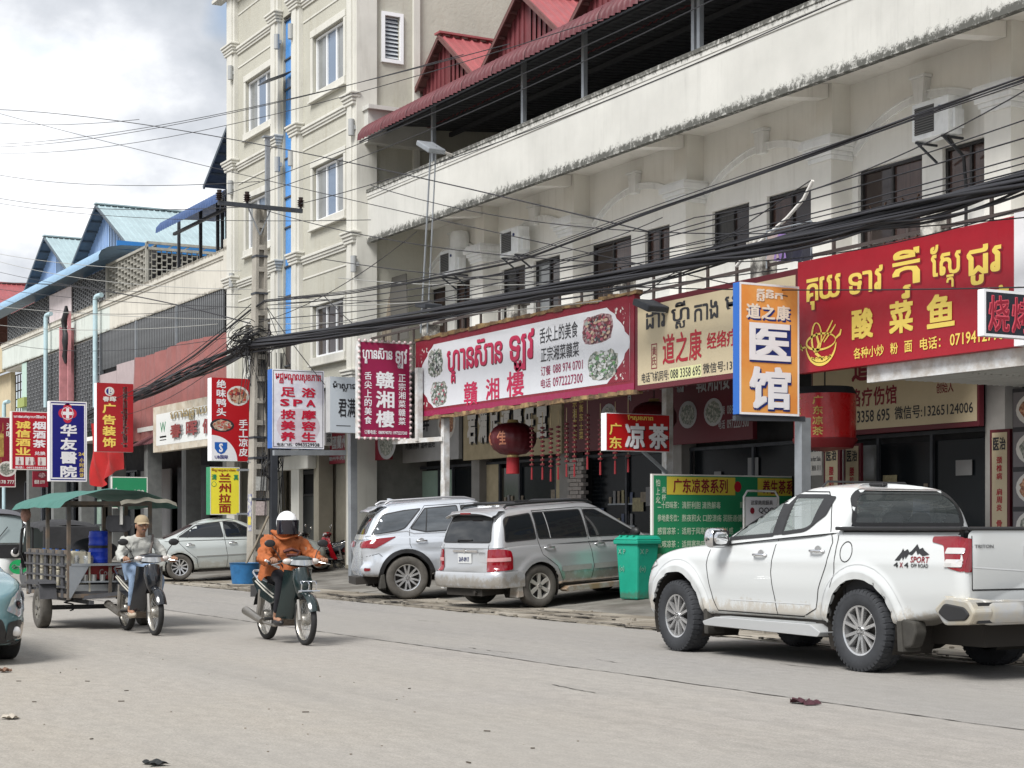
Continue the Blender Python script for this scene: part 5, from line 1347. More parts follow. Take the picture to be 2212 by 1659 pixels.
# ------ lanterns and bead strings
def lantern(cx,cy,cz,R_,label,ch=True):
 t=thing('red_lantern',label,'lantern',(cx,cy,cz),group='round red lanterns')
 prof=[(R_*.25,R_*.70),(R_*.55,R_*.64),(R_*.82,R_*.46),(R_*.97,R_*.2),(R_,0),(R_*.97,-R_*.2),(R_*.82,-R_*.46),(R_*.55,-R_*.64),(R_*.25,-R_*.70)]
 m=MB();n=48
 def fn(u,v):
  k=v*(len(prof)-1);i=min(int(k),len(prof)-2);f_=k-i
  r_=prof[i][0]*(1-f_)+prof[i+1][0]*f_;z=prof[i][1]*(1-f_)+prof[i+1][1]*f_
  r_*=1+.022*abs(math.sin(u*2*PI*10));return(math.cos(u*2*PI)*r_,math.sin(u*2*PI)*r_,z)
 m.grid(fn,80,24);m.build('silk_body',mat('lantern_silk',(.08,.004,.007),.45,var=.1),t,smooth=60)  # silk red darkened to hold the shade the lanterns hang in
 gold=mat('lantern_gold',(.5,.38,.16),.4,metal=.4)
 MB().lathe([(0,R_*.82),(R_*.22,R_*.82),(R_*.27,R_*.68),(0,R_*.68)],20).build('top_cap',gold,t)
 MB().lathe([(0,-R_*.68),(R_*.27,-R_*.68),(R_*.24,-R_*.8),(0,-R_*.8)],20).build('bottom_cap',gold,t)
 MB().lathe([(R_*.27,-R_*.8),(R_*.29,-R_*1.5),(R_*.26,-R_*1.5),(R_*.25,-R_*.8)],28).build('tassel',mat('tassel_red',(.30,.015,.02),.7,var=.2,vscale=9),t,smooth=60)
 MB().tube([(0,0,R_*.82),(0,0,4.55-cz)],.012,5).build('cord',M_black,t)
 if ch:
  for s_,ang in(('佳',-58),('鑫',-108)):
   vs,fs=glyphs(s_,.03);a0=R(ang);m=MB()
   m.addv([(math.cos(a0+(p[0]-.5)*.42/1.0)*R_*1.035*(1-.09*((p[1]-.4)*2)**2),math.sin(a0+(p[0]-.5)*.42)*R_*1.035*(1-.09*((p[1]-.4)*2)**2),(p[1]-.38)*R_*.62)for p in vs])
   for f in fs:m.face(f)
   m.build('character',mat('lantern_print',(.42,.16,.09),.5),t)
 return t
p=onY(1107,948,15.9);lantern(p.x,15.9,p.z,.45,'big round red lantern with printed characters and a tube tassel')
p=onY(1412,902,17.4);lantern(p.x,17.4,p.z,.42,'dark red lantern half hidden behind the small herbal tea sign',False)
p=onY(1781,900,16.2);cx,cz=p.x,p.z;Rr=.455
t=thing('drum_lantern','large red cylindrical drum lantern with golden vertical characters','lantern',(cx,16.2,cz))
MB().lathe([(Rr,.33),(Rr,-.33)],40).build('drum',mat('drum_red',(.44,.008,.010),.3,var=.05,coat=.3),t,smooth=60)
MB().lathe([(0,.45),(Rr*.9,.43),(Rr*1.02,.33),(Rr,.325)],40).build('dark_top',M_black,t,smooth=40)
MB().lathe([(Rr*1.04,-.325),(Rr*1.04,-.36),(Rr*.9,-.47),(0,-.52)],40).build('lower_bowl',mat('drum_dark_red',(.16,.006,.01),.4),t,smooth=40)
MB().tube([(0,0,.44),(0,0,4.6-cz)],.012,5).build('cord',M_black,t)
for ang in(-52,-97):
 for k,ch in enumerate('广东凉茶'):
  vs,fs=glyphs(ch,.02);a0=R(ang);m=MB()
  m.addv([(math.cos(a0+(q[0]-.5)*.36)*(Rr+.006),math.sin(a0+(q[0]-.5)*.36)*(Rr+.006),.29-k*.15-.12+q[1]*.13)for q in vs])
  for f in fs:m.face(f)
  m.build('character',C_gold,t)
t0=None
for i,(px,yb)in enumerate(((1148,1036),(1171,1036),(1189,1040),(1205,1036),(1223,1030),(1240,1030),(1268,1014),(1296,1026),(1328,1024),(1356,1020))):
 p=onY(px,yb,15.7);zt=4.1
 if t0 is None:
  t0=thing('bead_string','x','bead string',(p.x,15.7,p.z),group='red bead strings hanging below the long white sign')
  bead=None
  for k in range(9):
   c=Vector((0,0,.28+k*.085))
   if bead is None:bead=MB().lathe([(0,-.028),(.045,-.012),(.045,.012),(0,.028)],8).build('bead',mat('bead_red',(.13,.015,.02),.4),t0);bead.location=c
   else:inst(bead,'bead',t0,c)
  MB().tube([(0,0,.25),(0,0,1.25)],.008,4).build('string',mat('gold_string',(.45,.35,.2),.5),t0)
  MB().lathe([(0,.24),(.016,.22),(.02,0),(0,0)],8).build('tassel',mat('tassel_red2',(.22,.015,.02),.7),t0)
  r_=t0
 else:r_=dup(t0,(p.x,15.7,p.z))
 r_['label']=['first','second','third','fourth','fifth','sixth','seventh','eighth','ninth','tenth'][i]+' string of red beads counting from the big round lantern'
# ------ utility pole
PX,PY=-39.5,14.6
PX=FX(556,PY);zt=FZ(560,447,PY)
pole=thing('utility_pole','weathered concrete utility pole with recessed panels, steel crossarm and insulators','utility pole',(PX,PY,.1))
M_pole=mat('pole_concrete',(.36,.335,.29),.92,var=.2,vscale=2,streak=.6,dirt=(.16,.14,.11),bump=.5,bscale=30)
m=MB();hb,ht=.22,.13;zb=-.05;ztl=zt-.1
def hw(z):return hb+(ht-hb)*(z/ztl)
def dx(z):return .16*(z/ztl)
N_=17
for k in range(N_):
 z0,z1=ztl*k/N_,ztl*(k+1)/N_
 for(z_a,z_b,full)in((z0,z0+.12,True),(z0+.12,z1,False)):
  for(ya,yb)in(((-1,1),)if full else((-1,1),)):
   wa,wb=hw(z_a),hw(z_b);da,db=dx(z_a),dx(z_b)
   if full:m.hexa([(da-wa,-wa,z_a),(da+wa,-wa,z_a),(da+wa,wa,z_a),(da-wa,wa,z_a),(db-wb,-wb,z_b),(db+wb,-wb,z_b),(db+wb,wb,z_b),(db-wb,wb,z_b)])
   else:
    t_=.075
    for s_ in(-1,1):
     m.hexa([(da-wa,s_*wa-(t_ if s_>0 else 0),z_a),(da+wa,s_*wa-(t_ if s_>0 else 0),z_a),(da+wa,s_*wa+(0 if s_>0 else t_),z_a),(da-wa,s_*wa+(0 if s_>0 else t_),z_a),(db-wb,s_*wb-(t_ if s_>0 else 0),z_b),(db+wb,s_*wb-(t_ if s_>0 else 0),z_b),(db+wb,s_*wb+(0 if s_>0 else t_),z_b),(db-wb,s_*wb+(0 if s_>0 else t_),z_b)])
    m.hexa([(da-wa*.45,-wa+t_,z_a),(da+wa*.45,-wa+t_,z_a),(da+wa*.45,wa-t_,z_a),(da-wa*.45,wa-t_,z_a),(db-wb*.45,-wb+t_,z_b),(db+wb*.45,-wb+t_,z_b),(db+wb*.45,wb-t_,z_b),(db-wb*.45,wb-t_,z_b)])
m.build('shaft',M_pole,pole)
ca,cb=onX(470,438,PX+.4),onX(652,456,PX+.4)
m=MB();m.bar(ca,cb,.09,.1);m.build('crossarm',M_steeld,pole,w=True)
tc=Vector((PX+.3,(ca.y+cb.y)/2,ca.z))
m=MB();a=onX(536,450,PX+.36);b_=onX(561,508,PX+.36);c_=onX(583,455,PX+.36);m.bar(a,b_,.05,.02);m.build('brace',M_steel,pole,w=True)
m=MB();m.bar(c_,b_,.05,.02);m.build('brace',M_steel,pole,w=True)
m=MB();a=onX(577,450,PX+.3);b_=onX(577,298,PX+.3);m.bar(a,b_,.1);m.box(b_.x-.08,b_.x+.08,b_.y-.12,b_.y+.12,b_.z,b_.z+.04);m.build('top_mast',M_steel,pole,w=True)
ins_m=mat('insulator_brown',(.03,.02,.018),.25)
for px,py in((473,432),(533,436),(649,448)):
 p=onX(px,py,PX+.4);m=MB()
 pr=[(0.0,-.05),(.03,-.05),(.03,0)]
 for k in range(4):pr+=[(.095,.01+k*.05),(.05,.035+k*.05)]
 pr+=[(.06,.24),(0,.25)]
 m.lathe(pr,14,'z',p);m.build('insulator',ins_m,pole,w=True,smooth=50)
for zz in(6.9,3.4,2.9,1.9,7.8):
 m=MB();w_=hw(zz)+.012;m.box(dx(zz)-w_,dx(zz)+w_,-w_,w_,zz,zz+.05);m.build('clamp_band',M_steeld,pole)
for zz,c1 in((2.35,'poster_white'),(1.75,'poster_pink')):
 m=MB();w_=hw(zz);m.box(dx(zz)+w_+.004,dx(zz)+w_+.01,-.14,.14,zz-.22,zz+.12);m.build('pasted_notice',mat(c1,(.5,.42,.40)if c1[-1]=='k' else(.45,.45,.42),.8,var=.35,vscale=20),pole)
m=MB();w_=hw(1.5);m.box(dx(1.5)-.12,dx(1.5)+.12,-w_-.012,-w_-.004,1.15,2.05);m.build('pasted_notice',mat('poster_blue',(.10,.10,.28),.7,col2=(.5,.5,.45),c2amt=.5,c2scale=9),pole)
m=MB();w_=hw(1.4);m.box(dx(1.4)-.1,dx(1.4)+.1,-w_-.02,-w_-.013,1.3,1.5);m.build('pasted_notice',mat('poster_yellow',(.6,.5,.08),.7,var=.3,vscale=20),pole)
for i,(ya,xa,xb)in enumerate(((817,540,575),(997,540,600),(1015,517,560),(1110,517,600))):
 m=MB();m.bar(onX(xa-6,ya,PX-.1),onX(xb,ya,PX-.1),.05);m.build('sign_arm',M_steel,pole,w=True)
m=MB();m.bar(onX(540,1000,PX),onX(600,930,PX),.05);m.bar(onX(556,830,PX),onX(600,905,PX),.05);m.build('sign_arm',M_steel,pole,w=True,kind='stuff')
rt=random.Random(12)
pc_=onX(545,735,PX)
m=MB()
for k in range(70):
 n=14;a0=rt.uniform(0,6.28);r_=rt.uniform(.1,.42);off=Vector((rt.uniform(-.15,.2),rt.uniform(-.35,.25),rt.uniform(-.28,.22)))
 ex=rt.uniform(.3,1.2);tw=rt.uniform(2,6)
 m.tube([(pc_.x+off.x+.25*math.sin(a0+tw*j/n),pc_.y+off.y+r_*math.cos(a0+tw*j/n),pc_.z+off.z+r_*ex*.6*math.sin(a0+tw*1.2*j/n))for j in range(n)],rt.uniform(.008,.016),4,False)
for k in range(34):
 x_,y_=pc_.x+rt.uniform(.0,.35),pc_.y+rt.uniform(-.3,.25);z1=pc_.z-.2;ln=rt.uniform(.4,1.7)
 m.tube([(x_,y_,z1),(x_+rt.uniform(-.08,.08),y_+rt.uniform(-.1,.1),z1-ln*.5),(x_+rt.uniform(-.1,.1),y_+rt.uniform(-.15,.15),z1-ln)],.008,4,False)
tag(m.build('cable_tangle',M_black,None),'thick tangle of looped black cables on the utility pole','cable tangle')
m=MB()
pc2=onX(577,1000,PX)
for k in range(26):
 n=16;r_=rt.uniform(.12,.24);oy,oz,ox=rt.uniform(-.06,.06),rt.uniform(-.2,.2),rt.uniform(.05,.3)
 m.tube([(pc2.x+ox,pc2.y+oy+r_*math.cos(2*PI*j/n),pc2.z+oz+r_*1.1*math.sin(2*PI*j/n))for j in range(n+1)],.009,4,False)
for k in range(14):
 y_=pc2.y+rt.uniform(-.25,.4);m.tube([(pc2.x+.25,y_,5.6),(pc2.x+.28,y_+rt.uniform(-.1,.1),3.5),(pc2.x+.26,y_+rt.uniform(-.15,.15),rt.uniform(.6,2.4))],.01,4,False)
tag(m.build('cable_coil',M_black,None),'coiled black cables and drop wires on the lower part of pole','cable coil')
# ------ overhead wires
M_wire=mat('wire_black',(.02,.02,.024),.6)
M_wireg=mat('wire_pale',(.32,.32,.30),.6)
def sag(p,q,s_,n=14):
 p,q=Vector(p),Vector(q)
 return[p.lerp(q,k/n)-Vector((0,0,s_*4*(k/n)*(1-k/n)))for k in range(n+1)]
WL={}
def wire(x0,y0,x1,y1,sg=.15,r=.012,Y0=14.6,Y1=None,pale=False,label=None):
 Y1=Y0 if Y1 is None else Y1
 p=onY(x0,y0,Y0);q=onY(x1,y1,Y1)
 m=MB();m.tube(sag(p,q,sg,16),r,5,False)
 o=m.build('overhead_wire',M_wireg if pale else M_wire,None)
 def reg(x,y):
  h=['high up','upper part','middle part','low down'][0 if y<200 else 1 if y<420 else 2 if y<620 else 3]
  if y<20:return 'top photo edge'
  if x<0:return 'left photo edge '+h
  if x>2190:return 'right photo edge '+h
  if 440<x<680:return('pole crossarm' if y<470 else 'utility pole')
  return('signs left of the pole' if x<480 else 'long sign front' if x<1400 else 'balcony over the tan sign')
 tag(o,('pale' if pale else 'thick' if r>.0115 else 'thin')+' wire, '+reg(x0,y0)+' to '+reg(x1,y1),'wire','pale overhead wires' if pale else 'black overhead wires')
 WL.setdefault(o['label'],[]).append((y0+y1,o))
 return o
t=thing('cable_bundle','thick bundle of black cables sagging from the pole across the whole frontage','cable bundle',(PX,PY,5.9))
bp=[(545,742),(700,722),(912,684),(1130,640),(1380,588),(1600,540),(1830,488),(2030,440),(2240,385)]
BP=[onY(x,y,14.4)for x,y in bp]
def path(P,n):
 out=[]
 for k in range(n+1):
  t_=k/n*(len(P)-1);i=min(int(t_),len(P)-2);out.append(P[i].lerp(P[i+1],t_-i))
 return out
rc=random.Random(21)
base=path(BP,40)
for k in range(34):
 a0=rc.uniform(0,6.28);rr_=.125*math.sqrt(rc.random());f1,f2=rc.uniform(.15,.6),rc.uniform(0,6)
 low=rc.random()<.2
 P=[b+Vector((0,rr_*math.cos(a0+f1*j*.4),rr_*math.sin(a0+f1*j*.4+.3)-(.10*abs(math.sin(j*.35+f2))if low else 0)))for j,b in enumerate(base)]
 m=MB();m.tube(P,rc.uniform(.012,.026),5,False);m.build('cable',M_wire,t,w=True,smooth=80)
t=thing('cable_bundle','black cable bundle dropping from the pole towards the lower left signs','cable bundle',(PX,PY,5.8))
base=path([onY(545,738,14.6),onY(440,790,15.0),onY(340,832,15.6),onY(280,858,16.2),onY(200,890,16.8),onY(150,905,16.9)],24)
for k in range(22):
 a0=rc.uniform(0,6.28);rr_=.17*math.sqrt(rc.random());f1=rc.uniform(.1,.5)
 P=[b+Vector((0,rr_*math.cos(a0+f1*j*.5),rr_*math.sin(a0+f1*j*.5)-.12*abs(math.sin(j*.3+a0))))for j,b in enumerate(base)]
 m=MB();m.tube(P,rc.uniform(.014,.03),5,False);m.build('cable',M_wire,t,w=True,smooth=80)
t=thing('cable_bundle','thinner black cable bundle rising from the pole to the upper right corner','cable bundle',(PX,PY,6.2))
base=path([onY(300,850,14.5),onY(420,770,14.5),onY(565,652,14.5),onY(760,632,14.5),onY(900,606,14.5),onY(1120,560,14.5),onY(1400,455,14.4),onY(1700,350,14.4),onY(1990,245,14.4),onY(2240,160,14.4)],44)
for k in range(5):
 a0=rc.uniform(0,6.28);rr_=.045*math.sqrt(rc.random())+.01
 P=[b+Vector((0,rr_*math.cos(a0+j*.12),rr_*math.sin(a0+j*.12)))for j,b in enumerate(base)]
 m=MB();m.tube(P,rc.uniform(.007,.013),5,False);m.build('cable',M_wire,t,w=True,smooth=80)
wl=[(473,425,1481,0,.1,.011),(533,428,1600,-30,.15,.011),(649,440,1900,-40,.2,.011),(-20,312,1100,95,.3,.011),(-20,318,1000,118,.3,.011),(-20,330,1300,40,.5,.010),(-20,236,1400,500,-.3,.014),(-20,240,1700,640,.1,.010),(-20,264,300,258,.1,.011),(-20,375,560,392,.2,.011),(-20,425,560,445,.2,.012),(-20,436,800,475,.2,.010),(-20,583,520,636,.2,.010),(-20,612,545,700,-.25,.02),(-20,622,560,665,.1,.011),(-20,735,500,728,.3,.010),(545,700,900,500,.2,.010),(700,560,2240,620,.2,.011),(600,640,1700,580,.2,.010),(560,660,2240,290,.3,.012),(560,668,2240,330,.3,.011),(560,690,2240,360,.25,.012),(600,655,2240,250,.35,.010),(900,610,2240,345,.2,.010),(1000,600,2240,372,.15,.010),(565,720,1500,470,.2,.010),(800,400,2212,470,.4,.010),(560,450,1380,1010-440,.2,.011),(560,640,700,830,.05,.012),(570,650,640,830,.0,.010),(700,640,780,715,.02,.012),(1100,560,1430,470,.1,.009),(1380,640,1750,390,.0,.010),(1440,560,2240,440,.2,.010),(1500,470,2240,180,.2,.010),(1700,480,2240,400,.1,.010),(240,865,560,640,.2,.013),(260,860,545,690,.25,.011),(300,835,530,715,.2,.010),(200,905,540,730,.4,.010),(-20,640,470,665,.3,.010),]
for i,w_ in enumerate(wl):wire(*w_[:4],sg=w_[4]*1.3,r=w_[5]*.85,Y0=14.5+(i%5)*.08)
for w_ in((560,700,1300,650,.1),(600,660,1400,600,.15),(-20,700,470,700,.2),(-20,660,500,690,.1),(730,600,1250,610,.1),(1260,640,1500,575,.05),(-20,560,560,625,.3),(-20,545,520,585,.2)):
 wire(*w_[:4],sg=w_[4],r=.010,Y0=14.9,pale=True)
for lb,L_ in WL.items():
 L_.sort(key=lambda q:q[0])
 if len(L_)>1:
  for k,(q,o)in enumerate(L_):o['label']=['uppermost','second','third','fourth','fifth'][k]+(' ' if k==0 else ' from the top, ')+lb
m=MB();m.tube([onY(1755,390,17.0),onY(1735,430,17.0),onY(1700,470,17.0),onY(1655,510,17.0),onY(1620,540,17.0),onY(1590,575,17.0)],.028,8);tag(m.build('hose',C_plate,None,smooth=80),'curved white hose hanging past the windows above the tan sign','hose')
def flood(p,label,tilt,arm):
 t=thing('flood_lamp',label,'flood lamp',p)
 m=MB(Matrix.Rotation(tilt,4,'Y'));m.box(-.34 if arm=='w' else-.24,.34 if arm=='w' else .24,-.2,.2,-.06,.05);m.build('lamp_head',M_steeld if arm!='w' else M_steel,t,bevel=.02)
 m=MB(Matrix.Rotation(tilt,4,'Y'));m.box(-.25,.25,-.14,.14,-.055,-.042);m.build('lens',mat('lamp_lens',(.35,.35,.33),.2),t)
 return t
p=onY(930,318,16.0);t=flood(p,'rectangular flood lamp tilted on thin tubes in front of the parapet',R(25),'w')
m=MB();q=onY(908,720,16.0);m.tube([q,p],.022,6);m.build('pole_tube',M_steel,t,w=True)
m=MB();q=onY(922,720,16.1);m.tube([q,p+Vector((.15,.05,0))],.018,6);m.build('pole_tube',M_steel,t,w=True)
m=MB();m.tube([p,onY(975,335,16.6)],.03,6);m.build('arm',M_steelw,t,w=True)
p=onY(1405,660,15.0);t=flood(p,'black flood lamp on a short arm above the tan sign',R(20),'d');m=MB();m.tube([p,onY(1445,672,15.3)],.03,6);m.build('arm',M_steeld,t,w=True)
p=onY(925,660,15.2);t=flood(p,'black flood lamp on the white tubes above the magenta upright sign',R(10),'d');m=MB();m.tube([p,onY(912,670,16)],.03,6);m.build('arm',M_steeld,t,w=True)
t=thing('leaning_boards','old dark wooden boards leaning on the balcony beside the tall building','boards',onY(845,735,17.6))
for i,(xa,xb,ya,yb)in enumerate(((815,830,605,740),(826,842,600,742),(842,880,602,740))):
 a,b_=onY(xa,yb,17.6+i*.05),onY(xa-4,ya,17.9)
 w_=(FX(xb,17.6)-FX(xa,17.6));m=MB();m.hexa([a,a+Vector((w_,0,0)),a+Vector((w_,.04,0)),a+Vector((0,.04,0)),b_,b_+Vector((w_,0,0)),b_+Vector((w_,.04,0)),b_+Vector((0,.04,0))]);m.build('board',M_wood if i!=2 else mat('mesh_board',(.09,.085,.075),.9),t,w=True)
t=thing('clothes_rack','metal clothes rack with dark washing on the balcony above the tan sign','clothes rack',onY(1700,545,16.9))
m=MB();a,b_=onY(1655,500,16.9),onY(1752,478,16.9);m.tube([a,b_],.015,6);m.tube([b_,b_-Vector((0,0,.6))],.015,6);m.tube([a,a-Vector((0,0,.6))],.015,6);m.build('rack_frame',M_steel,t,w=True)
for k,(px,cl)in enumerate(((1668,(.35,.28,.26)),(1684,(.22,.14,.34)),(1700,(.02,.02,.03)),(1722,(.02,.02,.035)),(1742,(.03,.03,.04)))):
 a=onY(px,500,16.9);m=MB();m.grid(lambda u,v,a=a:(a.x+(u-.5)*.28*(1+.3*v),a.y+.03*math.sin(u*9+v*3),a.z-.05-.42*v+(.04*abs(u-.5))),10,6);m.build('garment',mat('garment%d'%k,cl,.9),t,w=True,smooth=80)
m=MB();a,b_=onY(196,915,16.4),onY(262,1035,16.4)
m.grid(lambda u,v:(a.x+(b_.x-a.x)*u,16.4+.12*math.sin(u*11+v*4)+.05*math.sin(u*27-v*5),a.z+(b_.z-a.z)*v*(1+.12*math.sin(u*5))*(1-.06*u)),60,20)
tag(m.build('red_cloth',mat('red_cloth',(.36,.008,.008),.55,var=.1),None,smooth=80),'bright red cloth hanging in folds behind the blue and red signs','cloth')
# ------ vehicle toolkit (local axes: x forward, y left, z up, origin on the ground at the rear axle)
def itp(keys,x):
 if x<=keys[0][0]:return keys[0][1]
 if x>=keys[-1][0]:return keys[-1][1]
 for i in range(len(keys)-1):
  x0,y0=keys[i];x1,y1=keys[i+1]
  if x0<=x<=x1:
   h=x1-x0
   def sl(j):
    if j<=0 or j>=len(keys)-1:return None
    a=(keys[j][1]-keys[j-1][1])/(keys[j][0]-keys[j-1][0]);b=(keys[j+1][1]-keys[j][1])/(keys[j+1][0]-keys[j][0])
    return 0 if a*b<=0 else 2*a*b/(a+b)
   d=(y1-y0)/h;m0=sl(i);m1=sl(i+1);m0=d if m0 is None else m0;m1=d if m1 is None else m1
   t=(x-x0)/h
   return(2*t**3-3*t*t+1)*y0+(t**3-2*t*t+t)*h*m0+(-2*t**3+3*t*t)*y1+(t**3-t*t)*h*m1
def inpoly(x,z,P):
 c=False;n=len(P)
 for i in range(n):
  x0,z0=P[i];x1,z1=P[i-1]
  if(z0>z)!=(z1>z)and x<(x1-x0)*(z-z0)/(z1-z0)+x0:c=not c
 return c
def smooth01(t):t=max(0,min(1,t));return t*t*(3-2*t)
def roundpoly(P,r,n=4):
 """round the corners of a polygon"""
 out=[]
 m=len(P)
 for i in range(m):
  a,b,c=Vector(P[i-1]),Vector(P[i]),Vector(P[(i+1)%m])
  rr=r[i]if isinstance(r,(list,tuple))else r
  la,lc=(a-b).length,(c-b).length;q=min(rr,la*.45,lc*.45)
  p0=b+(a-b).normalized()*q;p1=b+(c-b).normalized()*q
  if rr<1e-4:out.append(tuple(b));continue
  for k in range(n+1):
   t=k/n;p=p0*(1-t)**2+b*2*t*(1-t)+p1*t*t;out.append(tuple(p))
 return out
class Car:
 def __init__(self,spec):
  self.s=spec;self.build_surfaces()
 def wx(self,x):
  s=self.s;w=itp(s['w'],x)
  for d,rc in((x-s['x0'],s['rcr']),(s['x1']-x,s['rcf'])):
   if d<rc:w-=rc*.75*(1-math.sqrt(max(0,1-((rc-d)/rc)**2)))
  return w
 def build_surfaces(self):
  s=self.s
  sec=s.get('sec',[(0,0),(.80,0),(.90,.01),(.955,.05),(.975,.12),(.99,.25),(1,.42),(1,.56),(.992,.70),(.978,.80),(.965,.88),(.945,.95),(.90,.99),(.80,1.0),(.4,1.0),(0,1.0)])
  def rs(P,n):
   L_=[0]
   for a,b in zip(P[:-1],P[1:]):L_.append(L_[-1]+math.hypot((b[0]-a[0])*.9,(b[1]-a[1])*.9))
   out=[]
   for k in range(n+1):
    t=L_[-1]*k/n
    for i in range(len(P)-1):
     if t<=L_[i+1]+1e-9:break
    f=(t-L_[i])/(L_[i+1]-L_[i]);out.append((P[i][0]+(P[i+1][0]-P[i][0])*f,P[i][1]+(P[i+1][1]-P[i][1])*f))
   return out
  S=rs(sec,64)
  xs=[]
  for k in range(7):xs.append(s['x0']+s['rcr']*(1-math.cos(PI/2*k/6)))
  n=int((s['x1']-s['rcf']-xs[-1])/.035)
  a,b=xs[-1],s['x1']-s['rcf']
  xs+=[a+(b-a)*k/n for k in range(1,n)]
  for k in range(7):xs.append(s['x1']-s['rcf']*(1-math.cos(PI/2*(6-k)/6)))
  V,F=[],[]
  ring=[]
  for x in xs:
   w=self.wx(x);zb,zt,cr=itp(s['zb'],x),itp(s['zt'],x),itp(s.get('crown',[(0,.02)]),x)
   pts=[]
   half=[]
   for(fy,fz)in S:
    y=w*fy;z=zb+(zt-zb)*fz
    if fz>=.999:z+=cr*(1-(fy/.8)**2 if fy<.8 else 0)
    if 'crease' in s and .05<fz<.98:
     for(zc,amp,wid)in s['crease']:y+=amp*math.exp(-((z-zc)/wid)**2)
    for(ax,ar)in s['arch']:
     d=math.hypot(x-ax,z-s['axz'])-ar
     if-0.02<d<.16 and fy>.7 and z<zt-.05:y+=s['flare']*(1-smooth01((d-.06)/.09))
    half.append((x,y,z))
   pts=half+[(p[0],-p[1],p[2])for p in reversed(half[1:-1])]
   ring.append(pts)
  m=len(ring[0])
  for pts in ring:
   for(x,y,z)in pts:
    r_=itp(s['xr'],z)*(1-smooth01((x-s['x0'])/.5));f_=itp(s['xf'],z)*(1-smooth01((s['x1']-x)/.6))
    V.append([x+r_+f_,y,z])
  for i in range(len(ring)-1):
   for k in range(m):F.append((i*m+k,i*m+(k+1)%m,(i+1)*m+(k+1)%m,(i+1)*m+k))
  self.full=([tuple(v)for v in V],list(F)+[tuple(reversed(range(m))),tuple((len(ring)-1)*m+k for k in range(m))])
  ins=[]
  for v in V:
   q=None
   for(ax,ar)in s['arch']:
    if math.hypot(v[0]-ax,v[2]-s['axz'])<ar and abs(v[1])>.45:q=(ax,ar)
   ins.append(q)
  F2=[f for f in F if not all(ins[i]for i in f)]
  if s.get('bed'):
   bx0,bx1,byw=s['bed']
   F2=[f for f in F2 if not(all(bx0-.04<V[i][0]<bx1+.04 and abs(V[i][1])<byw+.02 and V[i][2]>1.2 for i in f))]
  for i,q in enumerate(ins):
   if q:
    dx,dz=V[i][0]-q[0],V[i][2]-s['axz'];d=math.hypot(dx,dz)or 1
    if dz<0:V[i][0]=q[0]+math.copysign(math.sqrt(max(0,q[1]**2-dz*dz)),dx)
    else:V[i][0]=q[0]+dx/d*q[1];V[i][2]=s['axz']+dz/d*q[1]
  self.body=([tuple(v)for v in V],F2)
  caps=[tuple(reversed(range(m))),tuple((len(ring)-1)*m+k for k in range(m))]
  self.body[1].extend(caps)
  g=s['gh'];nl,N=14,150
  GV,GF=[],[]
  def ringpts(xr,xf,w,rc,wr=None):
   out=[];L=xf-xr
   wr=wr or w
   nf=14;nc=7;ns=(N-2*nf-4*nc)//2
   def wl(x):return wr+(w-wr)*smooth01((x-xr)/(L*.6))
   for k in range(ns):x=xr+rc+(L-2*rc)*k/ns;out.append((x,-wl(x)))
   for k in range(nc):t=PI/2*k/nc;out.append((xf-rc+rc*math.sin(t),-(w-rc+rc*math.cos(t))))
   for k in range(nf):out.append((xf+.05*(1-((k/nf)*2-1)**2)*1.2,-(w-rc)+2*(w-rc)*k/nf))
   for k in range(nc):t=PI/2*k/nc;out.append((xf-rc+rc*math.cos(t),(w-rc+rc*math.sin(t))))
   for k in range(ns):x=xf-rc-(L-2*rc)*k/ns;out.append((x,wl(x)))
   for k in range(nc):t=PI/2*k/nc;out.append((xr+rc-rc*math.sin(t),(wr-rc+rc*math.cos(t))))
   for k in range(nf):out.append((xr-.02*(1-((k/nf)*2-1)**2),(wr-rc)-2*(wr-rc)*k/nf))
   for k in range(nc):t=PI/2*k/nc;out.append((xr+rc-rc*math.cos(t),-(wr-rc+rc*math.sin(t))))
   return out
  for l in range(nl+1):
   t=l/nl
   xr,xf,w=itp(g['xr'],t),itp(g['xf'],t),itp(g['w'],t);wr=itp(g['wr'],t)if 'wr' in g else None
   for(x,y)in ringpts(xr,xf,w,itp(g['rc'],t),wr):
    z=itp(g['zb'],x)*(1-t)+itp(g['zt'],x)*t
    GV.append((x,y,z))
  cnt=len(GV)//(nl+1)
  top=GV[-cnt:];xa,xb=itp(g['xr'],1),itp(g['xf'],1);wt=itp(g['w'],1)
  for kk in range(1,7):
   q=1-kk/6
   for(x,y,z)in top:
    xc=min(max(x,xa+(1-q)*.45),xb-(1-q)*.45);GV.append((xc,y*q,z+g.get('crown',.05)*(1-q**2)**.9))
  rows=nl+1+6
  for l in range(rows-1):
   for k in range(cnt):GF.append((l*cnt+k,l*cnt+(k+1)%cnt,(l+1)*cnt+(k+1)%cnt,(l+1)*cnt+k))
  GF.append(tuple((rows-1)*cnt+k for k in range(cnt)))
  self.gh=(GV,GF)
  self.bvh_b=BVHTree.FromPolygons(self.full[0],self.full[1])
  self.bvh_g=BVHTree.FromPolygons(GV,GF)
  vs=self.full[0]+GV;n=len(self.full[0])
  self.bvh=BVHTree.FromPolygons(vs,self.full[1]+[tuple(i+n for i in f)for f in GF])
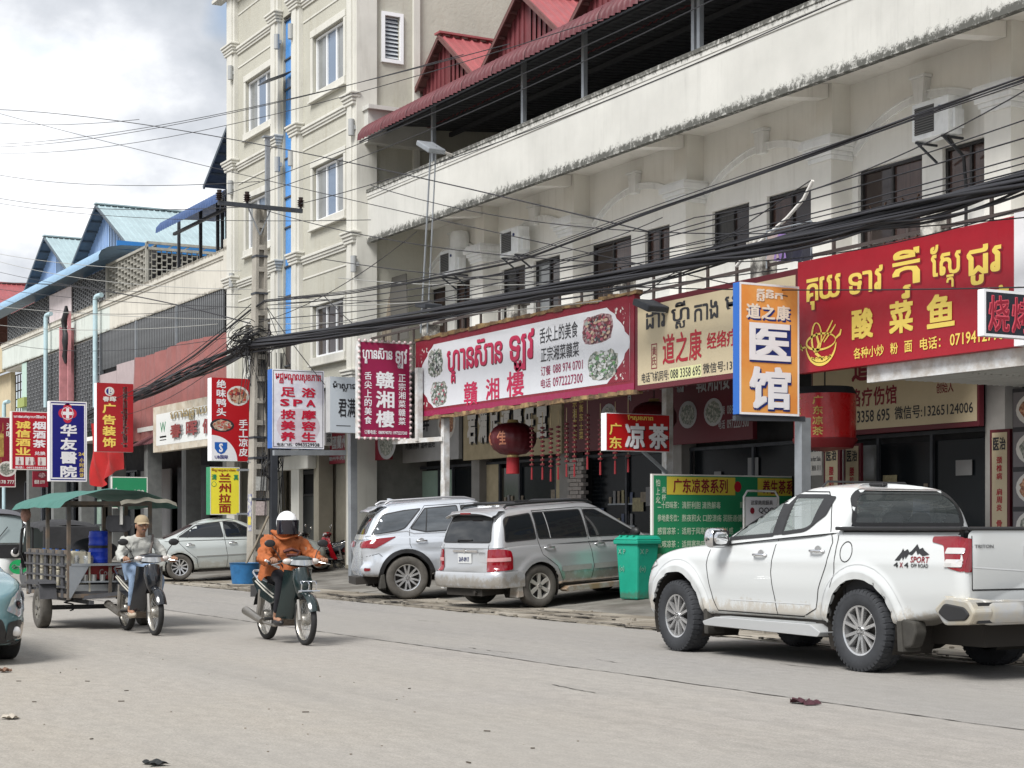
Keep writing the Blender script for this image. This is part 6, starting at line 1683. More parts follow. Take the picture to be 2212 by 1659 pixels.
 def cast(self,p2,axis,off,bvh=None):
  bvh=bvh or self.bvh
  if axis=='L':o,d=Vector((p2[0],3,p2[1])),Vector((0,-1,0))
  elif axis=='R':o,d=Vector((p2[0],-3,p2[1])),Vector((0,1,0))
  elif axis=='B':o,d=Vector((-5,p2[0],p2[1])),Vector((1,0,0))
  elif axis=='F':o,d=Vector((9,p2[0],p2[1])),Vector((-1,0,0))
  else:o,d=Vector((p2[0],p2[1],4)),Vector((0,0,-1))
  h=bvh.ray_cast(o,d)
  if h[0]is None:
   h=bvh.find_nearest(o+d*2.2)
   if h[0]is None:return o+d*2
   return h[0]+(h[1]if h[1].dot(d)<0 else-h[1])*off
  n=h[1]
  if n.dot(d)>0:n=-n
  return h[0]+n*off
 def patch(self,mb,poly,axis='L',off=.004,step=.06,bvh=None):
  bm=bmesh.new()
  vs=[bm.verts.new((p[0],p[1],0))for p in poly]
  try:f=bm.faces.new(vs)
  except ValueError:bm.free();return mb
  for ax in(0,1):
   lo,hi=min(p[ax]for p in poly),max(p[ax]for p in poly);n=int((hi-lo)/step)
   for k in range(1,n+1):
    c=[0,0,0];c[ax]=lo+(hi-lo)*k/(n+1);no=[0,0,0];no[ax]=1
    bmesh.ops.bisect_plane(bm,geom=bm.verts[:]+bm.edges[:]+bm.faces[:],plane_co=c,plane_no=no)
  bmesh.ops.triangulate(bm,faces=[f for f in bm.faces if len(f.verts)>4])
  bm.verts.index_update()
  base=mb.addv([self.cast((v.co.x,v.co.y),axis,off,bvh)for v in bm.verts])
  flip=axis in('L','F')
  for f in bm.faces:
   idx=[base+v.index for v in f.verts]
   mb.face(tuple(idx))
  bm.free();return mb
 def strip(self,mb,pts,w,axis='L',off=.004,closed=False,bvh=None,step=.05):
  P=[Vector(p)for p in pts]
  if closed:P.append(P[0])
  Q=[]
  for a,b in zip(P[:-1],P[1:]):
   n=max(1,int((b-a).length/step))
   for k in range(n):Q.append(a.lerp(b,k/n))
  Q.append(P[-1])
  L_=[]
  for i,p in enumerate(Q):
   a,b=Q[max(i-1,0)],Q[min(i+1,len(Q)-1)]
   if closed and i in(0,len(Q)-1):a,b=Q[-2],Q[1]
   t=(b-a);t=t.normalized()if t.length>1e-9 else Vector((1,0));nn=Vector((-t.y,t.x))*(w/2)
   L_.append((self.cast(p+nn,axis,off,bvh),self.cast(p-nn,axis,off,bvh)))
  for a,b in zip(L_[:-1],L_[1:]):mb.poly([a[0],b[0],b[1],a[1]])
  return mb
 def mesh(self,which,name,m,root,holes=(),shrink=0.0,smooth=38):
  V,F=which
  if holes:
   out=[]
   for f in F:
    if len(f)>4:out.append(f);continue
    c=sum((Vector(V[i])for i in f),Vector())/len(f);kill=False
    for(ax,poly)in holes:
     if ax in 'LR' and abs(c.y)>.3 and inpoly(c.x,c.z,poly):kill=True
     if ax=='B' and c.x<self.s['gh']['mid']and inpoly(c.y,c.z,poly):kill=True
     if ax=='F' and c.x>self.s['gh']['mid']and inpoly(c.y,c.z,poly):kill=True
    if not kill:out.append(f)
   F=out
  mb=MB();mb.v=list(V);mb.f=list(F);mb.mi=[0]*len(F)
  if shrink:
   me=bpy.data.meshes.new('tmp');me.from_pydata(V,[],F);me.update()
   mb.v=[tuple(v.co-v.normal*shrink)for v in me.vertices];bpy.data.meshes.remove(me)
  return mb.build(name,m,root,smooth=smooth)
def wheel(root,x,y,r,w,rr,n,side,m_tyre,m_rim,double=True,lugs=False,nm='wheel',spw=.028,turn=0.0):
 """side +1: outer face towards +y"""
 e=bpy.data.objects.new(nm,None);COL.objects.link(e);e.parent=root;e.location=(x,y,r)
 e.rotation_euler=(0,0,turn);
 h=w/2
 prof=[(rr*.98,-h*.8),(rr+.01,-h*.92),(r*.90,-h),(r*.975,-h*.86),(r,-h*.62),(r,h*.62),(r*.975,h*.86),(r*.90,h),(rr+.01,h*.92),(rr*.98,h*.8)]
 m=MB();m.lathe(prof,48,'y');m.build('tyre',m_tyre,e,smooth=50)
 if lugs:
  m=MB()
  for k in range(44):
   t=2*PI*k/44;M=Matrix.Rotation(t,4,'Y')
   for s_ in(-1,1):
    m.M=M;m.hexa([(-.016,s_*h*(.35 if k%2 else .25),r-.01),(.016,s_*h*(.35 if k%2 else .25)+.01,r-.01),(.016,s_*h*1.01,r-.05),(-.016,s_*h*1.01,r-.05),(-.016,s_*h*(.35 if k%2 else .25),r+.008),(.016,s_*h*(.35 if k%2 else .25)+.01,r+.008),(.016,s_*h*.92,r-.004),(-.016,s_*h*.92,r-.004)])
  m.build('tread',m_tyre,e,kind='stuff')
 y_=side*h*.72
 m=MB();m.lathe([(rr,side*h*.85),(rr*.93,side*h*.80),(rr*.90,side*h*.5),(rr*.9,-side*h*.5)],40,'y')
 for k in range(n):
  for dd in((-.19,.19)if double else(0,)):
   t=2*PI*k/n+dd;m.M=Matrix.Rotation(t,4,'Y')
   lean=dd*.12*rr
   a,b=spw,spw*(.85 if double else 1.25)
   m.hexa([(-a/2+lean*.0,y_-side*.02,rr*.14),(a/2,y_-side*.02,rr*.14),(a/2,y_+side*.0,rr*.14),(-a/2,y_,rr*.14),(-b/2+lean,y_-side*.035,rr*.93),(b/2+lean,y_-side*.035,rr*.93),(b/2+lean,y_+side*.012,rr*.93),(-b/2+lean,y_+side*.012,rr*.93)])
 m.M=Matrix.Identity(4)
 m.lathe([(0,y_+side*.014),(rr*.17,y_+side*.012),(rr*.2,y_-side*.02),(rr*.2,y_-side*.05)],20,'y')
 m.build('rim',m_rim,e,smooth=35)
 MB().lathe([(0,y_-side*.07),(rr*.9,y_-side*.07)],32,'y').build('rim_shade_backing',mat('wheel_shadow',(.03,.028,.026),.8),e)  # dark disc added to paint the shade between the spokes
 m=MB()
 for k in range(5):t=2*PI*k/5;c=(math.sin(t)*rr*.13,y_+side*.016,math.cos(t)*rr*.13);m.cyl(c,(c[0],c[1]+side*.008,c[2]),.011,n=6)
 m.build('wheel_nuts',mat('nut_metal',(.2,.2,.2),.4,metal=.8),e,kind='stuff')
 return e
def ellipse(cx,cz,rx,rz,n=20):return[(cx+rx*math.cos(2*PI*k/n),cz+rz*math.sin(2*PI*k/n))for k in range(n)]
def arcpts(cx,cz,r,a0,a1,n=24):return[(cx+r*math.cos(R(a0+(a1-a0)*k/n)),cz+r*math.sin(R(a0+(a1-a0)*k/n)))for k in range(n+1)]
P_white=mat('car_paint_white',(.54,.555,.55),.28,coat=.6,spec=.5,dirt_z=[(.50,.34,.55)],dirt=(.36,.30,.22))
P_silver=mat('car_paint_silver',(.50,.51,.52),.30,metal=.55,coat=.5,dirt_z=[(.46,.36,.6)],dirt=(.30,.25,.18))
P_silver2=mat('car_paint_bright_silver',(.62,.65,.69),.25,metal=.5,coat=.6,dirt_z=[(.42,.25,.4)],dirt=(.30,.26,.2))
P_champ=mat('car_paint_grey_silver',(.50,.53,.51),.30,metal=.4,coat=.5,dirt_z=[(.36,.25,.4)],dirt=(.3,.26,.2))
P_teal=mat('car_paint_teal',(.15,.27,.29),.25,metal=.35,coat=.8)
G_car=mat('car_glass_tinted',(.012,.014,.016),.03,spec=.8)
G_clear=mat('car_glass_clear',(.55,.62,.60),.02,alpha=.28,spec=.8)
G_mid=mat('car_glass_smoked',(.06,.07,.07),.02,alpha=.55,spec=.8)
K_trim=mat('car_black_trim',(.02,.02,.021),.45,var=.1)
K_seam=mat('car_seam',(.015,.015,.015),.8)
K_chrome=mat('car_chrome',(.75,.75,.76),.12,metal=1.0)
K_lamp=mat('tail_lamp_red',(.20,.003,.009),.12,coat=.8)
K_lampw=mat('lamp_clear',(.62,.60,.58),.1,metal=.3,coat=.6)
K_rim=mat('alloy_rim',(.56,.56,.56),.25,metal=.75,var=.12)
K_rimd=mat('dusty_alloy_rim',(.52,.50,.46),.45,metal=.5,var=.15)
K_under=mat('underbody',(.03,.026,.022),.9)
K_int=mat('cabin_dark',(.035,.035,.037),.8)
K_seat=mat('seat_cloth',(.05,.05,.055),.8)
K_mud=mat('mud_flap',(.045,.042,.036),.85,var=.3,vscale=6)
def common(car,root,paint,holes=(),clear=None,well_w=.30):
 s=car.s
 car.mesh(car.body,'body',paint,root)
 car.mesh(car.gh,'cabin_shell',paint,root,holes=holes)
 m=MB()
 for(ax,ar)in s['arch']:
  for sg in(1,-1):
   wy=itp(s['w'],ax);m.lathe([(ar+.0,sg*(wy-.03)),(ar+.01,sg*(wy-.45)),(0,sg*(wy-.45))],30,'y',(ax,0,s['axz']),a0=-PI*.12,a1=PI*1.12)if False else None
   n=26;prev=None
   for k in range(n+1):
    t=-PI*.15+PI*1.3*k/n;p=(ax+ar*math.cos(t),s['axz']+ar*math.sin(t))
    if prev:m.poly([(prev[0],sg*(wy-.02),prev[1]),(p[0],sg*(wy-.02),p[1]),(p[0],sg*(wy-.5),p[1]),(prev[0],sg*(wy-.5),prev[1])]);m.poly([(prev[0],sg*(wy-.42),prev[1]),(p[0],sg*(wy-.42),p[1]),(ax,sg*(wy-.42),s['axz'])])
    prev=p
 m.build('wheel_well',K_under,root,kind='stuff')
 xa,xb=s['x0']+.2,s['x1']-.35;wy=itp(s['w'],1)
 m=MB();m.box(xa,xb,-wy+.47,wy-.47,s['under']-.06,s['under']+.3);m.box(s['arch'][0][1]+.08,s['arch'][1][0]-s['arch'][1][1]-.08,-wy+.08,wy-.08,s['under']-.05,s['under']+.12);m.build('underbody',K_under,root)
def seams(car,root,lines,axis='L',w=.010,name='seam'):
 m=MB()
 for l in lines:car.strip(m,l,w,axis,.0025)
 return m.build(name,K_seam,root,kind='stuff' if len(lines)>1 else None)
def handle(car,root,x,z,m_=None,axis='L',ln=.20):
 sg=1 if axis=='L' else-1
 p=car.cast((x,z),axis,.0);y=p.y
 m=MB();m.lathe([(0,sg*.003),(.055,sg*.002)],18,'y',(x,y,z));c=m.build('handle_cup',mat('cup_dark',(.25,.25,.25),.4),root)
 m=MB();m.tube([(x-ln/2,y+sg*.005,z),(x-ln/2+.02,y+sg*.035,z+.002),(x,y+sg*.042,z+.004),(x+ln/2-.02,y+sg*.035,z+.002),(x+ln/2,y+sg*.005,z)],.014,8)
 return m.build('door_handle',m_ or K_chrome,root,smooth=60)
# ------ white pickup truck
def make_pickup():
 spec=dict(x0=-1.33,x1=3.86,rcr=.10,rcf=.42,axz=.40,arch=[(0.0,.475),(3.0,.475)],flare=.035,under=.34,w=[(-1.4,.885),(-.6,.90),(.4,.905),(2.4,.90),(3.2,.89),(3.9,.86)],zb=[(-1.35,.62),(-.7,.50),(-.45,.44),(2.5,.42),(3.3,.36),(3.9,.40)],zt=[(-1.35,1.325),(.45,1.325),(.60,1.30),(1.2,1.255),(2.0,1.20),(2.35,1.17),(3.0,1.13),(3.45,1.05),(3.75,.92),(3.9,.78)],crown=[(-1,.0),(.6,.0),(2.0,.03),(2.5,.055),(3.5,.05)],crease=[(1.02,.008,.05),(.62,-.012,.10),(1.22,-.010,.04)],xr=[(.4,.08),(.8,.0),(1.3,.03)],xf=[(.35,-.10),(.6,.03),(.85,-.02),(1.1,-.2)],bed=(-1.26,.30,.82),gh=dict(mid=1.2,xr=[(0,.33),(.5,.34),(1,.44)],xf=[(0,2.38),(.5,1.78),(.85,1.36),(1,1.16)],w=[(0,.865),(.5,.775),(.9,.665),(1,.60)],rc=[(0,.12),(1,.14)],zb=[(.3,1.30),(1.2,1.24),(2.0,1.18),(2.4,1.15)],zt=[(.3,1.69),(.8,1.735),(1.3,1.715),(2.4,1.60)],crown=.05))
 car=Car(spec)
 root=thing('pickup_truck','white double cab pickup truck with mountain and off road decals, seen from behind','pickup truck',(-12.34,11.37,0),(0,0,PI))
 fw=roundpoly([(2.10,1.225),(1.46,1.645),(1.33,1.652),(1.36,1.27)],[.02,.08,.02,.02]);rw=roundpoly([(1.22,1.285),(1.19,1.655),(.66,1.645),(.60,1.50),(.84,1.32)],[.02,.02,.06,.05,.08])
 rg=roundpoly([(-.70,1.365),(.70,1.365),(.64,1.61),(.53,1.69),(-.53,1.69),(-.64,1.61)],.06);wsd=roundpoly([(-.70,1.24),(.70,1.24),(.56,1.66),(-.56,1.66)],.05)
 holes=[('L',fw),('L',rw),('B',rg),('F',wsd)]
 common(car,root,P_white,holes)
 car.mesh((car.gh[0],[tuple(reversed(f))for f in car.gh[1]]),'cabin_lining',K_int,root,holes=holes,shrink=-.02)
 for ax,nm,poly,gl in(('L','side_window',fw,G_clear),('L','side_window',rw,G_clear),('R','side_window',fw,G_clear),('R','side_window',rw,G_clear),('B','rear_window',rg,G_mid),('F','windscreen',wsd,G_clear)):
  m=MB();car.patch(m,poly,ax,.002,.08,car.bvh_g);o=m.build(nm,gl,root,smooth=80)
  m=MB();car.strip(m,poly,.038 if ax in 'LR' else .05,ax,.006,True,car.bvh_g);m.build('window_seal',K_trim,o)
 for ax in 'LR':
  m=MB();car.patch(m,[(1.36,1.265),(1.33,1.66),(1.19,1.66),(1.22,1.275)],ax,.008,.1,car.bvh_g);m.build('pillar_trim',K_trim,root)
  m=MB();car.patch(m,roundpoly([(.80,1.34),(.73,1.655),(.56,1.64),(.60,1.46)],.03),ax,.008,.06,car.bvh_g);m.build('quarter_trim',K_trim,root)
  seams(car,root,[[(2.42,1.16),(2.46,.95),(2.36,.60),(2.28,.475)],[(2.28,.475),(.86,.475),(.66,.56),(.60,.75),(.47,1.0),(.42,1.20),(.48,1.36),(.60,1.60),(.72,1.69),(1.3,1.705),(1.55,1.66),(2.2,1.26),(2.42,1.16)],[(1.29,1.27),(1.34,.9),(1.27,.475)],[(.345,1.32),(.36,.9),(.44,.5)]],ax,.011,'door_seams')
  m=MB();car.strip(m,[(2.05,.60),(.75,.60)],.012,ax,.003);m.build('door_crease',mat('white_shade',(.55,.56,.56),.4),root)
  m=MB();car.strip(m,ellipse(.20,1.115,.085,.095),.010,ax,.003,True);m.build('fuel_flap_seam',K_seam,root)
  handle(car,root,1.52,1.065,axis=ax);handle(car,root,.62,1.115,axis=ax)
  for(cx)in(0.0,3.0):
   m=MB();car.strip(m,arcpts(cx,.40,.50,-12,192,36),.055,ax,.012);m.build('wheel_arch_flare',P_white,root,smooth=60)
   m=MB();car.strip(m,arcpts(cx,.40,.60,-5,185,36),.008,ax,.004);m.build('flare_seam',mat('white_shade2',(.42,.43,.43),.5),root)
 for sg,ax in((1,'L'),(-1,'R')):
  m=MB();lamp=roundpoly([(-1.315,.955),(-1.315,1.235),(-1.25,1.27),(-.94,1.265),(-.93,1.215),(-1.09,1.185),(-1.14,1.0)],.03)
  car.patch(m,lamp,ax,.008,.05);t_=roundpoly([(sg*.76,.955),(sg*.852,.955),(sg*.852,1.25),(sg*.76,1.25)],.02)
  car.patch(m,t_,'B',.008,.05);l=m.build('tail_lamp',K_lamp,root,smooth=60)
  for(za,zb_)in((1.00,1.065),(1.115,1.165)):
   m=MB();car.patch(m,roundpoly([(-1.30,za),(-1.30,zb_),(-1.14,zb_),(-1.12,za)],.012),ax,.013,.05);m.build('clear_lens',K_lampw,l)
 m=MB();car.strip(m,[(-.75,.80),(.75,.80)],.014,'B',.003);car.strip(m,[(.752,.80),(.752,1.32)],.012,'B',.003);car.strip(m,[(-.752,.80),(-.752,1.32)],.012,'B',.003);m.build('tailgate_seam',K_seam,root,kind='stuff')
 m=MB();car.strip(m,[(-.74,1.0),(0,.955),(.74,1.0)],.012,'B',.003);m.build('tailgate_crease',mat('white_shade',(.55,.56,.56),.4),root)
 hx=car.cast((0,1.15),'B',0).x
 MB().box(hx-.035,hx-.004,-.14,.14,1.10,1.19).build('tailgate_handle',K_chrome,root,bevel=.01)
 def decal(s_,x0,x1,z0,z1,ax,m_,nm,bold=.03,off=.006,mir=False,slant=0):
  vs,fs=glyphs(s_,bold);xs=[p[0]for p in vs];ys=[p[1]for p in vs];mb=MB();a,b=min(xs),max(xs);c,d=min(ys),max(ys)
  mb.addv([car.cast((x0+(x1-x0)*(p[0]-a)/(b-a)+slant*(p[1]-c)/(d-c),z0+(z1-z0)*(p[1]-c)/(d-c)),ax,off)for p in vs])
  for f in fs:mb.face(f)
  return mb.build(nm,m_,root)
 dk=mat('decal_black',(.02,.02,.022),.5);dr=mat('decal_red',(.22,.02,.03),.5)
 decal('TRITON',.72,.50,1.165,1.195,'B',mat('badge_chrome',(.3,.3,.31),.3,metal=.8),'badge_lettering')
 for ax,(a,d)in(('L',(-.48,-1)),('R',(-.93,1))):
  X=lambda t:a+d*t*.45
  decal('4',X(0),X(.13),.985,1.03,ax,dk,'decal_lettering',.022);decal('X',X(.17),X(.27),.985,1.03,ax,dr,'decal_lettering',.022);decal('4',X(.31),X(.43),.985,1.03,ax,dk,'decal_lettering',.022)
  decal('SPORT',X(.48),X(1.0),1.03,1.085,ax,dr,'decal_lettering',.022);decal('OFF ROAD',X(.50),X(.99),.988,1.022,ax,dk,'decal_lettering',.02)
  m=MB()
  for poly in([(0.02,1.045),(.18,1.12),(.22,1.155),(.27,1.13),(.36,1.15),(.42,1.12),(.48,1.135),(.56,1.17),(.60,1.195),(.70,1.15),(.78,1.165),(.84,1.14),(.99,1.105),(.80,1.09),(.70,1.115),(.66,1.10),(.60,1.14),(.50,1.095),(.40,1.105),(.33,1.06),(.30,1.09),(.26,1.045),(.22,1.08),(.16,1.045)],):
   car.patch(m,[(X(p[0]),p[1])for p in poly],ax,.006,.1)
  m.build('mountain_decal',dk,root)
 for sg in(1,-1):
  m=MB();m.box(-1.31,.36,sg*.80,sg*.895,1.318,1.352);m.build('bed_rail_cap',K_trim,root,bevel=.01)
  MB().box(-1.26,.30,sg*.79,sg*.82,.72,1.325).build('bed_liner',K_int,root)
 MB().box(-1.315,-1.245,-.80,.80,1.318,1.347).build('tailgate_cap',K_trim,root,bevel=.01)
 MB().box(-1.26,-1.24,-.80,.80,.72,1.3).build('bed_liner',K_int,root);MB().box(-1.26,.3,-.8,.8,.70,.72).build('bed_floor',K_int,root);MB().box(.29,.325,-.82,.82,.70,1.32).build('bed_liner',K_int,root)
 m=MB()
 def bp(u,v):
  y=-.93+1.86*u;e=smooth01((abs(y)-.66)/.27)
  x=-1.50+.30*e**1.6;z0,z1=.50+.05*e,.72+.03*e
  q=math.sin(v*PI)
  return(x+.05*(1-q),y,z0+(z1-z0)*(.5-.5*math.cos(v*PI)))
 m.grid(bp,60,10);m.build('rear_bumper',mat('bumper_silver',(.50,.51,.52),.3,metal=.6,col2=(.55,.50,.4),c2amt=.12,c2scale=3),root,smooth=70)
 MB().box(-1.48,-1.2,-.85,.85,.52,.70).build('bumper_core',K_trim,root)
 for sg in(1,-1):
  m=MB();poly=roundpoly([(-1.08,.60),(-1.16,.685),(-1.40,.66),(-1.47,.60),(-1.42,.545),(-1.2,.53)],.03)
  m.prism(poly,sg*.90,sg*.945);m.build('bumper_step_pad',K_trim,root,bevel=.012)
  m=MB();m.prism(roundpoly([(-1.02,.63),(-1.16,.74),(-1.44,.72),(-1.52,.62),(-1.46,.51),(-1.15,.49)],.04),sg*.70,sg*.93);m.build('bumper_corner',mat('bumper_silver',(.5,.5,.5),.3),root,bevel=.02)
 MB().box(-1.53,-1.505,-.30,.30,.55,.78).build('plate_mount',K_trim,root)
 MB().box(-1.545,-1.531,-.17,.27,.565,.735).build('licence_plate',mat('plate_white',(.60,.62,.66),.4),root)
 vs,fs=glyphs('2AX-7431',.03);mb=MB();mb.addv([(-1.549,.25-p[0]*.085,.61+p[1]*.12)for p in vs]);[mb.face(f)for f in fs];mb.build('plate_lettering',mat('plate_navy',(.02,.03,.15),.5),root)
 for sg in(1,-1):
  m=MB();m.prism(roundpoly([(.46,.345),(.62,.415),(2.18,.415),(2.40,.36),(2.36,.32),(.50,.30)],.02),sg*.80,sg*.99);m.build('side_step',mat('step_silver',(.55,.56,.56),.35,metal=.5),root,bevel=.02)
  MB().box(.72,2.12,sg*.83,sg*.96,.416,.424).build('step_tread',mat('step_grey',(.30,.31,.31),.6),root)
  for xx in(.8,2.0):MB().box(xx,xx+.06,sg*.6,sg*.85,.33,.38).build('step_bracket',K_under,root)
  for ax_,x2 in((-.56,-.52),(2.45,2.49)):
   m=MB();m.prism([(ax_,.50),(x2+.02,.50),(x2-.0,.22),(ax_-.03,.22)],sg*.68,sg*.90);m.build('mud_flap',K_mud,root,bevel=.01)
  m=MB();m.prism(roundpoly([(-.50,.53),(-.72,.50),(-.74,.40),(-.68,.27),(-.52,.24)],.03),sg*.74,sg*.88);m.build('mud_guard',K_mud,root,bevel=.02)
 for sg in(1,-1):
  M=Matrix.Translation((2.10,sg*1.02,1.235));m=MB(M)
  m.grid(lambda u,v:(.10*math.cos(u*2*PI)*abs(math.sin(v*PI))**.6,.125*math.copysign(abs(math.sin(u*2*PI))**.5,math.sin(u*2*PI))*abs(math.sin(v*PI))**.35,.105*-math.cos(v*PI)),24,12)
  mm=m.build('door_mirror',K_chrome,root,smooth=80);MB().box(2.06,2.14,sg*.86,sg*.97,1.17,1.21).build('mirror_arm',K_trim,mm)
  MB(M).box(-.085,-.078,-.10,.10,-.08,.08).build('mirror_glass',K_trim,mm)
 for yy in(.38,-.38):
  m=MB();m.box(1.10,1.60,yy-.25,yy+.25,.75,.95);m.hexa([(1.0,yy-.24,.9),(1.14,yy-.24,.9),(1.14,yy+.24,.9),(1.0,yy+.24,.9),(.86,yy-.21,1.42),(.95,yy-.21,1.42),(.95,yy+.21,1.42),(.86,yy+.21,1.42)]);s_=m.build('seat',K_seat,root,bevel=.04)
  m=MB();m.ball((.86,yy,1.52),.13,14,10,(.5,1,.75));m.build('headrest',K_seat,s_,smooth=80)
 m=MB();m.box(.55,.62,-.62,.62,.9,1.36);b_=m.build('rear_bench',K_seat,root,bevel=.03)
 for yy in(.36,0,-.36):
  m=MB();m.ball((.56,yy,1.42),.115,14,10,(.45,1.15,.7));m.build('headrest',K_seat,b_,smooth=80)
 m=MB();n=24;m.tube([(1.78+.06*math.sin(2*PI*k/n),.38+.18*math.cos(2*PI*k/n),1.22+.16*math.sin(2*PI*k/n))for k in range(n+1)],.016,6,False);m.build('steering_wheel',K_trim,root,smooth=80)
 MB().box(1.9,2.25,-.75,.75,1.0,1.16).build('dashboard',K_int,root);MB().box(.35,2.2,-.78,.78,.7,.74).build('cabin_floor',K_int,root)
 m=MB();m.box(.5,1.1,-.52,-.45,1.80,1.825);m.box(.5,1.1,.45,.52,1.80,1.825);m.box(.75,1.05,-.52,.52,1.79,1.815);
 m2=MB();m2.tube([(.95,-.56,1.74),(.95,-.50,1.795),(.95,.50,1.80),(.95,.56,1.745)],.012,6);m2.build('roof_rail',K_trim,root)
 m=MB();m.box(-.2,.1,-.35,.35,.28,.5);m.cyl((0,-.6,.4),(0,.6,.4),.07,n=10);m.ball((0,.0,.38),.2,12,8);m.cyl((3.0,-.6,.4),(3.0,.6,.4),.05,n=10);m.cyl((-1.2,-.3,.45),(.9,-.3,.42),.05,n=8);m.build('rear_axle',K_under,root,kind='stuff')
 ln=[(3.55,.70),(3.80,.78),(3.82,.88),(3.5,.98),(3.42,.92)]
 for ax in 'LR':m=MB();car.patch(m,roundpoly([(3.42,.93),(3.62,.88),(3.80,.84),(3.78,.90),(3.55,1.0)],.02),ax,.01,.05);m.build('headlamp',K_lampw,root,smooth=60)
 m=MB();car.patch(m,roundpoly([(-.5,.5),(.5,.5),(.55,.85),(-.55,.85)],.05),'F',.01,.08);m.build('grille',K_trim,root)
 tm=mat('truck_tyre',(.032,.034,.038),.75,var=.25,vscale=8)
 for(x,y,sd)in((0,.79,1),(0,-.79,-1),(3.0,.79,1),(3.0,-.79,-1)):
  wheel(root,x,y,.385,.265,.235,6,sd,tm,K_rim,True,True,turn=(-.06 if x>1 else 0),spw=.032)
 return root
make_pickup()
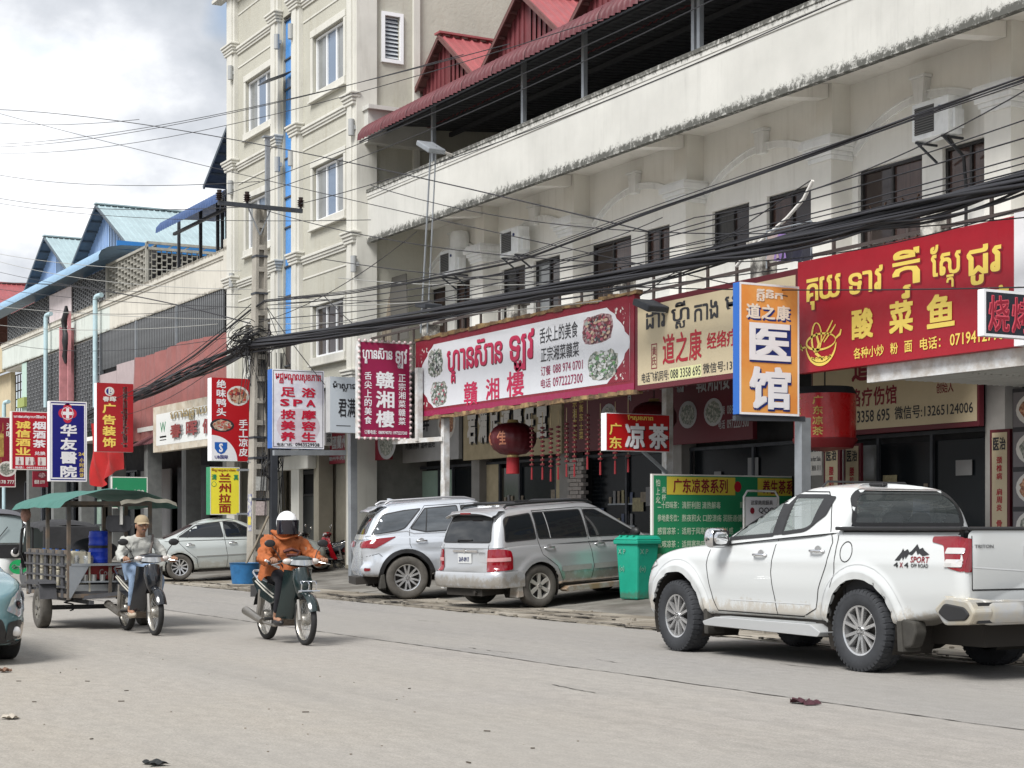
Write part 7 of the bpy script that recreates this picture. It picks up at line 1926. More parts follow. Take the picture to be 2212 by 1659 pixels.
# ------ the silver sport utility parked at an angle (rear three-quarter view)
def cam_heading(th):
 t=R(th);d=Vector((-_c*math.cos(t)+_s*math.sin(t),_s*math.cos(t)+_c*math.sin(t)))
 return math.atan2(d.y,d.x)
def ground_at(px,py,z=.02):return onZ(px,py,z)
def make_suv_a():
 spec=dict(x0=-.90,x1=3.70,rcr=.28,rcf=.45,axz=.35,arch=[(0,.40),(2.71,.40)],flare=.022,under=.30,w=[(-1,.875),(0,.90),(2,.905),(3.7,.86)],zb=[(-1,.42),(-.5,.36),(0,.34),(2.7,.32),(3.7,.34)],zt=[(-1,1.06),(0,1.07),(1.0,1.055),(2.3,1.02),(2.9,1.0),(3.4,.92),(3.7,.76)],crown=[(-1,.02),(2.2,.02),(2.6,.05),(3.6,.05)],crease=[(.86,.010,.08),(.62,.004,.05)],xr=[(.35,.06),(.50,-.02),(.62,-.03),(.70,.05),(1.1,.08)],xf=[(.3,-.06),(.55,.03),(.8,-.04),(1.0,-.2)],gh=dict(mid=1.2,xr=[(0,-.83),(.5,-.74),(.9,-.62),(1,-.55)],xf=[(0,2.62),(.5,2.02),(.85,1.62),(1,1.42)],w=[(0,.875),(.5,.80),(.9,.69),(1,.62)],wr=[(0,.84),(.5,.77),(.9,.66),(1,.60)],rc=[(0,.20),(1,.16)],zb=[(-1,1.02),(1,1.02),(2.7,.98)],zt=[(-1,1.60),(0,1.655),(1,1.665),(1.8,1.60),(2.7,1.5)],crown=.045))
 car=Car(spec)
 p=Vector((-25.35,14.35,.03))if False else ground_at(1160,1311,.03)
 hz=cam_heading(53);d=Vector((math.cos(hz),math.sin(hz),0));lf=Vector((-d.y,d.x,0))
 loc=p+lf*.79
 root=thing('silver_suv','dusty silver sport utility vehicle parked at an angle, rear window and plate facing the camera','car',loc,(0,-.058,hz),group=None)
 common(car,root,P_silver)
 wins=[roundpoly([(-.62,1.115),(-.56,1.50),(-.02,1.545),(.0,1.13)],[.03,.10,.03,.03]),roundpoly([(.06,1.13),(.04,1.55),(1.02,1.555),(1.06,1.10)],.03),roundpoly([(1.12,1.10),(1.10,1.55),(1.36,1.54),(2.12,1.12),(2.12,1.08)],.03)]
 for ax in 'LR':
  for i,w_ in enumerate(wins):
   m=MB();car.patch(m,w_,ax,.004,.08,car.bvh_g);o=m.build('side_window',G_car,root,smooth=80)
   m=MB();car.strip(m,w_,.022,ax,.006,True,car.bvh_g);m.build('window_seal',K_trim,o)
   if i==1:m=MB();car.strip(m,[(.30,1.12),(.26,1.55)],.018,ax,.007,bvh=car.bvh_g);m.build('window_bar',mat('grey_bar',(.3,.3,.3),.5),o)
  seams(car,root,[[(.05,1.58),(.03,1.12),(.08,.86),(.36,.66),(.46,.46),(.52,.36)],[(1.09,1.58),(1.09,1.06),(1.16,.6),(1.10,.36)],[(2.26,1.02),(2.32,.7),(2.22,.38)],[(.52,.36),(2.22,.36)],[(-.86,.62),(-.45,.63),(-.36,.58)],[(.04,1.585),(1.0,1.60),(1.5,1.56),(2.2,1.12)]],ax,.010,'door_seams')
  for(a,b)in((.47,1.10),(1.16,2.2)):
   m=MB();car.strip(m,[(a,.60),(b,.60)],.085,ax,.012);m.build('door_moulding',mat('moulding_grey',(.30,.30,.28),.5,var=.1),root,smooth=60)
  for x_ in(.24,1.32):handle(car,root,x_,.97,mat('chrome_dull',(.5,.5,.5),.25,metal=.9),ax)
  for cx in(0,2.71):m=MB();car.strip(m,arcpts(cx,.35,.425,-10,190,32),.05,ax,.010);m.build('wheel_arch_lip',P_silver,root,smooth=60)
  sg=1 if ax=='L' else-1
  m=MB();car.patch(m,roundpoly([(-.84,.64),(-.84,.96),(-.70,1.0),(-.54,.96),(-.54,.66)],.04),ax,.010,.05)
  car.patch(m,roundpoly([(sg*.60,.64),(sg*.83,.64),(sg*.83,1.0),(sg*.62,1.0)],.04),'B',.010,.04);l=m.build('tail_lamp',K_lamp,root,smooth=70)
  m=MB();car.patch(m,[(sg*.61,.80),(sg*.82,.80),(sg*.82,.86),(sg*.61,.86)],'B',.015,.05);car.patch(m,[(-.88,.80),(-.88,.86),(-.58,.86),(-.58,.80)],ax,.015,.05);m.build('clear_lens',mat('lens_pink',(.5,.25,.25),.2),l)
  m=MB();m.prism(roundpoly([(.46,.26),(.55,.31),(2.2,.31),(2.3,.26),(2.25,.23),(.5,.22)],.02),sg*.82,sg*.98);m.build('running_board',mat('board_silver',(.4,.38,.35),.5,metal=.4,col2=(.3,.2,.12),c2amt=.4,c2scale=4),root,bevel=.01)
  m=MB();m.tube([(-.45,sg*.60,1.66),(-.40,sg*.60,1.70),(.0,sg*.60,1.715),(.9,sg*.61,1.72),(1.3,sg*.6,1.70),(1.4,sg*.6,1.65)],.022,8);m.build('roof_rail',K_trim,root,smooth=70)
  m=MB();m.ball((2.02,sg*1.0,1.12),.11,14,10,(.6,1,.8));mm=m.build('door_mirror',K_trim,root,smooth=80);MB().box(1.99,2.05,sg*.86,sg*.95,1.06,1.1).build('mirror_arm',K_trim,mm)
  m=MB();m.prism([(-.43,.42),(-.36,.44),(-.34,.20),(-.47,.19)],sg*.66,sg*.89);m.build('mud_flap',mat('flap_silver',(.42,.41,.38),.6,dirt_z=[(.25,.2,.6)],dirt=(.25,.18,.12)),root,bevel=.01)
 for x_ in(-.2,1.0):m=MB();m.tube([(x_,-.60,1.715),(x_,-.5,1.735),(x_,.5,1.735),(x_,.60,1.715)],.02,6);m.build('roof_crossbar',K_trim,root)
 rw=roundpoly([(-.66,1.115),(.66,1.115),(.58,1.47),(.52,1.53),(-.52,1.53),(-.58,1.47)],.05)
 m=MB();car.patch(m,rw,'B',.004,.08,car.bvh_g);o=m.build('rear_window',G_car,root,smooth=80);m=MB();car.strip(m,rw,.03,'B',.006,True,car.bvh_g);m.build('window_seal',K_trim,o)
 m=MB()
 def spl(u,v):y=-.66+1.32*u;e=(abs(y)/.66)**3;q=2*PI*v;return(-.66+.05*e+.14*math.cos(q),y,1.60-.02*e-.05*e*(math.cos(q)<0)+.030*math.sin(q)+.012*math.cos(q))
 m.grid(spl,40,16);s_=m.build('rear_spoiler',P_silver,root,smooth=70);MB().box(-.81,-.785,-.14,.14,1.575,1.60).build('brake_light',K_lamp,s_)
 seams(car,root,[[(-.64,1.08),(-.60,.60)],[(.64,1.08),(.60,.60)],[(-.60,.60),(.60,.60)]],'B',.012,'tailgate_seams')
 hx=car.cast((0,.98),'B',0).x
 MB().box(hx-.03,hx-.003,-.34,.34,.945,1.0).build('chrome_garnish',K_chrome,root,bevel=.012)
 MB().lathe([(0,-.006),(.035,-.006),(.035,.002),(.0,.002)],16,'x',(hx-.032,0,.973)).build('emblem',K_chrome,root)
 hx=min(car.cast((y_,z_),'B',0).x for y_ in(-.18,0,.18)for z_ in(.78,.92))
 MB().box(hx-.012,hx-.003,-.18,.20,.77,.93).build('licence_plate',mat('plate_pale',(.56,.57,.56),.4),root)
 vs,fs=glyphs('2AP-0917',.03);mb=MB();mb.addv([(hx-.016,.17-p[0]*.072,.80+p[1]*.10)for p in vs]);[mb.face(f)for f in fs];mb.build('plate_lettering',mat('plate_navy',(.02,.03,.15),.5),root)
 vs,fs=glyphs('Highlander',.02);mb=MB();mb.addv([(hx-.008,-.36-p[0]*.045,.93+p[1]*.045)for p in vs]);[mb.face(f)for f in fs];mb.build('badge_lettering',mat('badge_grey',(.25,.25,.25),.4),root)
 m=MB();m.tube([(hx+.02,.22,1.13),(hx-.02,.15,1.16),(hx+.02,-.18,1.15)],.012,6);m.build('rear_wiper',K_trim,root)
 m=MB();n=50
 def bmp(u,v):
  a=(u-.5)*2;y=.905*math.copysign(min(1,abs(a)*1.35),a)if abs(a)<.75 else math.copysign(.915,a)
  x=-.965+.16*(min(1,abs(a)/.75))**5+max(0,abs(a)-.75)*1.9
  q=-PI/2+PI*v;return(x-.035*math.cos(q)*(abs(a)<.74),y+math.copysign(.012*math.cos(q),a),.50+.13*math.sin(q))
 m.grid(bmp,n,10);m.build('rear_bumper',P_silver,root,smooth=70)
 m=MB();m.box(-.9,-.3,-.5,.5,.24,.36);m.cyl((0,-.6,.35),(0,.6,.35),.06);m.tube([(-.95,-.35,.30),(-.5,-.35,.30)],.03,8);m.build('exhaust_and_axle',K_under,root,kind='stuff')
 for(x,y,sd)in((0,.79,1),(0,-.79,-1),(2.71,.79,1),(2.71,-.79,-1)):wheel(root,x,y,.352,.225,.215,6,sd,M_dusty,K_rimd,False,spw=.05)
 return root
make_suv_a()
def make_suv_b():
 spec=dict(x0=-.80,x1=3.78,rcr=.28,rcf=.45,axz=.39,arch=[(0,.455),(2.745,.455)],flare=.02,under=.36,w=[(-1,.87),(0,.91),(2,.92),(3.7,.86)],zb=[(-1,.47),(-.5,.42),(0,.40),(2.7,.40),(3.7,.42)],zt=[(-1,1.14),(-.3,1.20),(.3,1.16),(1.0,1.14),(2.3,1.12),(2.9,1.1),(3.5,1.0),(3.8,.8)],crown=[(-1,.02),(3.6,.05)],crease=[(1.02,.012,.06),(.70,.010,.06),(.86,-.010,.05)],xr=[(.4,.05),(.60,-.03),(.72,.05),(1.0,.0),(1.15,.10)],xf=[(.3,-.06),(.6,.03),(.9,-.05),(1.1,-.25)],gh=dict(mid=1.2,xr=[(0,-.74),(.5,-.58),(.9,-.40),(1,-.32)],xf=[(0,2.62),(.5,2.02),(.85,1.60),(1,1.40)],w=[(0,.88),(.5,.80),(.9,.69),(1,.62)],wr=[(0,.82),(.5,.74),(.9,.62),(1,.56)],rc=[(0,.22),(1,.16)],zb=[(-1,1.13),(0,1.12),(1,1.10),(2.7,1.08)],zt=[(-1,1.70),(0,1.765),(1,1.78),(1.8,1.72),(2.7,1.6)],crown=.045))
 car=Car(spec)
 p=ground_at(880,1293,.03);hz=cam_heading(77);d=Vector((math.cos(hz),math.sin(hz),0));lf=Vector((-d.y,d.x,0))
 root=thing('pearl_suv','pale silver sport utility vehicle with red wedge tail lamp, left of the dusty one','car',p+lf*.80,(0,-.055,hz))
 common(car,root,P_silver2)
 wins=[roundpoly([(-.60,1.20),(-.38,1.56),(.02,1.62),(.34,1.64),(.02,1.30),(-.1,1.26)],[.02,.08,.05,.02,.04,.04]),roundpoly([(.12,1.28),(.42,1.64),(1.02,1.665),(1.06,1.22),(.4,1.21)],.03),roundpoly([(1.12,1.21),(1.10,1.665),(1.36,1.65),(2.14,1.20)],.03)]
 for ax in 'LR':
  for i,w_ in enumerate(wins):
   m=MB();car.patch(m,w_,ax,.004,.08,car.bvh_g);o=m.build('side_window',mat('sky_reflection_glass',(.07,.08,.09),.03,spec=1.0,var=.5,vscale=2,stretch=(.6,1,3))if i!=5 else G_car,root,smooth=80)  # paler banded base paints in the sky reflected by these windows
   m=MB();car.strip(m,w_,.02,ax,.006,True,car.bvh_g);m.build('window_seal',K_trim,o)
   if i==1:m=MB();car.strip(m,[(.40,1.21),(.46,1.64)],.02,ax,.007,bvh=car.bvh_g);m.build('window_bar',K_trim,o)
  m=MB();car.strip(m,[(-.80,1.17),(-.1,1.235),(.05,1.24),(.18,1.19),(.6,1.185),(2.2,1.17)],.016,ax,.008);m.build('chrome_waist',mat('chrome_dull',(.5,.5,.5),.25,metal=.9),root)
  seams(car,root,[[(.10,1.26),(.08,1.0),(.14,.84),(.40,.62),(.5,.42)],[(1.09,1.7),(1.09,1.18),(1.14,.6),(1.10,.42)],[(.5,.42),(2.2,.42)],[(-.78,.80),(-.5,.86),(-.44,.8)],[(.1,1.28),(.42,1.69),(1.4,1.70)]],ax,.010,'door_seams')
  for x_ in(.30,1.34):handle(car,root,x_,1.05,K_chrome,ax)
  for cx in(0,2.745):
   m=MB();car.strip(m,arcpts(cx,.39,.49,-14,194,36),.075,ax,.014);m.build('black_arch_trim',K_trim,root,smooth=60)
  sg=1 if ax=='L' else-1
  m=MB();car.patch(m,roundpoly([(-.78,.98),(-.78,1.08),(-.55,1.13),(-.16,1.15),(-.38,1.04),(-.56,.955)],[.02,.02,.02,.03,.04,.03]),ax,.010,.05)
  car.patch(m,roundpoly([(sg*.48,.99),(sg*.82,.97),(sg*.82,1.10),(sg*.46,1.08)],.03),'B',.010,.05);m.build('tail_lamp',K_lamp,root,smooth=70)
  m=MB();car.patch(m,roundpoly([(-.77,.55),(-.77,.61),(-.66,.60),(-.68,.55)],.02),ax,.012,.05);m.build('reflector',K_lamp,root)
  m=MB();m.tube([(-.3,sg*.60,1.76),(-.2,sg*.60,1.815),(.8,sg*.61,1.83),(1.2,sg*.6,1.81),(1.4,sg*.6,1.75)],.02,8);m.build('roof_rail',mat('rail_silver',(.35,.35,.36),.4,metal=.6),root,smooth=70)
  m=MB();m.ball((2.05,sg*1.02,1.22),.12,14,10,(.6,1,.8));m.build('door_mirror',P_silver2,root,smooth=80)
  m=MB();m.prism([(-.49,.46),(-.42,.48),(-.40,.22),(-.52,.21)],sg*.68,sg*.9);m.build('mud_flap',K_mud,root,bevel=.01)
  m=MB();m.prism(roundpoly([(.5,.34),(.6,.38),(2.2,.38),(2.3,.34),(2.2,.31),(.55,.31)],.02),sg*.84,sg*.99);m.build('side_step',K_trim,root,bevel=.01)
 rw=roundpoly([(-.66,1.22),(.66,1.22),(.56,1.58),(-.56,1.58)],.06)
 m=MB();car.patch(m,rw,'B',.004,.08,car.bvh_g);m.build('rear_window',G_car,root,smooth=80)
 m=MB()
 def spl(u,v):y=-.62+1.24*u;e=(abs(y)/.62)**3;q=2*PI*v;return(-.48+.04*e+.17*math.cos(q),y,1.70-.02*e+.028*math.sin(q)+.025*math.cos(q)-.03*(math.cos(q)<0))
 m.grid(spl,40,16);m.build('rear_spoiler',P_silver2,root,smooth=70)
 m=MB();m.prism([(-.15,1.81),(.05,1.81),(-.12,1.865),(-.16,1.865)],-.02,.02);m.build('shark_fin_aerial',P_silver2,root)
 m=MB();m.box(-.9,-.3,-.5,.5,.3,.44);m.cyl((0,-.6,.39),(0,.6,.39),.06);m.build('exhaust_and_axle',K_under,root,kind='stuff')
 for(x,y,sd)in((0,.80,1),(0,-.80,-1),(2.745,.8,1),(2.745,-.8,-1)):wheel(root,x,y,.392,.255,.245,6,sd,M_dusty,K_rim,True,spw=.04)
 return root
make_suv_b()
def make_sedan():
 spec=dict(x0=-1.16,x1=3.68,rcr=.32,rcf=.5,axz=.315,arch=[(0,.355),(2.72,.355)],flare=.012,under=.22,w=[(-1,.85),(0,.895),(2,.90),(3.7,.84)],zb=[(-1,.30),(-.5,.24),(0,.22),(2.7,.22),(3.7,.24)],zt=[(-1,.98),(-.5,1.02),(.2,.99),(1.0,.965),(2.3,.93),(2.9,.88),(3.4,.80),(3.7,.66)],crown=[(-1,.03),(.5,.02),(2.4,.03),(3.6,.05)],crease=[(.80,.008,.08),(.52,.004,.05)],xr=[(.2,.06),(.45,-.02),(.62,-.01),(.9,.05),(1.05,.12)],xf=[(.2,-.06),(.5,.03),(.7,-.03),(.9,-.2)],gh=dict(mid=.9,xr=[(0,-.50),(.5,.05),(.85,.42),(1,.60)],xf=[(0,2.62),(.5,2.05),(.85,1.68),(1,1.46)],w=[(0,.86),(.5,.76),(.9,.64),(1,.57)],rc=[(0,.24),(1,.16)],zb=[(-.6,.97),(1,.94),(2.6,.88)],zt=[(-.6,1.28),(.5,1.40),(1.1,1.435),(1.6,1.41),(2.6,1.2)],crown=.04))
 car=Car(spec)
 p=ground_at(388,1253,.05);hz=cam_heading(72);d=Vector((math.cos(hz),math.sin(hz),0));lf=Vector((-d.y,d.x,0))
 root=thing('silver_sedan','grey silver sedan parked nose in between the cargo trailer and the utility pole','car',p+lf*.80,(0,-.05,hz))
 common(car,root,P_champ)
 wins=[roundpoly([(.02,1.05),(.46,1.31),(1.04,1.375),(1.10,1.0)],[.02,.06,.03,.03]),roundpoly([(1.17,1.0),(1.13,1.375),(1.42,1.35),(2.12,.98)],.03)]
 for ax in 'LR':
  for w_ in wins:
   m=MB();car.patch(m,w_,ax,.004,.08,car.bvh_g);o=m.build('side_window',G_car,root,smooth=80)
   m=MB();car.strip(m,w_,.022,ax,.006,True,car.bvh_g);m.build('window_seal',K_trim,o)
  m=MB();car.strip(m,[(.22,1.02),(.30,1.22)],.016,ax,.007,bvh=car.bvh_g);m.build('window_bar',K_trim,root)
  seams(car,root,[[(.0,1.04),(.02,.9),(.20,.70),(.42,.50),(.46,.25)],[(1.13,1.4),(1.13,.95),(1.18,.5),(1.14,.26)],[(.46,.25),(2.3,.25)],[(-.02,1.06),(.44,1.345),(1.4,1.40)]],ax,.010,'door_seams')
  m=MB();car.strip(m,[(.42,.55),(2.1,.55)],.03,ax,.008);m.build('door_moulding',mat('moulding_dark',(.18,.18,.17),.5),root)
  for x_ in(.28,1.32):handle(car,root,x_,.84,K_chrome,ax)
  sg=1 if ax=='L' else-1
  m=MB();car.patch(m,roundpoly([(-1.10,.72),(-1.08,.90),(-.84,.92),(-.80,.80)],.03),ax,.010,.05);m.build('tail_lamp',K_lamp,root,smooth=70)
  m=MB();m.ball((1.86,sg*.98,1.02),.10,14,10,(.7,1,.7));m.build('door_mirror',P_champ,root,smooth=80)
 rw=roundpoly([(-.62,1.0),(.62,1.0),(.5,1.33),(-.5,1.33)],.06)
 m=MB();car.patch(m,rw,'B',.006,.08,car.bvh_g);m.build('rear_window',mat('rear_glass_maroon',(.05,.02,.025),.04,spec=.8),root,smooth=80)
 for(x,y,sd)in((0,.79,1),(0,-.79,-1),(2.72,.79,1),(2.72,-.79,-1)):wheel(root,x,y,.318,.20,.205,10,sd,M_dusty,K_rim,False,spw=.03)
 return root
make_sedan()
def make_hatch():
 spec=dict(x0=-.80,x1=3.62,rcr=.3,rcf=.62,axz=.31,arch=[(0,.345),(2.70,.345)],flare=.010,under=.22,w=[(-1,.84),(0,.87),(2,.875),(3.0,.87),(3.7,.82)],zb=[(-1,.28),(0,.22),(2.7,.20),(3.3,.18),(3.7,.22)],zt=[(-1,1.0),(.5,.98),(2.0,.93),(2.6,.90),(3.1,.82),(3.4,.74),(3.65,.64)],crown=[(-1,.03),(2.4,.04),(3.6,.07)],crease=[(.74,.008,.07)],xr=[(.2,.06),(.5,0),(1,.06)],xf=[(.15,-.04),(.40,.04),(.6,.0),(.85,-.16)],gh=dict(mid=.9,xr=[(0,-.65),(.5,-.35),(1,.15)],xf=[(0,2.66),(.5,1.9),(.85,1.5),(1,1.2)],w=[(0,.84),(.5,.74),(.9,.62),(1,.55)],rc=[(0,.24),(1,.16)],zb=[(-.6,.97),(1,.93),(2.7,.86)],zt=[(-.6,1.35),(.8,1.46),(1.4,1.42),(2.7,1.2)],crown=.04))
 car=Car(spec)
 root=thing('teal_hatchback','teal car with large clear headlamp, only its front corner inside the left photo edge','car',(-20.46,3.08,0),(0,0,0))
 common(car,root,P_teal)
 for ax in 'LR':
  for w_ in(roundpoly([(-.3,1.03),(.2,1.36),(.84,1.39),(.88,1.0)],.03),roundpoly([(.94,1.0),(.92,1.39),(1.2,1.37),(2.1,.97)],.03)):
   m=MB();car.patch(m,w_,ax,.004,.08,car.bvh_g);m.build('side_window',G_car,root,smooth=80)
  seams(car,root,[[(2.30,.92),(2.36,.6),(2.28,.25)],[(.90,1.4),(.9,.95),(.92,.26)],[(3.12,.60),(3.05,.35)]],ax,.010,'door_seams')
  sg=1 if ax=='L' else-1
  hl=roundpoly([(2.72,.835),(3.10,.79),(3.44,.65),(3.57,.53),(3.42,.46),(3.05,.55)],.03)
  m=MB();car.patch(m,hl,ax,.008,.05);l=m.build('headlamp',mat('headlamp_glass',(.50,.56,.58),.06,spec=.9,coat=.8,metal=.35),root,smooth=70)
  for cx,cz,rr_ in((3.18,.66,.07),(3.38,.58,.055)):
   m=MB();car.patch(m,ellipse(cx,cz,rr_,rr_*.75),ax,.013,.05);m.build('lamp_reflector',mat('lamp_dark_ring',(.06,.07,.08),.15,metal=.6),l,smooth=70)
   m=MB();car.patch(m,ellipse(cx,cz,rr_*.62,rr_*.48),ax,.018,.05);m.build('lamp_bulb',K_chrome,l,smooth=70)
  m=MB();car.patch(m,roundpoly([(3.22,.40),(3.36,.41),(3.38,.25),(3.26,.24)],.02),ax,.010,.05);m.build('side_reflector',mat('amber_lens',(.5,.42,.33),.2),root)
  m=MB();car.strip(m,[(3.0,.23),(3.3,.21),(3.55,.20)],.03,ax,.010);m.build('bumper_seam',K_trim,root)
 m=MB();car.patch(m,roundpoly([(-.62,.22),(.62,.22),(.54,.46),(-.54,.46)],.05),'F',.008,.08);m.build('grille',K_trim,root)
 for sg in(1,-1):
  m=MB();car.patch(m,roundpoly([(sg*.58,.24),(sg*.80,.26),(sg*.78,.44),(sg*.60,.42)],.04),'F',.010,.05);f_=m.build('fog_recess',K_trim,root)
  p=car.cast((sg*.69,.33),'F',.02);MB().ball(p,.05,12,8,(.5,1,1)).build('fog_lamp',K_lampw,f_,smooth=80)
 ws=roundpoly([(-.74,.95),(.74,.95),(.6,1.36),(-.6,1.36)],.05);m=MB();car.patch(m,ws,'F',.004,.08,car.bvh_g);m.build('windscreen',G_car,root,smooth=80)
 for(x,y,sd)in((0,.77,1),(0,-.77,-1),(2.70,.77,1),(2.70,-.77,-1)):wheel(root,x,y,.312,.20,.20,10,sd,M_rubber,K_rim,False,spw=.03)
 return root
make_hatch()
# ------ people and motorbikes
SKIN=mat('skin_tan',(.30,.16,.10),.6,var=.06)
def skin(name,J,E,m_,parent,root='pelvis',sub=2):
 names=list(J);me=bpy.data.meshes.new(name)
 me.from_pydata([J[k][0]for k in names],[(names.index(a),names.index(b))for a,b in E],[])
 o=bpy.data.objects.new(name,me);COL.objects.link(o)
 o.modifiers.new('skin','SKIN');sk=me.skin_vertices[0].data
 for i,k in enumerate(names):
  r=J[k][1];sk[i].radius=r if isinstance(r,tuple)else(r,r);sk[i].use_root=(k==root)
 s_=o.modifiers.new('sub','SUBSURF');s_.levels=s_.render_levels=sub
 dg=bpy.context.evaluated_depsgraph_get();ev=bpy.data.meshes.new_from_object(o.evaluated_get(dg))
 bpy.data.objects.remove(o);bpy.data.meshes.remove(me)
 ev.name=name;ev.polygons.foreach_set('use_smooth',[True]*len(ev.polygons));ev.materials.clear();ev.materials.append(m_)
 o=bpy.data.objects.new(name,ev);COL.objects.link(o);o.parent=parent
 return o
def hand_on_grip(parent,w,g,sg,m_):
 """five fingers closed round a handlebar grip that runs along y"""
 m=MB();w,g=Vector(w),Vector(g)
 m.tube([w,w.lerp(g,.5)+Vector((0,0,.012)),g+Vector((-.005,0,.022))],.03,8,rs=[.026,.036,.034])
 for k,(ln,r)in enumerate(((.9,.0105),(1.0,.011),(.96,.0105),(.8,.009))):
  y=g.y+sg*(-.032+.021*k);m.tube([(g.x-.01,y,g.z+.026),(g.x+.022,y,g.z+.022),(g.x+.034*ln,y,g.z-.002),(g.x+.016,y,g.z-.024*ln),(g.x-.004,y,g.z-.02)],r,6)
 m.tube([(w.x+.03,g.y-sg*.03,g.z+.01),(g.x-.012,g.y-sg*.045,g.z-.012),(g.x+.012,g.y-sg*.048,g.z-.022)],.012,6)
 return m.build('hand',m_,parent,smooth=80)
def rider(kind,bike):
 if kind==1:
  t=thing('person','man in tan cap, grey shirt and pale jeans riding the trailer motorbike','person',bike.location.copy(),bike.rotation_euler.copy())
  top,legm=mat('shirt_grey',(.40,.40,.37),.9,var=.2,vscale=7,bump=.6,bscale=9),mat('denim_pale',(.22,.30,.42),.9,var=.22,vscale=8,bump=.3)
  z0,gr=.74,1.0
 else:
  t=thing('person','rider in orange windbreaker and white helmet with dark visor','person',bike.location.copy(),bike.rotation_euler.copy())
  top,legm=mat('jacket_orange',(.34,.095,.026),.8,var=.25,vscale=7,bump=1.0,bscale=8),mat('trousers_black',(.012,.012,.016),.9,var=.3)
  z0,gr=.76,1.0
 H=(-.10,0,z0+.08);bulk=1.0 if kind==1 else 1.25
 J=dict(pelvis=(H,(.15,.12)),waist=((-.10,0,z0+.22),(.145*bulk,.11*bulk)),chest=((-.06,0,z0+.36),(.165*bulk,.115*bulk)),neckb=((-.03,0,z0+.475),(.10*bulk,.085*bulk)),neck=((.0,0,z0+.52),(.055,.055)),skull=((.03,0,z0+.60),(.07,.075)))
 for s_,y in(('l',1),('r',-1)):
  J['sh'+s_]=((-.04,y*.17,z0+.42),.075*bulk);J['el'+s_]=((.08,y*(.30 if kind==1 else .32),z0+.22),.055*(1.0 if kind==1 else 1.6));J['wr'+s_]=((.33,y*.30,z0+.19),.036*(1.0 if kind==1 else 1.5))
  J['hip'+s_]=((-.06,y*.10,z0+.05),.10);J['kn'+s_]=((.27,y*.17,z0-.03),.068);J['an'+s_]=((.13,y*.17,.34),.042);J['he'+s_]=((.10,y*.17,.28),.038);J['to'+s_]=((.29,y*.18,.27),.03)
 up=[('pelvis','waist'),('waist','chest'),('chest','neckb'),('neckb','neck')]+[e for s_ in 'lr' for e in(('chest','sh'+s_),('sh'+s_,'el'+s_),('el'+s_,'wr'+s_))]
 lo=[e for s_ in 'lr' for e in(('pelvis','hip'+s_),('hip'+s_,'kn'+s_),('kn'+s_,'an'+s_))]
 thin={k:(v[0],(v[1][0]*.72,v[1][1]*.72)if isinstance(v[1],tuple)else v[1]*.72)for k,v in J.items()}
 thin['neck']=(J['neck'][0],(.055,.055));thin['skull']=J['skull']
 for s_ in 'lr':thin['he'+s_]=(J['he'+s_][0],.036);thin['to'+s_]=(J['to'+s_][0],.028);thin['an'+s_]=(J['an'+s_][0],.036)
 skin('body',thin,up+lo+[('neck','skull')]+[e for s_ in 'lr' for e in(('an'+s_,'he'+s_),('he'+s_,'to'+s_))],SKIN,t)
 sh={k:v for k,v in J.items()if k in sum(([a,b]for a,b in up),[])};sh['neck']=((-.01,0,z0+.505),(.07,.07))
 if kind==2:sh['neck']=((0,0,z0+.53),(.12,.11));sh['waist']=(sh['waist'][0],(.21,.17));sh['pelvis']=(sh['pelvis'][0],(.22,.17))
 o=skin('shirt' if kind==1 else 'windbreaker',sh,up,top,t,sub=3)
 rs=random.Random(kind)
 from mathutils import noise as mnoise
 for v in o.data.vertices:
  q=mnoise.fractal(v.co*12+Vector((kind*3,0,0)),.8,2.2,4);f=.022 if kind==1 else .034
  v.co+=v.normal*f*q
 tr={k:v for k,v in J.items()if k in sum(([a,b]for a,b in lo),[])}
 o=skin('trousers',tr,lo,legm,t)
 for v in o.data.vertices:v.co+=v.normal*.008*mnoise.fractal(v.co*11,1,2.2,3)
 for s_,y in(('l',1),('r',-1)):
  hand_on_grip(t,J['wr'+s_][0],(.40,y*.31,z0+.195),y,SKIN)
  m=MB();b=Vector(J['he'+s_][0]);m.ball(b+Vector((.09,0,-.035)),.1,14,8,(1.35,.48,.42));m.build('shoe' if kind==2 else 'sandal',mat('sandal_beige',(.42,.36,.28),.8,var=.3)if kind==1 else K_trim,t,smooth=80)
  if kind==1:
   m=MB();m.tube([b+Vector((.1,-.045,-.03)),b+Vector((.12,0,.02)),b+Vector((.1,.045,-.03))],.012,6);m.build('strap',K_trim,t)
 hx,hz=.045,z0+.625
 if kind==1:
  def hd(u,v):
   a,p=2*PI*u,PI*v;x,y,z=math.cos(a)*math.sin(p),math.sin(a)*math.sin(p),-math.cos(p)
   r=Vector((x*.098,y*.076,z*.118))
   if z<-.1:r.y*=1-.30*(-z);r.x*=1-.10*(-z)
   if x>.3:
    r.x+=.012*math.exp(-(y/.25)**2-((z+.12)/.16)**2)+.014*math.exp(-(y/.3)**2-((z+.78)/.14)**2)
    r.x-=.010*(math.exp(-((abs(y)-.42)/.18)**2-((z-.10)/.12)**2));r.x+=.008*math.exp(-((z-.32)/.10)**2)
   return Vector((hx,0,hz))+r
  m=MB();m.grid(hd,40,28);head=m.build('head',SKIN,t,smooth=80)
  m=MB();m.tube([(hx+.092,0,hz+.02),(hx+.112,0,hz-.012),(hx+.122,0,hz-.030),(hx+.10,0,hz-.036)],.012,8,rs=[.007,.010,.015,.010]);m.build('nose',SKIN,head,smooth=80)
  m=MB();m.tube([(hx+.088,-.024,hz-.066),(hx+.103,0,hz-.064),(hx+.088,.024,hz-.066)],.005,6);m.build('mouth',mat('lips',(.20,.07,.05),.6),head)
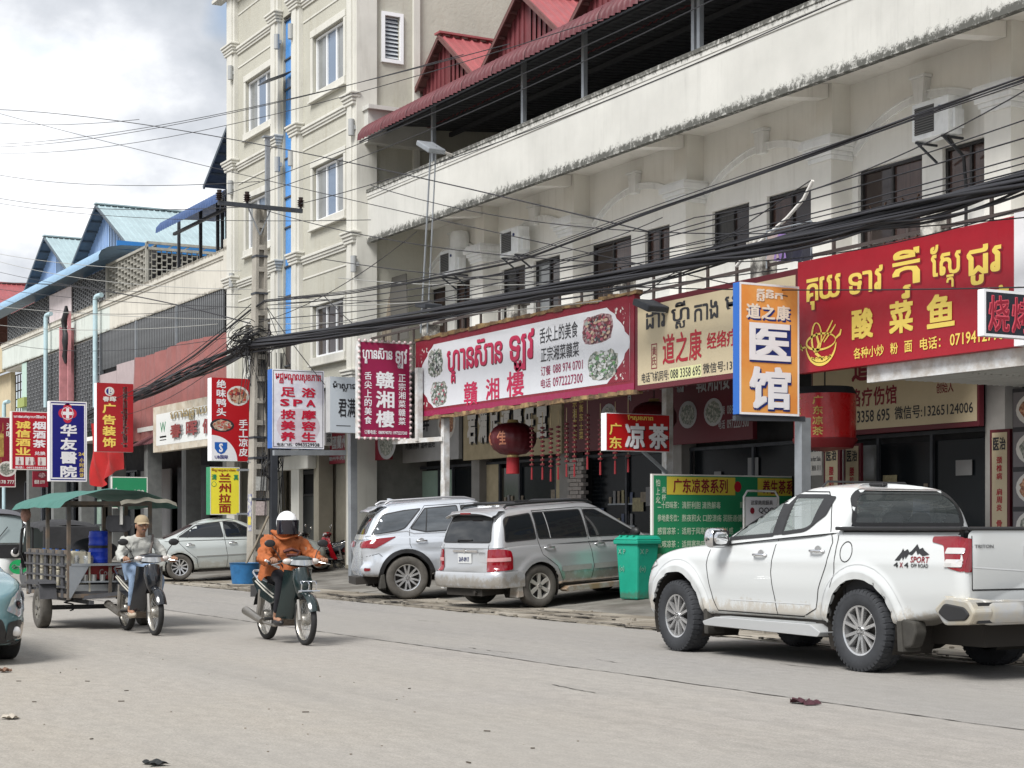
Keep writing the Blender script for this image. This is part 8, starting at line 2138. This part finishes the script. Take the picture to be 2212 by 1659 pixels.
  m=MB();m.tube([(hx+.088,-.028,hz-.056),(hx+.104,0,hz-.050),(hx+.088,.028,hz-.056)],.005,6);m.build('moustache',mat('moustache_grey',(.08,.07,.06),.9),head)
  for y in(.029,-.029):
   MB().ball((hx+.080,y,hz+.012),.0125,12,8).build('eye',mat('eye_white',(.5,.48,.45),.3),head,smooth=80)
   MB().ball((hx+.0885,y,hz+.012),.006,10,6).build('eye',K_trim,head,smooth=80)
   m=MB();m.tube([(hx+.084,y-.018,hz+.034),(hx+.093,y,hz+.038),(hx+.082,y+.018,hz+.033)],.004,5);m.build('eyebrow',K_trim,head)
  for y in(1,-1):MB().ball((hx-.005,y*.076,hz-.005),.028,10,8,(.7,.35,1.1)).build('ear',SKIN,head,smooth=80)
  cap=mat('cap_tan',(.30,.235,.15),.9,var=.15,vscale=9)
  m=MB();m.grid(lambda u,v:(hx-.008+.108*math.cos(2*PI*u)*math.cos(v*PI/2),.090*math.sin(2*PI*u)*math.cos(v*PI/2),hz+.034+.105*math.sin(v*PI/2)**.8),32,12);c=m.build('cap',cap,t,smooth=80)
  m=MB();m.grid(lambda u,v:(hx+.085*math.cos((u-.5)*2.4)+v*.075*math.cos((u-.5)*2.0),.088*math.sin((u-.5)*2.4)*(1-.05*v),hz+.046-v*.018-.03*abs(u-.5)*v),20,6);m.build('brim',cap,c,smooth=80)
  m=MB();m.tube([(-.13,.20,z0+.44),(-.02,.16,z0+.505),(.10,.12,z0+.40),(.12,.06,z0+.22)],.014,6);m.build('bag_strap',mat('strap_dark',(.12,.10,.09),.8),t)
 else:
  m=MB();m.grid(lambda u,v:(.03+(.135+.006*math.cos(2*PI*u))*math.cos(2*PI*u)*math.cos((v-.42)*PI*.86),.125*math.sin(2*PI*u)*math.cos((v-.42)*PI*.86),hz+.01+.142*math.sin((v-.42)*PI*.86)),40,24);hl=m.build('helmet',mat('helmet_white',(.78,.79,.80),.15,coat=.8),t,smooth=80)
  m=MB();m.grid(lambda u,v:(.035+.152*math.cos((u-.5)*3.0)*(1-.10*v*v),.134*math.sin((u-.5)*3.0),hz+.045-.165*v),28,12);m.build('visor',mat('visor_dark',(.012,.010,.016),.05,spec=.8),hl,smooth=80)
  m=MB();m.grid(lambda u,v:(-.03+(.155+.03*math.sin(v*9))*math.cos(2*PI*u),(.15+.02*math.sin(u*14+v*5))*math.sin(2*PI*u),z0+.45+.085*v+.022*math.sin(u*19)),40,10);m.build('hood_collar',top,t,smooth=80)
  def skirt(u,v):a=2*PI*u;r=1+.25*v+.06*math.sin(a*7+v*3);return(-.11+.20*r*math.cos(a),.225*r*math.sin(a),z0+.26-.27*v+.03*math.sin(a*5))
  m=MB();m.grid(skirt,60,12);m.build('jacket_hem',top,t,smooth=80)
  m=MB();m.tube([(.155,-.09,z0+.30),(.165,0,z0+.33),(.155,.10,z0+.30),(.17,.06,z0+.26),(.165,-.06,z0+.26)],.022,6);m.build('chest_print',mat('print_dark',(.10,.035,.03),.9,var=.6,vscale=30),t)
  for y in(1,-1):
   m=MB();m.grid(lambda u,v:(.22+.17*v,y*.315+(.052+.014*math.sin(u*20))*(1-.3*v)*math.cos(2*PI*u),z0+.20+(.06+.01*math.sin(v*8))*(1-.25*v)*math.sin(2*PI*u)),20,8);m.build('loose_cuff',top,t,smooth=80)
 return t
def spoked(root,x,r,w=.035,turn=0):
 e=bpy.data.objects.new('wheel',None);COL.objects.link(e);e.parent=root;e.location=(x,0,r);e.rotation_euler=(0,0,turn)
 m=MB();m.lathe([(r-.055,-w*.7),(r-.03,-w),(r-.006,-w*.7),(r,0),(r-.006,w*.7),(r-.03,w),(r-.055,w*.7)],44,'y');m.build('tyre',M_rubber,e,smooth=60)
 m=MB();m.lathe([(r-.058,-w*.75),(r-.07,-w*.3),(r-.07,w*.3),(r-.058,w*.75)],40,'y');m.lathe([(0,-.055),(.055,-.055),(.07,-.02),(.07,.02),(.055,.055),(0,.055)],20,'y');m.build('rim',mat('spoked_rim',(.42,.40,.36),.35,metal=.8,var=.2),e,smooth=40)
 m=MB()
 for k in range(32):
  a=2*PI*k/32;b=a+(.5 if k%2 else-.5);s_=1 if k%4<2 else-1
  m.tube([(.05*math.cos(b),s_*.045,.05*math.sin(b)),((r-.068)*math.cos(a),0,(r-.068)*math.sin(a))],.0022,3,False)
 m.build('spokes',mat('spoke_metal',(.5,.5,.48),.3,metal=.9),e,kind='stuff')
 return e
def moto(label,loc,rz,paint,style=0,group=None,detail=True,lean=0.0):
 t=thing('motorbike',label,'motorbike',loc,(lean,0,rz),group)
 spoked(t,-.61,.29,.045);spoked(t,.61,.29)
 m=MB()
 for s_ in(1,-1):
  m.grid(lambda u,v:(.30+.20*v-.13*u*u+.03*math.sin(v*3),s_*(.03+.17*u-.03*v*u),.28+.56*v+.02*u),8,12)
 m.build('leg_shield',paint,t,smooth=80)
 m=MB();m.tube([(.46,0,.86),(.50,0,.74),(.53,0,.62),(.545,0,.52)],.07,12,rs=[.10,.115,.09,.05]);m.build('front_cowl',paint,t,smooth=70)
 m=MB();m.prism(roundpoly([(.555,.64),(.60,.70),(.585,.78),(.545,.76)],.02),-.055,.055);m.build('cowl_emblem_panel',mat('cowl_silver',(.45,.45,.46),.3,metal=.6),t,bevel=.012)
 m=MB()
 def fg(u,v):a=R(20+125*u);q=(v-.5)*2;rr_=.325-.03*q*q;return(.61+rr_*math.cos(a),q*.065,.29+rr_*math.sin(a))
 m.grid(fg,24,8);m.build('front_mudguard',paint,t,smooth=80)
 for s_ in(1,-1):
  m=MB();m.tube([(.61,s_*.07,.29),(.565,s_*.07,.52)],.024,8,rs=[.027,.020]);m.build('fork_leg',mat('fork_grey',(.40,.38,.35),.4,metal=.6,var=.2),t,smooth=60)
 m=MB();m.ball((.42,0,.955),.13,20,12,(.95,1.45,.52));m.build('handlebar_cowl',paint,t,smooth=80)
 m=MB();m.grid(lambda u,v:(.50+.055*math.cos((u-.5)*2.6)*(1-.25*v),.20*(u-.5)*1.5*(1-.15*v),.905+.066*v*(1-.5*abs(u-.5))+.03*abs(u-.5)),20,6);hl=m.build('headlamp',mat('moto_lamp',(.42,.43,.43),.08,metal=.6,coat=.8),t,smooth=80)
 for s_ in(1,-1):
  m=MB();m.ball((.47,s_*.165,.955),.055,12,8,(.8,1.1,.65));m.build('indicator',mat('indicator_clear',(.55,.50,.46),.12,metal=.2,coat=.5),t,smooth=80)
  m=MB();m.tube([(.36,s_*.10,.965),(.38,s_*.22,.955),(.395,s_*.27,.945)],.014,8);m.tube([(.395,s_*.26,.945),(.40,s_*.37,.935)],.019,8);m.build('handgrip',M_rubber,t)
  m=MB();m.tube([(.43,s_*.23,.94),(.475,s_*.29,.93),(.47,s_*.36,.915)],.006,6);m.build('brake_lever',K_chrome,t)
  m=MB();m.tube([(.38,s_*.20,.96),(.34,s_*.25,1.06),(.33,s_*.31,1.13)],.006,6);mi=m.build('mirror_stem',K_trim,t)
  m=MB();m.ball((.33,s_*.325,1.16),.062,14,8,(.25,1.1,.72));m.build('mirror_head',K_trim if detail else K_chrome,mi,smooth=80)
 m=MB();m.grid(lambda u,v:(-.62+.66*u,.125*math.cos(PI*v)*(1-.35*u*u),.735-.04*math.sin(PI*u)+.05*math.sin(PI*v)+.03*(u<.15)),20,10);m.box(-.60,.0,-.10,.10,.67,.735);m.build('seat',mat('seat_black',(.02,.02,.02),.6),t,smooth=60)
 for s_ in(1,-1):
  m=MB();m.prism(roundpoly([(.05,.66),(-.30,.70),(-.72,.76),(-.80,.72),(-.55,.52),(-.15,.44),(.05,.50)],.05),s_*.085,s_*.135);m.build('side_panel',paint,t,bevel=.02)
  m=MB();m.tube([(-.05,s_*.138,.52),(-.35,s_*.14,.60),(-.65,s_*.14,.70)],.008,5);m.tube([(-.05,s_*.138,.56),(-.3,s_*.14,.63),(-.6,s_*.14,.72)],.006,5);m.build('stripe',mat('stripe_pale',(.5,.48,.42),.4),t,kind='stuff')
  m=MB();m.tube([(.02,s_*.07,.30),(.02,s_*.22,.28)],.014,6);m.tube([(.02,s_*.16,.285),(.02,s_*.27,.285)],.02,6);m.build('foot_peg',M_rubber,t)
  m=MB();m.tube([(-.61,s_*.11,.29),(-.52,s_*.12,.60)],.03,8);m.build('shock_absorber',mat('shock_metal',(.35,.33,.3),.4,metal=.7),t)
 m=MB();m.tube([(-.55,.13,.70),(-.75,.13,.80),(-.86,.08,.82),(-.86,-.08,.82),(-.75,-.13,.80),(-.55,-.13,.70)],.013,8);m.build('grab_rail',K_chrome,t,smooth=80)
 m=MB();m.tube([(.42,0,.80),(.25,0,.55),(.05,0,.48),(-.2,0,.5)],.06,8,rs=[.05,.07,.06,.06]);m.build('frame_tube',K_trim,t,smooth=70)
 m=MB();m.cyl((.02,0,.32),(.26,0,.36),.085,.07,n=14);m.cyl((0,-.13,.30),(0,.13,.30),.11,n=16);m.box(-.12,.06,-.09,.09,.22,.40);m.build('engine',mat('engine_dirty',(.20,.17,.14),.5,metal=.5,var=.3,vscale=9),t,bevel=.01)
 m=MB();m.tube([(.20,-.10,.32),(.05,-.15,.20),(-.25,-.17,.22),(-.40,-.18,.26)],.018,8);m.tube([(-.30,-.18,.235),(-.85,-.19,.34)],.045,12,rs=[.042,.052]);m.build('exhaust',mat('exhaust_dull',(.30,.28,.25),.35,metal=.8,var=.2),t,smooth=60)
 m=MB();m.tube([(-.61,.08,.29),(-.25,.09,.30),(-.05,.08,.32)],.03,8);m.build('chain_case',K_trim,t)
 m=MB()
 def rg(u,v):a=R(70+90*u);q=(v-.5)*2;rr_=.335-.02*q*q;return(-.61+rr_*math.cos(a),q*.07,.29+rr_*math.sin(a))
 m.grid(rg,16,6);m.build('rear_mudguard',K_trim,t,smooth=80)
 m=MB();m.ball((-.80,0,.74),.06,12,8,(.6,1.4,.7));m.build('tail_lamp',K_lamp,t,smooth=80)
 MB().box(-.93,-.92,-.10,.10,.50,.64).build('number_plate',mat('plate_dark',(.10,.10,.10),.6),t)
 if style==1:
  m=MB()
  for s_ in(-.09,0,.09):m.tube([(.60,s_,.60),(.70,s_,.62),(.72,s_,.70),(.68,s_,.73)],.007,5)
  m.tube([(.68,-.09,.73),(.68,.09,.73)],.007,5);m.tube([(.72,-.13,.62),(.72,.13,.62)],.012,5);m.build('front_rack',K_chrome,t,kind='stuff')
  m=MB();m.tube([(.3,-.2,.88),(.36,-.32,.93),(.38,-.40,.97)],.014,6);m.build('white_lever_guard',mat('guard_white',(.7,.7,.7),.4),t,smooth=80)
 if style==2:
  m=MB();m.ball((.40,0,.84),.09,16,10,(.8,1,1));m.build('round_lamp',K_chrome,t,smooth=80)
 return t
b_black=mat('moto_black',(.010,.011,.014),.18,coat=.7);b_green=mat('moto_dark_green',(.012,.022,.022),.2,coat=.6);b_red=mat('moto_red',(.35,.008,.015),.25,coat=.6)
b1=moto('black motorbike towing the green roofed trailer, silver headlamp',(-21.30,6.31,0),0,b_black)
rider(1,b1)
b2=moto('dark green motorbike with chrome front rack, ridden by the orange jacket rider',(-18.76,7.29,0),0,b_green,1)
rider(2,b2)
for(px,py,rz,pt,lab,ln)in((742,1232,R(250),b_red,'parked motorbike with a red leg shield beside the steel post',.10),(690,1232,R(235),b_black,'parked black motorbike between the white helmet rider and the red bike',.10),(662,1215,R(240),b_black,'dark parked motorbike deepest in the shade under the spa sign',.1)):
 p=onZ(px,py,.22);moto(lab,(p.x,p.y,.20),rz,pt,2,'motorbikes parked in the shade',False,ln)
# ------ cargo trailer
TXF,TXB,TYL,TYR=-22.2,-24.46,5.62,6.70
tr=thing('cargo_trailer','motorbike cargo trailer with green tarpaulin roof, slatted side and shelves of pots','trailer',(-23.2,6.16,0))
M_rust=mat('rusty_steel',(.10,.098,.09),.8,var=.35,vscale=5,col2=(.15,.11,.08),c2amt=.15,c2scale=6)
M_rustd=mat('trailer_dark',(.055,.055,.06),.75,var=.3,vscale=6)
for(x,y)in((TXF,TYL),(TXF,TYR),(TXB,TYL),(TXB,TYR),((TXF+TXB)/2,TYL),((TXF+TXB)/2,TYR),(TXF,(TYL+TYR)/2)):
 zb_=.40 if y!=(TYL+TYR)/2 else .87
 MB().box(x-.022,x+.022,y-.022,y+.022,zb_,1.68).build('corner_post',M_rust,tr,w=True)
m=MB()
for z in(.45,1.02,1.66):
 for p,q in(((TXF,TYL),(TXB,TYL)),((TXB,TYL),(TXB,TYR)),((TXB,TYR),(TXF,TYR))):m.bar((*p,z),(*q,z),.05)
 if z!=1.02:m.bar((TXF,TYL,z),(TXF,TYR,z),.05)
m.build('frame_rails',M_rust,tr,w=True)
MB().box(TXB,TXF,TYL,TYR,.47,.50).build('floor',M_rustd,tr,w=True)
MB().box(TXF-.75,TXF+.04,TYL+.03,TYR,.84,.87).build('counter',M_steel,tr,w=True)
for k in range(5):x=TXB+(TXF-TXB)*(k+.5)/5;MB().box(x-.06,x+.06,TYL-.035,TYL-.01,.42,1.04).build('side_slat',M_rustd,tr,w=True)
for k in range(4):MB().box(TXB,TXF,TYL-.055,TYL-.036,.55+k*.14,.575+k*.14).build('side_rail',M_rustd,tr,w=True)
jc=mat('jerrycan_cream',(.50,.46,.36),.6,var=.2,vscale=5)
MB().box(TXB+.02,TXF-.02,TYL+.27,TYL+.29,.5,1.02).build('inner_panel',jc,tr,w=True)
j0=None
for k in range(6):
 for z in(.52,.78):
  p=Vector((TXB+.2+k*.36,TYL+.16,z))
  if j0 is None:
   j0=thing('jerrycan','x','jerrycan',p,group='cream plastic jerrycans stacked behind the trailer slats')
   MB().box(-.172,.172,-.1,.1,0,.25).build('can_body',jc,j0,bevel=.02);MB().cyl((.08,0,.24),(.08,0,.27),.025,n=10).build('cap',C_blue,j0);o=j0
  else:o=dup(j0,p)
  o['label']=('lower' if z<.6 else 'upper')+' row cream jerrycan, '+['first','second','third','fourth','fifth','sixth'][k]+' from the tail of the trailer'
MB().box(TXF-.1,TXF-.06,TYL+.04,TYR,.66,.84).build('red_panel',mat('drinks_red',(.20,.01,.012),.5,var=.2),tr,w=True)
B=Board(tr,(TXF-.055,TYL+.04,.66),(0,1,0),(1,0,0),TYR-TYL-.04,.18);B.text('script_lettering','Coca-Cola',.36,.25,.72,.75,.01,d=.004);B.lay['script_lettering'].build('script_lettering',mat('faded_white',(.4,.36,.34),.6),tr,w=True)
MB().box(TXF-.4,TXF+.02,TYL,TYR,.62,.64).build('shelf',M_steel,tr,w=True)
MB().box(TXF-.42,TXF-.40,TYL,TYR,.47,.84).build('back_board',M_rustd,tr,w=True)
for y in(TYL+.05,(TYL+TYR)/2,TYR-.02):MB().box(TXF-.0,TXF+.025,y-.02,y+.02,.45,.84).build('front_upright',M_rust,tr,w=True)
MB().box(TXF-.35,TXF-.03,TYL+.08,TYR-.45,.50,.60).build('tin_box',mat('tin',(.45,.46,.46),.35,metal=.6,var=.2),tr,w=True,bevel=.01)
MB().hexa([(TXF+.03,TYL,.42),(TXF+.035,TYL,.42),(TXF+.035,TYL+.02,.42),(TXF+.03,TYL+.02,.42),(TXF+.03,TYL,.84),(TXF+.035,TYL,.84),(TXF+.035,TYL+.26,.84),(TXF+.03,TYL+.26,.84)]).build('side_gusset',M_steel,tr,w=True)
cup=None;cm=mat('steel_cup',(.50,.50,.49),.3,metal=.8)
for k in range(7):
 p=Vector((TXF-.03,TYL+.22+k*.115,.64))
 if cup is None:cup=MB().lathe([(0,0),(.035,0),(.04,.085),(.036,.085),(.03,.01)],14).build('cup',cm,None,smooth=40);cup.location=p;o=cup
 else:o=cup.copy();COL.objects.link(o);o.location=p
 tag(o,['first','second','third','fourth','fifth','sixth','seventh'][k]+' steel cup from the corner post on the trailer shelf','cup','row of steel cups on the trailer shelf')
for(px,r,h,lab)in((163,.075,.11,'dented aluminium pot nearest the corner post of the trailer'),(178,.065,.15,'tall aluminium kettle pot between the others beside the blue drum'),(187,.09,.10,'wide aluminium pot touching the blue drum')):
 Y_=onX(px,1200,TXF-.15).y;t=thing('cooking_pot',lab,'pot',(TXF-.15,Y_,.87));MB().lathe([(0,0),(r*.9,0),(r,h*.6),(r*.85,h),(0,h)],18).build('pot_body',mat('pot_metal',(.50,.50,.48),.3,metal=.7,var=.3,vscale=10),t,smooth=40);MB().lathe([(r*.86,h+.002),(r*.4,h+.025),(0,h+.03)],18).build('pot_lid',cm,t,smooth=40)
Y_=onX(214,1190,TXF-.22).y
t=thing('blue_drum','bright blue plastic drum with ribs on the trailer counter','drum',(TXF-.22,Y_,.87))
pr=[(0,0),(.125,0),(.135,.01)]
for k in range(4):pr+=[(.135,.03+k*.1),(.142,.045+k*.1),(.142,.055+k*.1),(.135,.07+k*.1)]
MB().lathe(pr+[(.13,.42),(.09,.43),(0,.43)],28).build('drum_body',mat('drum_blue',(.008,.04,.42),.4,var=.1),t,smooth=30)
MB().lathe([(.143,.20),(.143,.235)],28).build('strap',K_trim,t)
t=thing('dark_bundle','dark cloth bundle tied behind the pots on the trailer','bundle',(TXF-.9,6.2,.9));m=MB();m.grid(lambda u,v:(.28*math.cos(2*PI*u)*math.sin(PI*v)*(1+.15*math.sin(u*25)),.32*math.sin(2*PI*u)*math.sin(PI*v),.12-.16*math.cos(PI*v)+.03*math.sin(u*19+v*9)),30,14);m.build('cloth',mat('bundle_dark',(.03,.03,.035),.9),t,smooth=80)
def roof(u,v):
 x=-24.6+2.75*u;y=5.42+1.55*v
 s_=math.sin(PI*v)**.7;e=1 if 0<v<1 else .0
 return(x+(.06*math.sin(v*13)*(u>.98)),y,1.64+.21*s_+.012*math.sin(u*9)*s_+.008*math.sin(v*21+u*12)*s_-(.03+.004*math.sin(u*23))*(1-e)-.04*abs(u-.5))
m=MB();m.grid(roof,50,26);m.build('tarpaulin_roof',mat('tarp_green',(.045,.145,.12),.75,var=.12,vscale=4),tr,smooth=80,w=True)
m=MB();m.grid(lambda u,v:(-21.86+.05*v,6.2+.75*u,1.68-.05*v+.012*math.sin(u*17)+.05*math.sin(PI*u)),16,5);m.build('pale_flap',mat('flap_pale',(.16,.15,.12),.8,var=.3,vscale=8),tr,smooth=80,w=True)
m=MB();Ym=onX(262,1140,TXF+.12).y;m.box(TXF+.10,TXF+.14,Ym-.02,Ym+.01,1.38,1.62);mm=m.build('mirror_strap',C_plate,tr,w=True)
m=MB();m.prism(roundpoly([(Ym-.20,1.32),(Ym-.19,1.50),(Ym+.12,1.50),(Ym+.14,1.32),(Ym+.08,1.28),(Ym-.14,1.28)],.04),TXF+.06,TXF+.095,'yz');m.build('hanging_bag',M_rustd,mm,w=True,bevel=.01)
m=MB();m.ball((TXB-.02,TYL-.03,1.52),.09,10,8,(.8,.8,1.2));m.build('tied_rag',mat('rag_red',(.35,.2,.16),.9,var=.4,vscale=20),tr,w=True,smooth=80)
for y,sd in((5.47,-1),(6.86,1)):
 e=wheel(tr,-23.0+23.2,y-6.16,.27,.15,.155,6,sd,M_dusty,mat('painted_rim',(.16,.15,.13),.6,var=.3),False,spw=.06)
 m=MB();m.hexa([(-23.42,y-.12,.60),(-22.62,y-.12,.60),(-22.62,y+.1,.60),(-23.42,y+.1,.60),(-23.32,y-.12,.64),(-22.70,y-.12,.64),(-22.70,y+.1,.64),(-23.32,y+.1,.64)]);m.hexa([(-22.64,y-.12,.40),(-22.60,y-.12,.40),(-22.60,y+.1,.40),(-22.64,y+.1,.40),(-22.72,y-.12,.62),(-22.68,y-.12,.62),(-22.68,y+.1,.62),(-22.72,y+.1,.62)]);m.build('mudguard',M_rustd,tr,w=True)
m=MB();m.bar((-23.0,5.5,.27),(-23.0,6.8,.27),.06);m.bar((TXF,TYR-.2,.42),(-21.9,6.31,.50),.05);m.bar((TXF,TYL+.2,.42),(-21.9,6.31,.50),.05);m.bar((TXB,5.9,.36),(TXF+.1,5.9,.36),.05);m.build('chassis',M_rustd,tr,w=True,kind='stuff')
for(x,y)in((-22.7,5.75),(-22.25,6.5)):
 m=MB();m.tube([(x+.06*math.cos(k*.9),y+.06*math.sin(k*.9),.24+k*.009)for k in range(26)],.010,5);m.build('coil_spring',K_trim,tr,w=True)
# ------ three-wheelers at the left
def threewheeler(loc,rz,body,hood,label,logo):
 t=thing('three_wheeler',label,'auto rickshaw',loc,(0,0,rz))
 m=MB()
 def sh(u,v):
  a=(u-.5)*PI;w=.34+.28*v;return(.95+.45*math.cos(a)*(1-.35*v)-.12,w*math.sin(a)*1.05,.30+.72*v)
 m.grid(sh,24,10);m.build('front_shell',body,t,smooth=80)
 for s_ in(1,-1):
  m=MB();m.prism(roundpoly([(-1.1,.30),(-1.1,.95),(-.2,.95),(-.1,.55),(.75,.50),(.95,.80),(1.0,.40),(.8,.28)],.06),s_*.60,s_*.64);m.build('side_panel',body,t,bevel=.01)
  m=MB();m.tube([(1.16,s_*.58,1.0),(.95,s_*.60,1.45),(.80,s_*.58,1.68)],.035,8);m.build('screen_pillar',body,t,smooth=60)
  m=MB();m.tube([(-.1,s_*.60,.95),(-.1,s_*.60,1.68)],.025,6);m.build('rear_pillar',K_trim,t)
  MB().ball((1.22,s_*.33,.78),.095,16,10,(.4,1,1)).build('headlamp',K_lampw,t,smooth=80)
  MB().ball((1.12,s_*.70,1.05),.07,12,8,(.4,1,1.2)).build('mirror',K_trim,t,smooth=80)
  m=MB();m.lathe([(.12,-.05),(.21,-.06),(.23,0),(.21,.06),(.12,.05)],24,'y',(-.75,s_*.55,.23));m.build('rear_tyre',M_rubber,t,smooth=60)
 m=MB();m.lathe([(.12,-.05),(.21,-.06),(.23,0),(.21,.06),(.12,.05)],24,'y',(.95,0,.23));m.build('front_tyre',M_rubber,t,smooth=60)
 m=MB();m.grid(lambda u,v:(-1.15+2.05*u+.05*math.sin(v*PI),.66*-math.cos(PI*v),1.60+.17*math.sin(PI*v)-.12*(2*u-1)**4+.01*math.sin(u*16)),24,14);m.build('soft_roof',hood,t,smooth=80)
 MB().box(-1.18,-1.12,-.62,.62,.4,1.62).build('rear_curtain',hood,t,bevel=.02)
 m=MB();m.grid(lambda u,v:(1.16-.32*v+.06*math.cos((u-.5)*PI),1.08*(u-.5),1.0+.60*v),10,8);w=m.build('windscreen',mat('rickshaw_glass',(.20,.24,.24),.05,spec=.8),t,smooth=80)
 m=MB();m.tube([(1.24,-.1,1.02),(1.08,.2,1.35)],.01,5);m.build('wiper',K_trim,w)
 m=MB();m.grid(lambda u,v:(1.155+.05*math.cos((u-.5)*PI),1.15*(u-.5),.66+.30*v),12,4);m.build('black_mask',K_trim,t,smooth=80)
 if logo:
  B=Board(t,(1.20,-.52,.28),(0,1,0),(1,.0,0),.45,.42);B.M=None
  for sx in(.52,-.1):
   m=MB();vs,fs=glyphs('Grab',.03);o0=Vector((1.255,sx-.05,.47))
   m.poly([(1.235,sx-.22+.0+.20*math.cos(2*PI*k/24)+.1,.47+.16*math.sin(2*PI*k/24))for k in range(24)]);m.build('green_disc',mat('disc_green',(.01,.30,.09),.4),t)
   m=MB();m.addv([(1.245,sx-.27+p[0]*.14,.43+p[1]*.13)for p in vs]);[m.face(f)for f in fs];m.build('disc_lettering',C_white,t)
 if not logo:t.scale=(.85,.85,.84)
 MB().box(-1.0,.6,-.58,.58,.35,.5).build('floor',K_under,t);MB().box(-.9,-.5,-.55,.55,.5,1.0).build('seat',K_seat,t,bevel=.03)
 return t
p=onZ(28,1270);threewheeler((p.x-.95,p.y-.35,0),0,mat('rickshaw_white',(.72,.74,.72),.3,coat=.4),mat('hood_grey',(.10,.10,.11),.8),'white three wheeler with a green disc on its front, cut by left photo edge',True)
p=onZ(120,1290);threewheeler((p.x+.2,p.y,0),R(180),mat('rickshaw_dark',(.04,.042,.045),.4),mat('hood_black',(.028,.028,.03),.85,var=.3,vscale=4),'black soft top three wheeler seen through the posts of the trailer',False)
# ------ street clutter
p=onZ(1365,1297,.12)
t=thing('wheelie_bin','tall green plastic wheelie bin beside the menu board','bin',(p.x,p.y+.1,.10),(0,0,R(8)))
g=mat('bin_green',(.012,.30,.20),.45,var=.12,vscale=4,dirt_z=[(0.1,.25,.6)],dirt=(.08,.1,.07))
m=MB();m.hexa([(-.22,-.20,.04),(.22,-.20,.04),(.22,.20,.04),(-.22,.20,.04),(-.28,-.24,.98),(.28,-.24,.98),(.28,.24,.98),(-.28,.24,.98)]);m.build('bin_body',g,t,bevel=.03)
m=MB();m.box(-.31,.31,-.27,.27,.96,1.03);m.build('bin_rim',g,t,bevel=.015)
m=MB();m.hexa([(-.30,-.28,1.035),(.30,-.28,1.035),(.30,.29,1.035),(-.30,.29,1.035),(-.25,-.20,1.10),(.25,-.20,1.10),(.25,.25,1.10),(-.25,.25,1.10)]);l=m.build('bin_lid',g,t,bevel=.02)
m=MB()
for k in range(-1,2):m.box(k*.16-.02,k*.16+.02,-.25,.28,1.10,1.112)
m.build('lid_rib',g,l,kind='stuff')
for s_ in(1,-1):MB().lathe([(0,-.03),(.1,-.03),(.1,.03),(0,.03)],18,'x',(s_*.23,.22,.1)).build('bin_wheel',M_rubber,t)
pm=mat('bin_print',(.35,.55,.45),.6)
for s_,y0,y1,zz in(('X P',.04,.2,.80),('(o)',.02,.17,.52)):
 vs,fs=glyphs(s_,.01);m=MB();m.addv([(.222+.06*(zz+q[1]*.1-.04)/.94+.006,-.18+q[0]*.12,zz+q[1]*.12)for q in vs]);[m.face(f)for f in fs];m.build('bin_lettering',pm,t)
 m=MB();m.addv([(-.2+q[0]*.12,-(.202+.045*(zz-.04)/.94)-.01,zz+q[1]*.12)for q in vs]);[m.face(f)for f in fs];m.build('bin_lettering',pm,t)
p=onZ(501,1260,.04)
t=thing('blue_tub','scuffed blue plastic tub standing at the foot of the utility pole','tub',(p.x,p.y+.3,.03))
MB().lathe([(0,0),(.29,0),(.345,.46),(.37,.48),(.345,.485),(.32,.46),(.27,.03),(0,.03)],36).build('tub_body',mat('tub_blue',(.02,.12,.28),.5,var=.25,vscale=6),t,smooth=40)
MB().lathe([(0,.40),(.325,.42)],24).build('tub_filling',M_soil,t)
m=MB();a=Vector((p.x,p.y+.3,.1));m.tube([a+Vector((-.05,-.1,.1)),a+Vector((.02,.25,.8)),a+Vector((.10,.55,1.5))],.028,7);tag(m.build('wooden_stick',M_wood,None,smooth=60),'pale wooden pole leaning out of the blue tub','stick')
rl=random.Random(31)
def scrap(px,py,sx,sy,col,lab,cat,seed,h=.03):
 p=onZ(px,py,.0);r_=random.Random(seed);m=MB()
 ph=[r_.uniform(0,6)for _ in range(4)]
 m.grid(lambda u,v:(p.x+(u-.5)*sx*(1-.35*abs(v-.5)*math.sin(ph[0]+u*7)),p.y+(v-.5)*sy*(1+.3*math.sin(ph[1]+u*9)),.008+h*abs(math.sin(ph[2]+u*8)*math.sin(ph[3]+v*6))),14,10)
 tag(m.build('road_scrap',mat('scrap_'+lab[:12].replace(' ','_'),col,.9,var=.3,vscale=20),None,smooth=80),lab,cat)
scrap(1735,1521,.27,.13,(.055,.018,.025),'crumpled maroon cloth lying on the road by the long seam','cloth',1,.035)
scrap(335,1652,.17,.10,(.02,.022,.022),'black flattened scrap of plastic at the bottom edge of the photo','scrap',2,.02)
scrap(22,1553,.16,.10,(.40,.36,.30),'pale crumpled paper on the dusty verge at left','scrap',3,.03)
scrap(8,1452,.16,.10,(.16,.09,.06),'brown dry leaf litter scrap at the left photo edge','scrap',4,.04)
m=MB()
for _ in range(12):
 p=onZ(rl.uniform(20,1200),rl.uniform(1450,1650));a=rl.uniform(0,3.1);l=rl.uniform(.02,.05);m.bar((p.x,p.y,.006),(p.x+l*math.cos(a),p.y+l*math.sin(a),.006),.01,.006)
m.build('leaf_litter',mat('litter_dark',(.07,.055,.04),.9),None,kind='stuff')
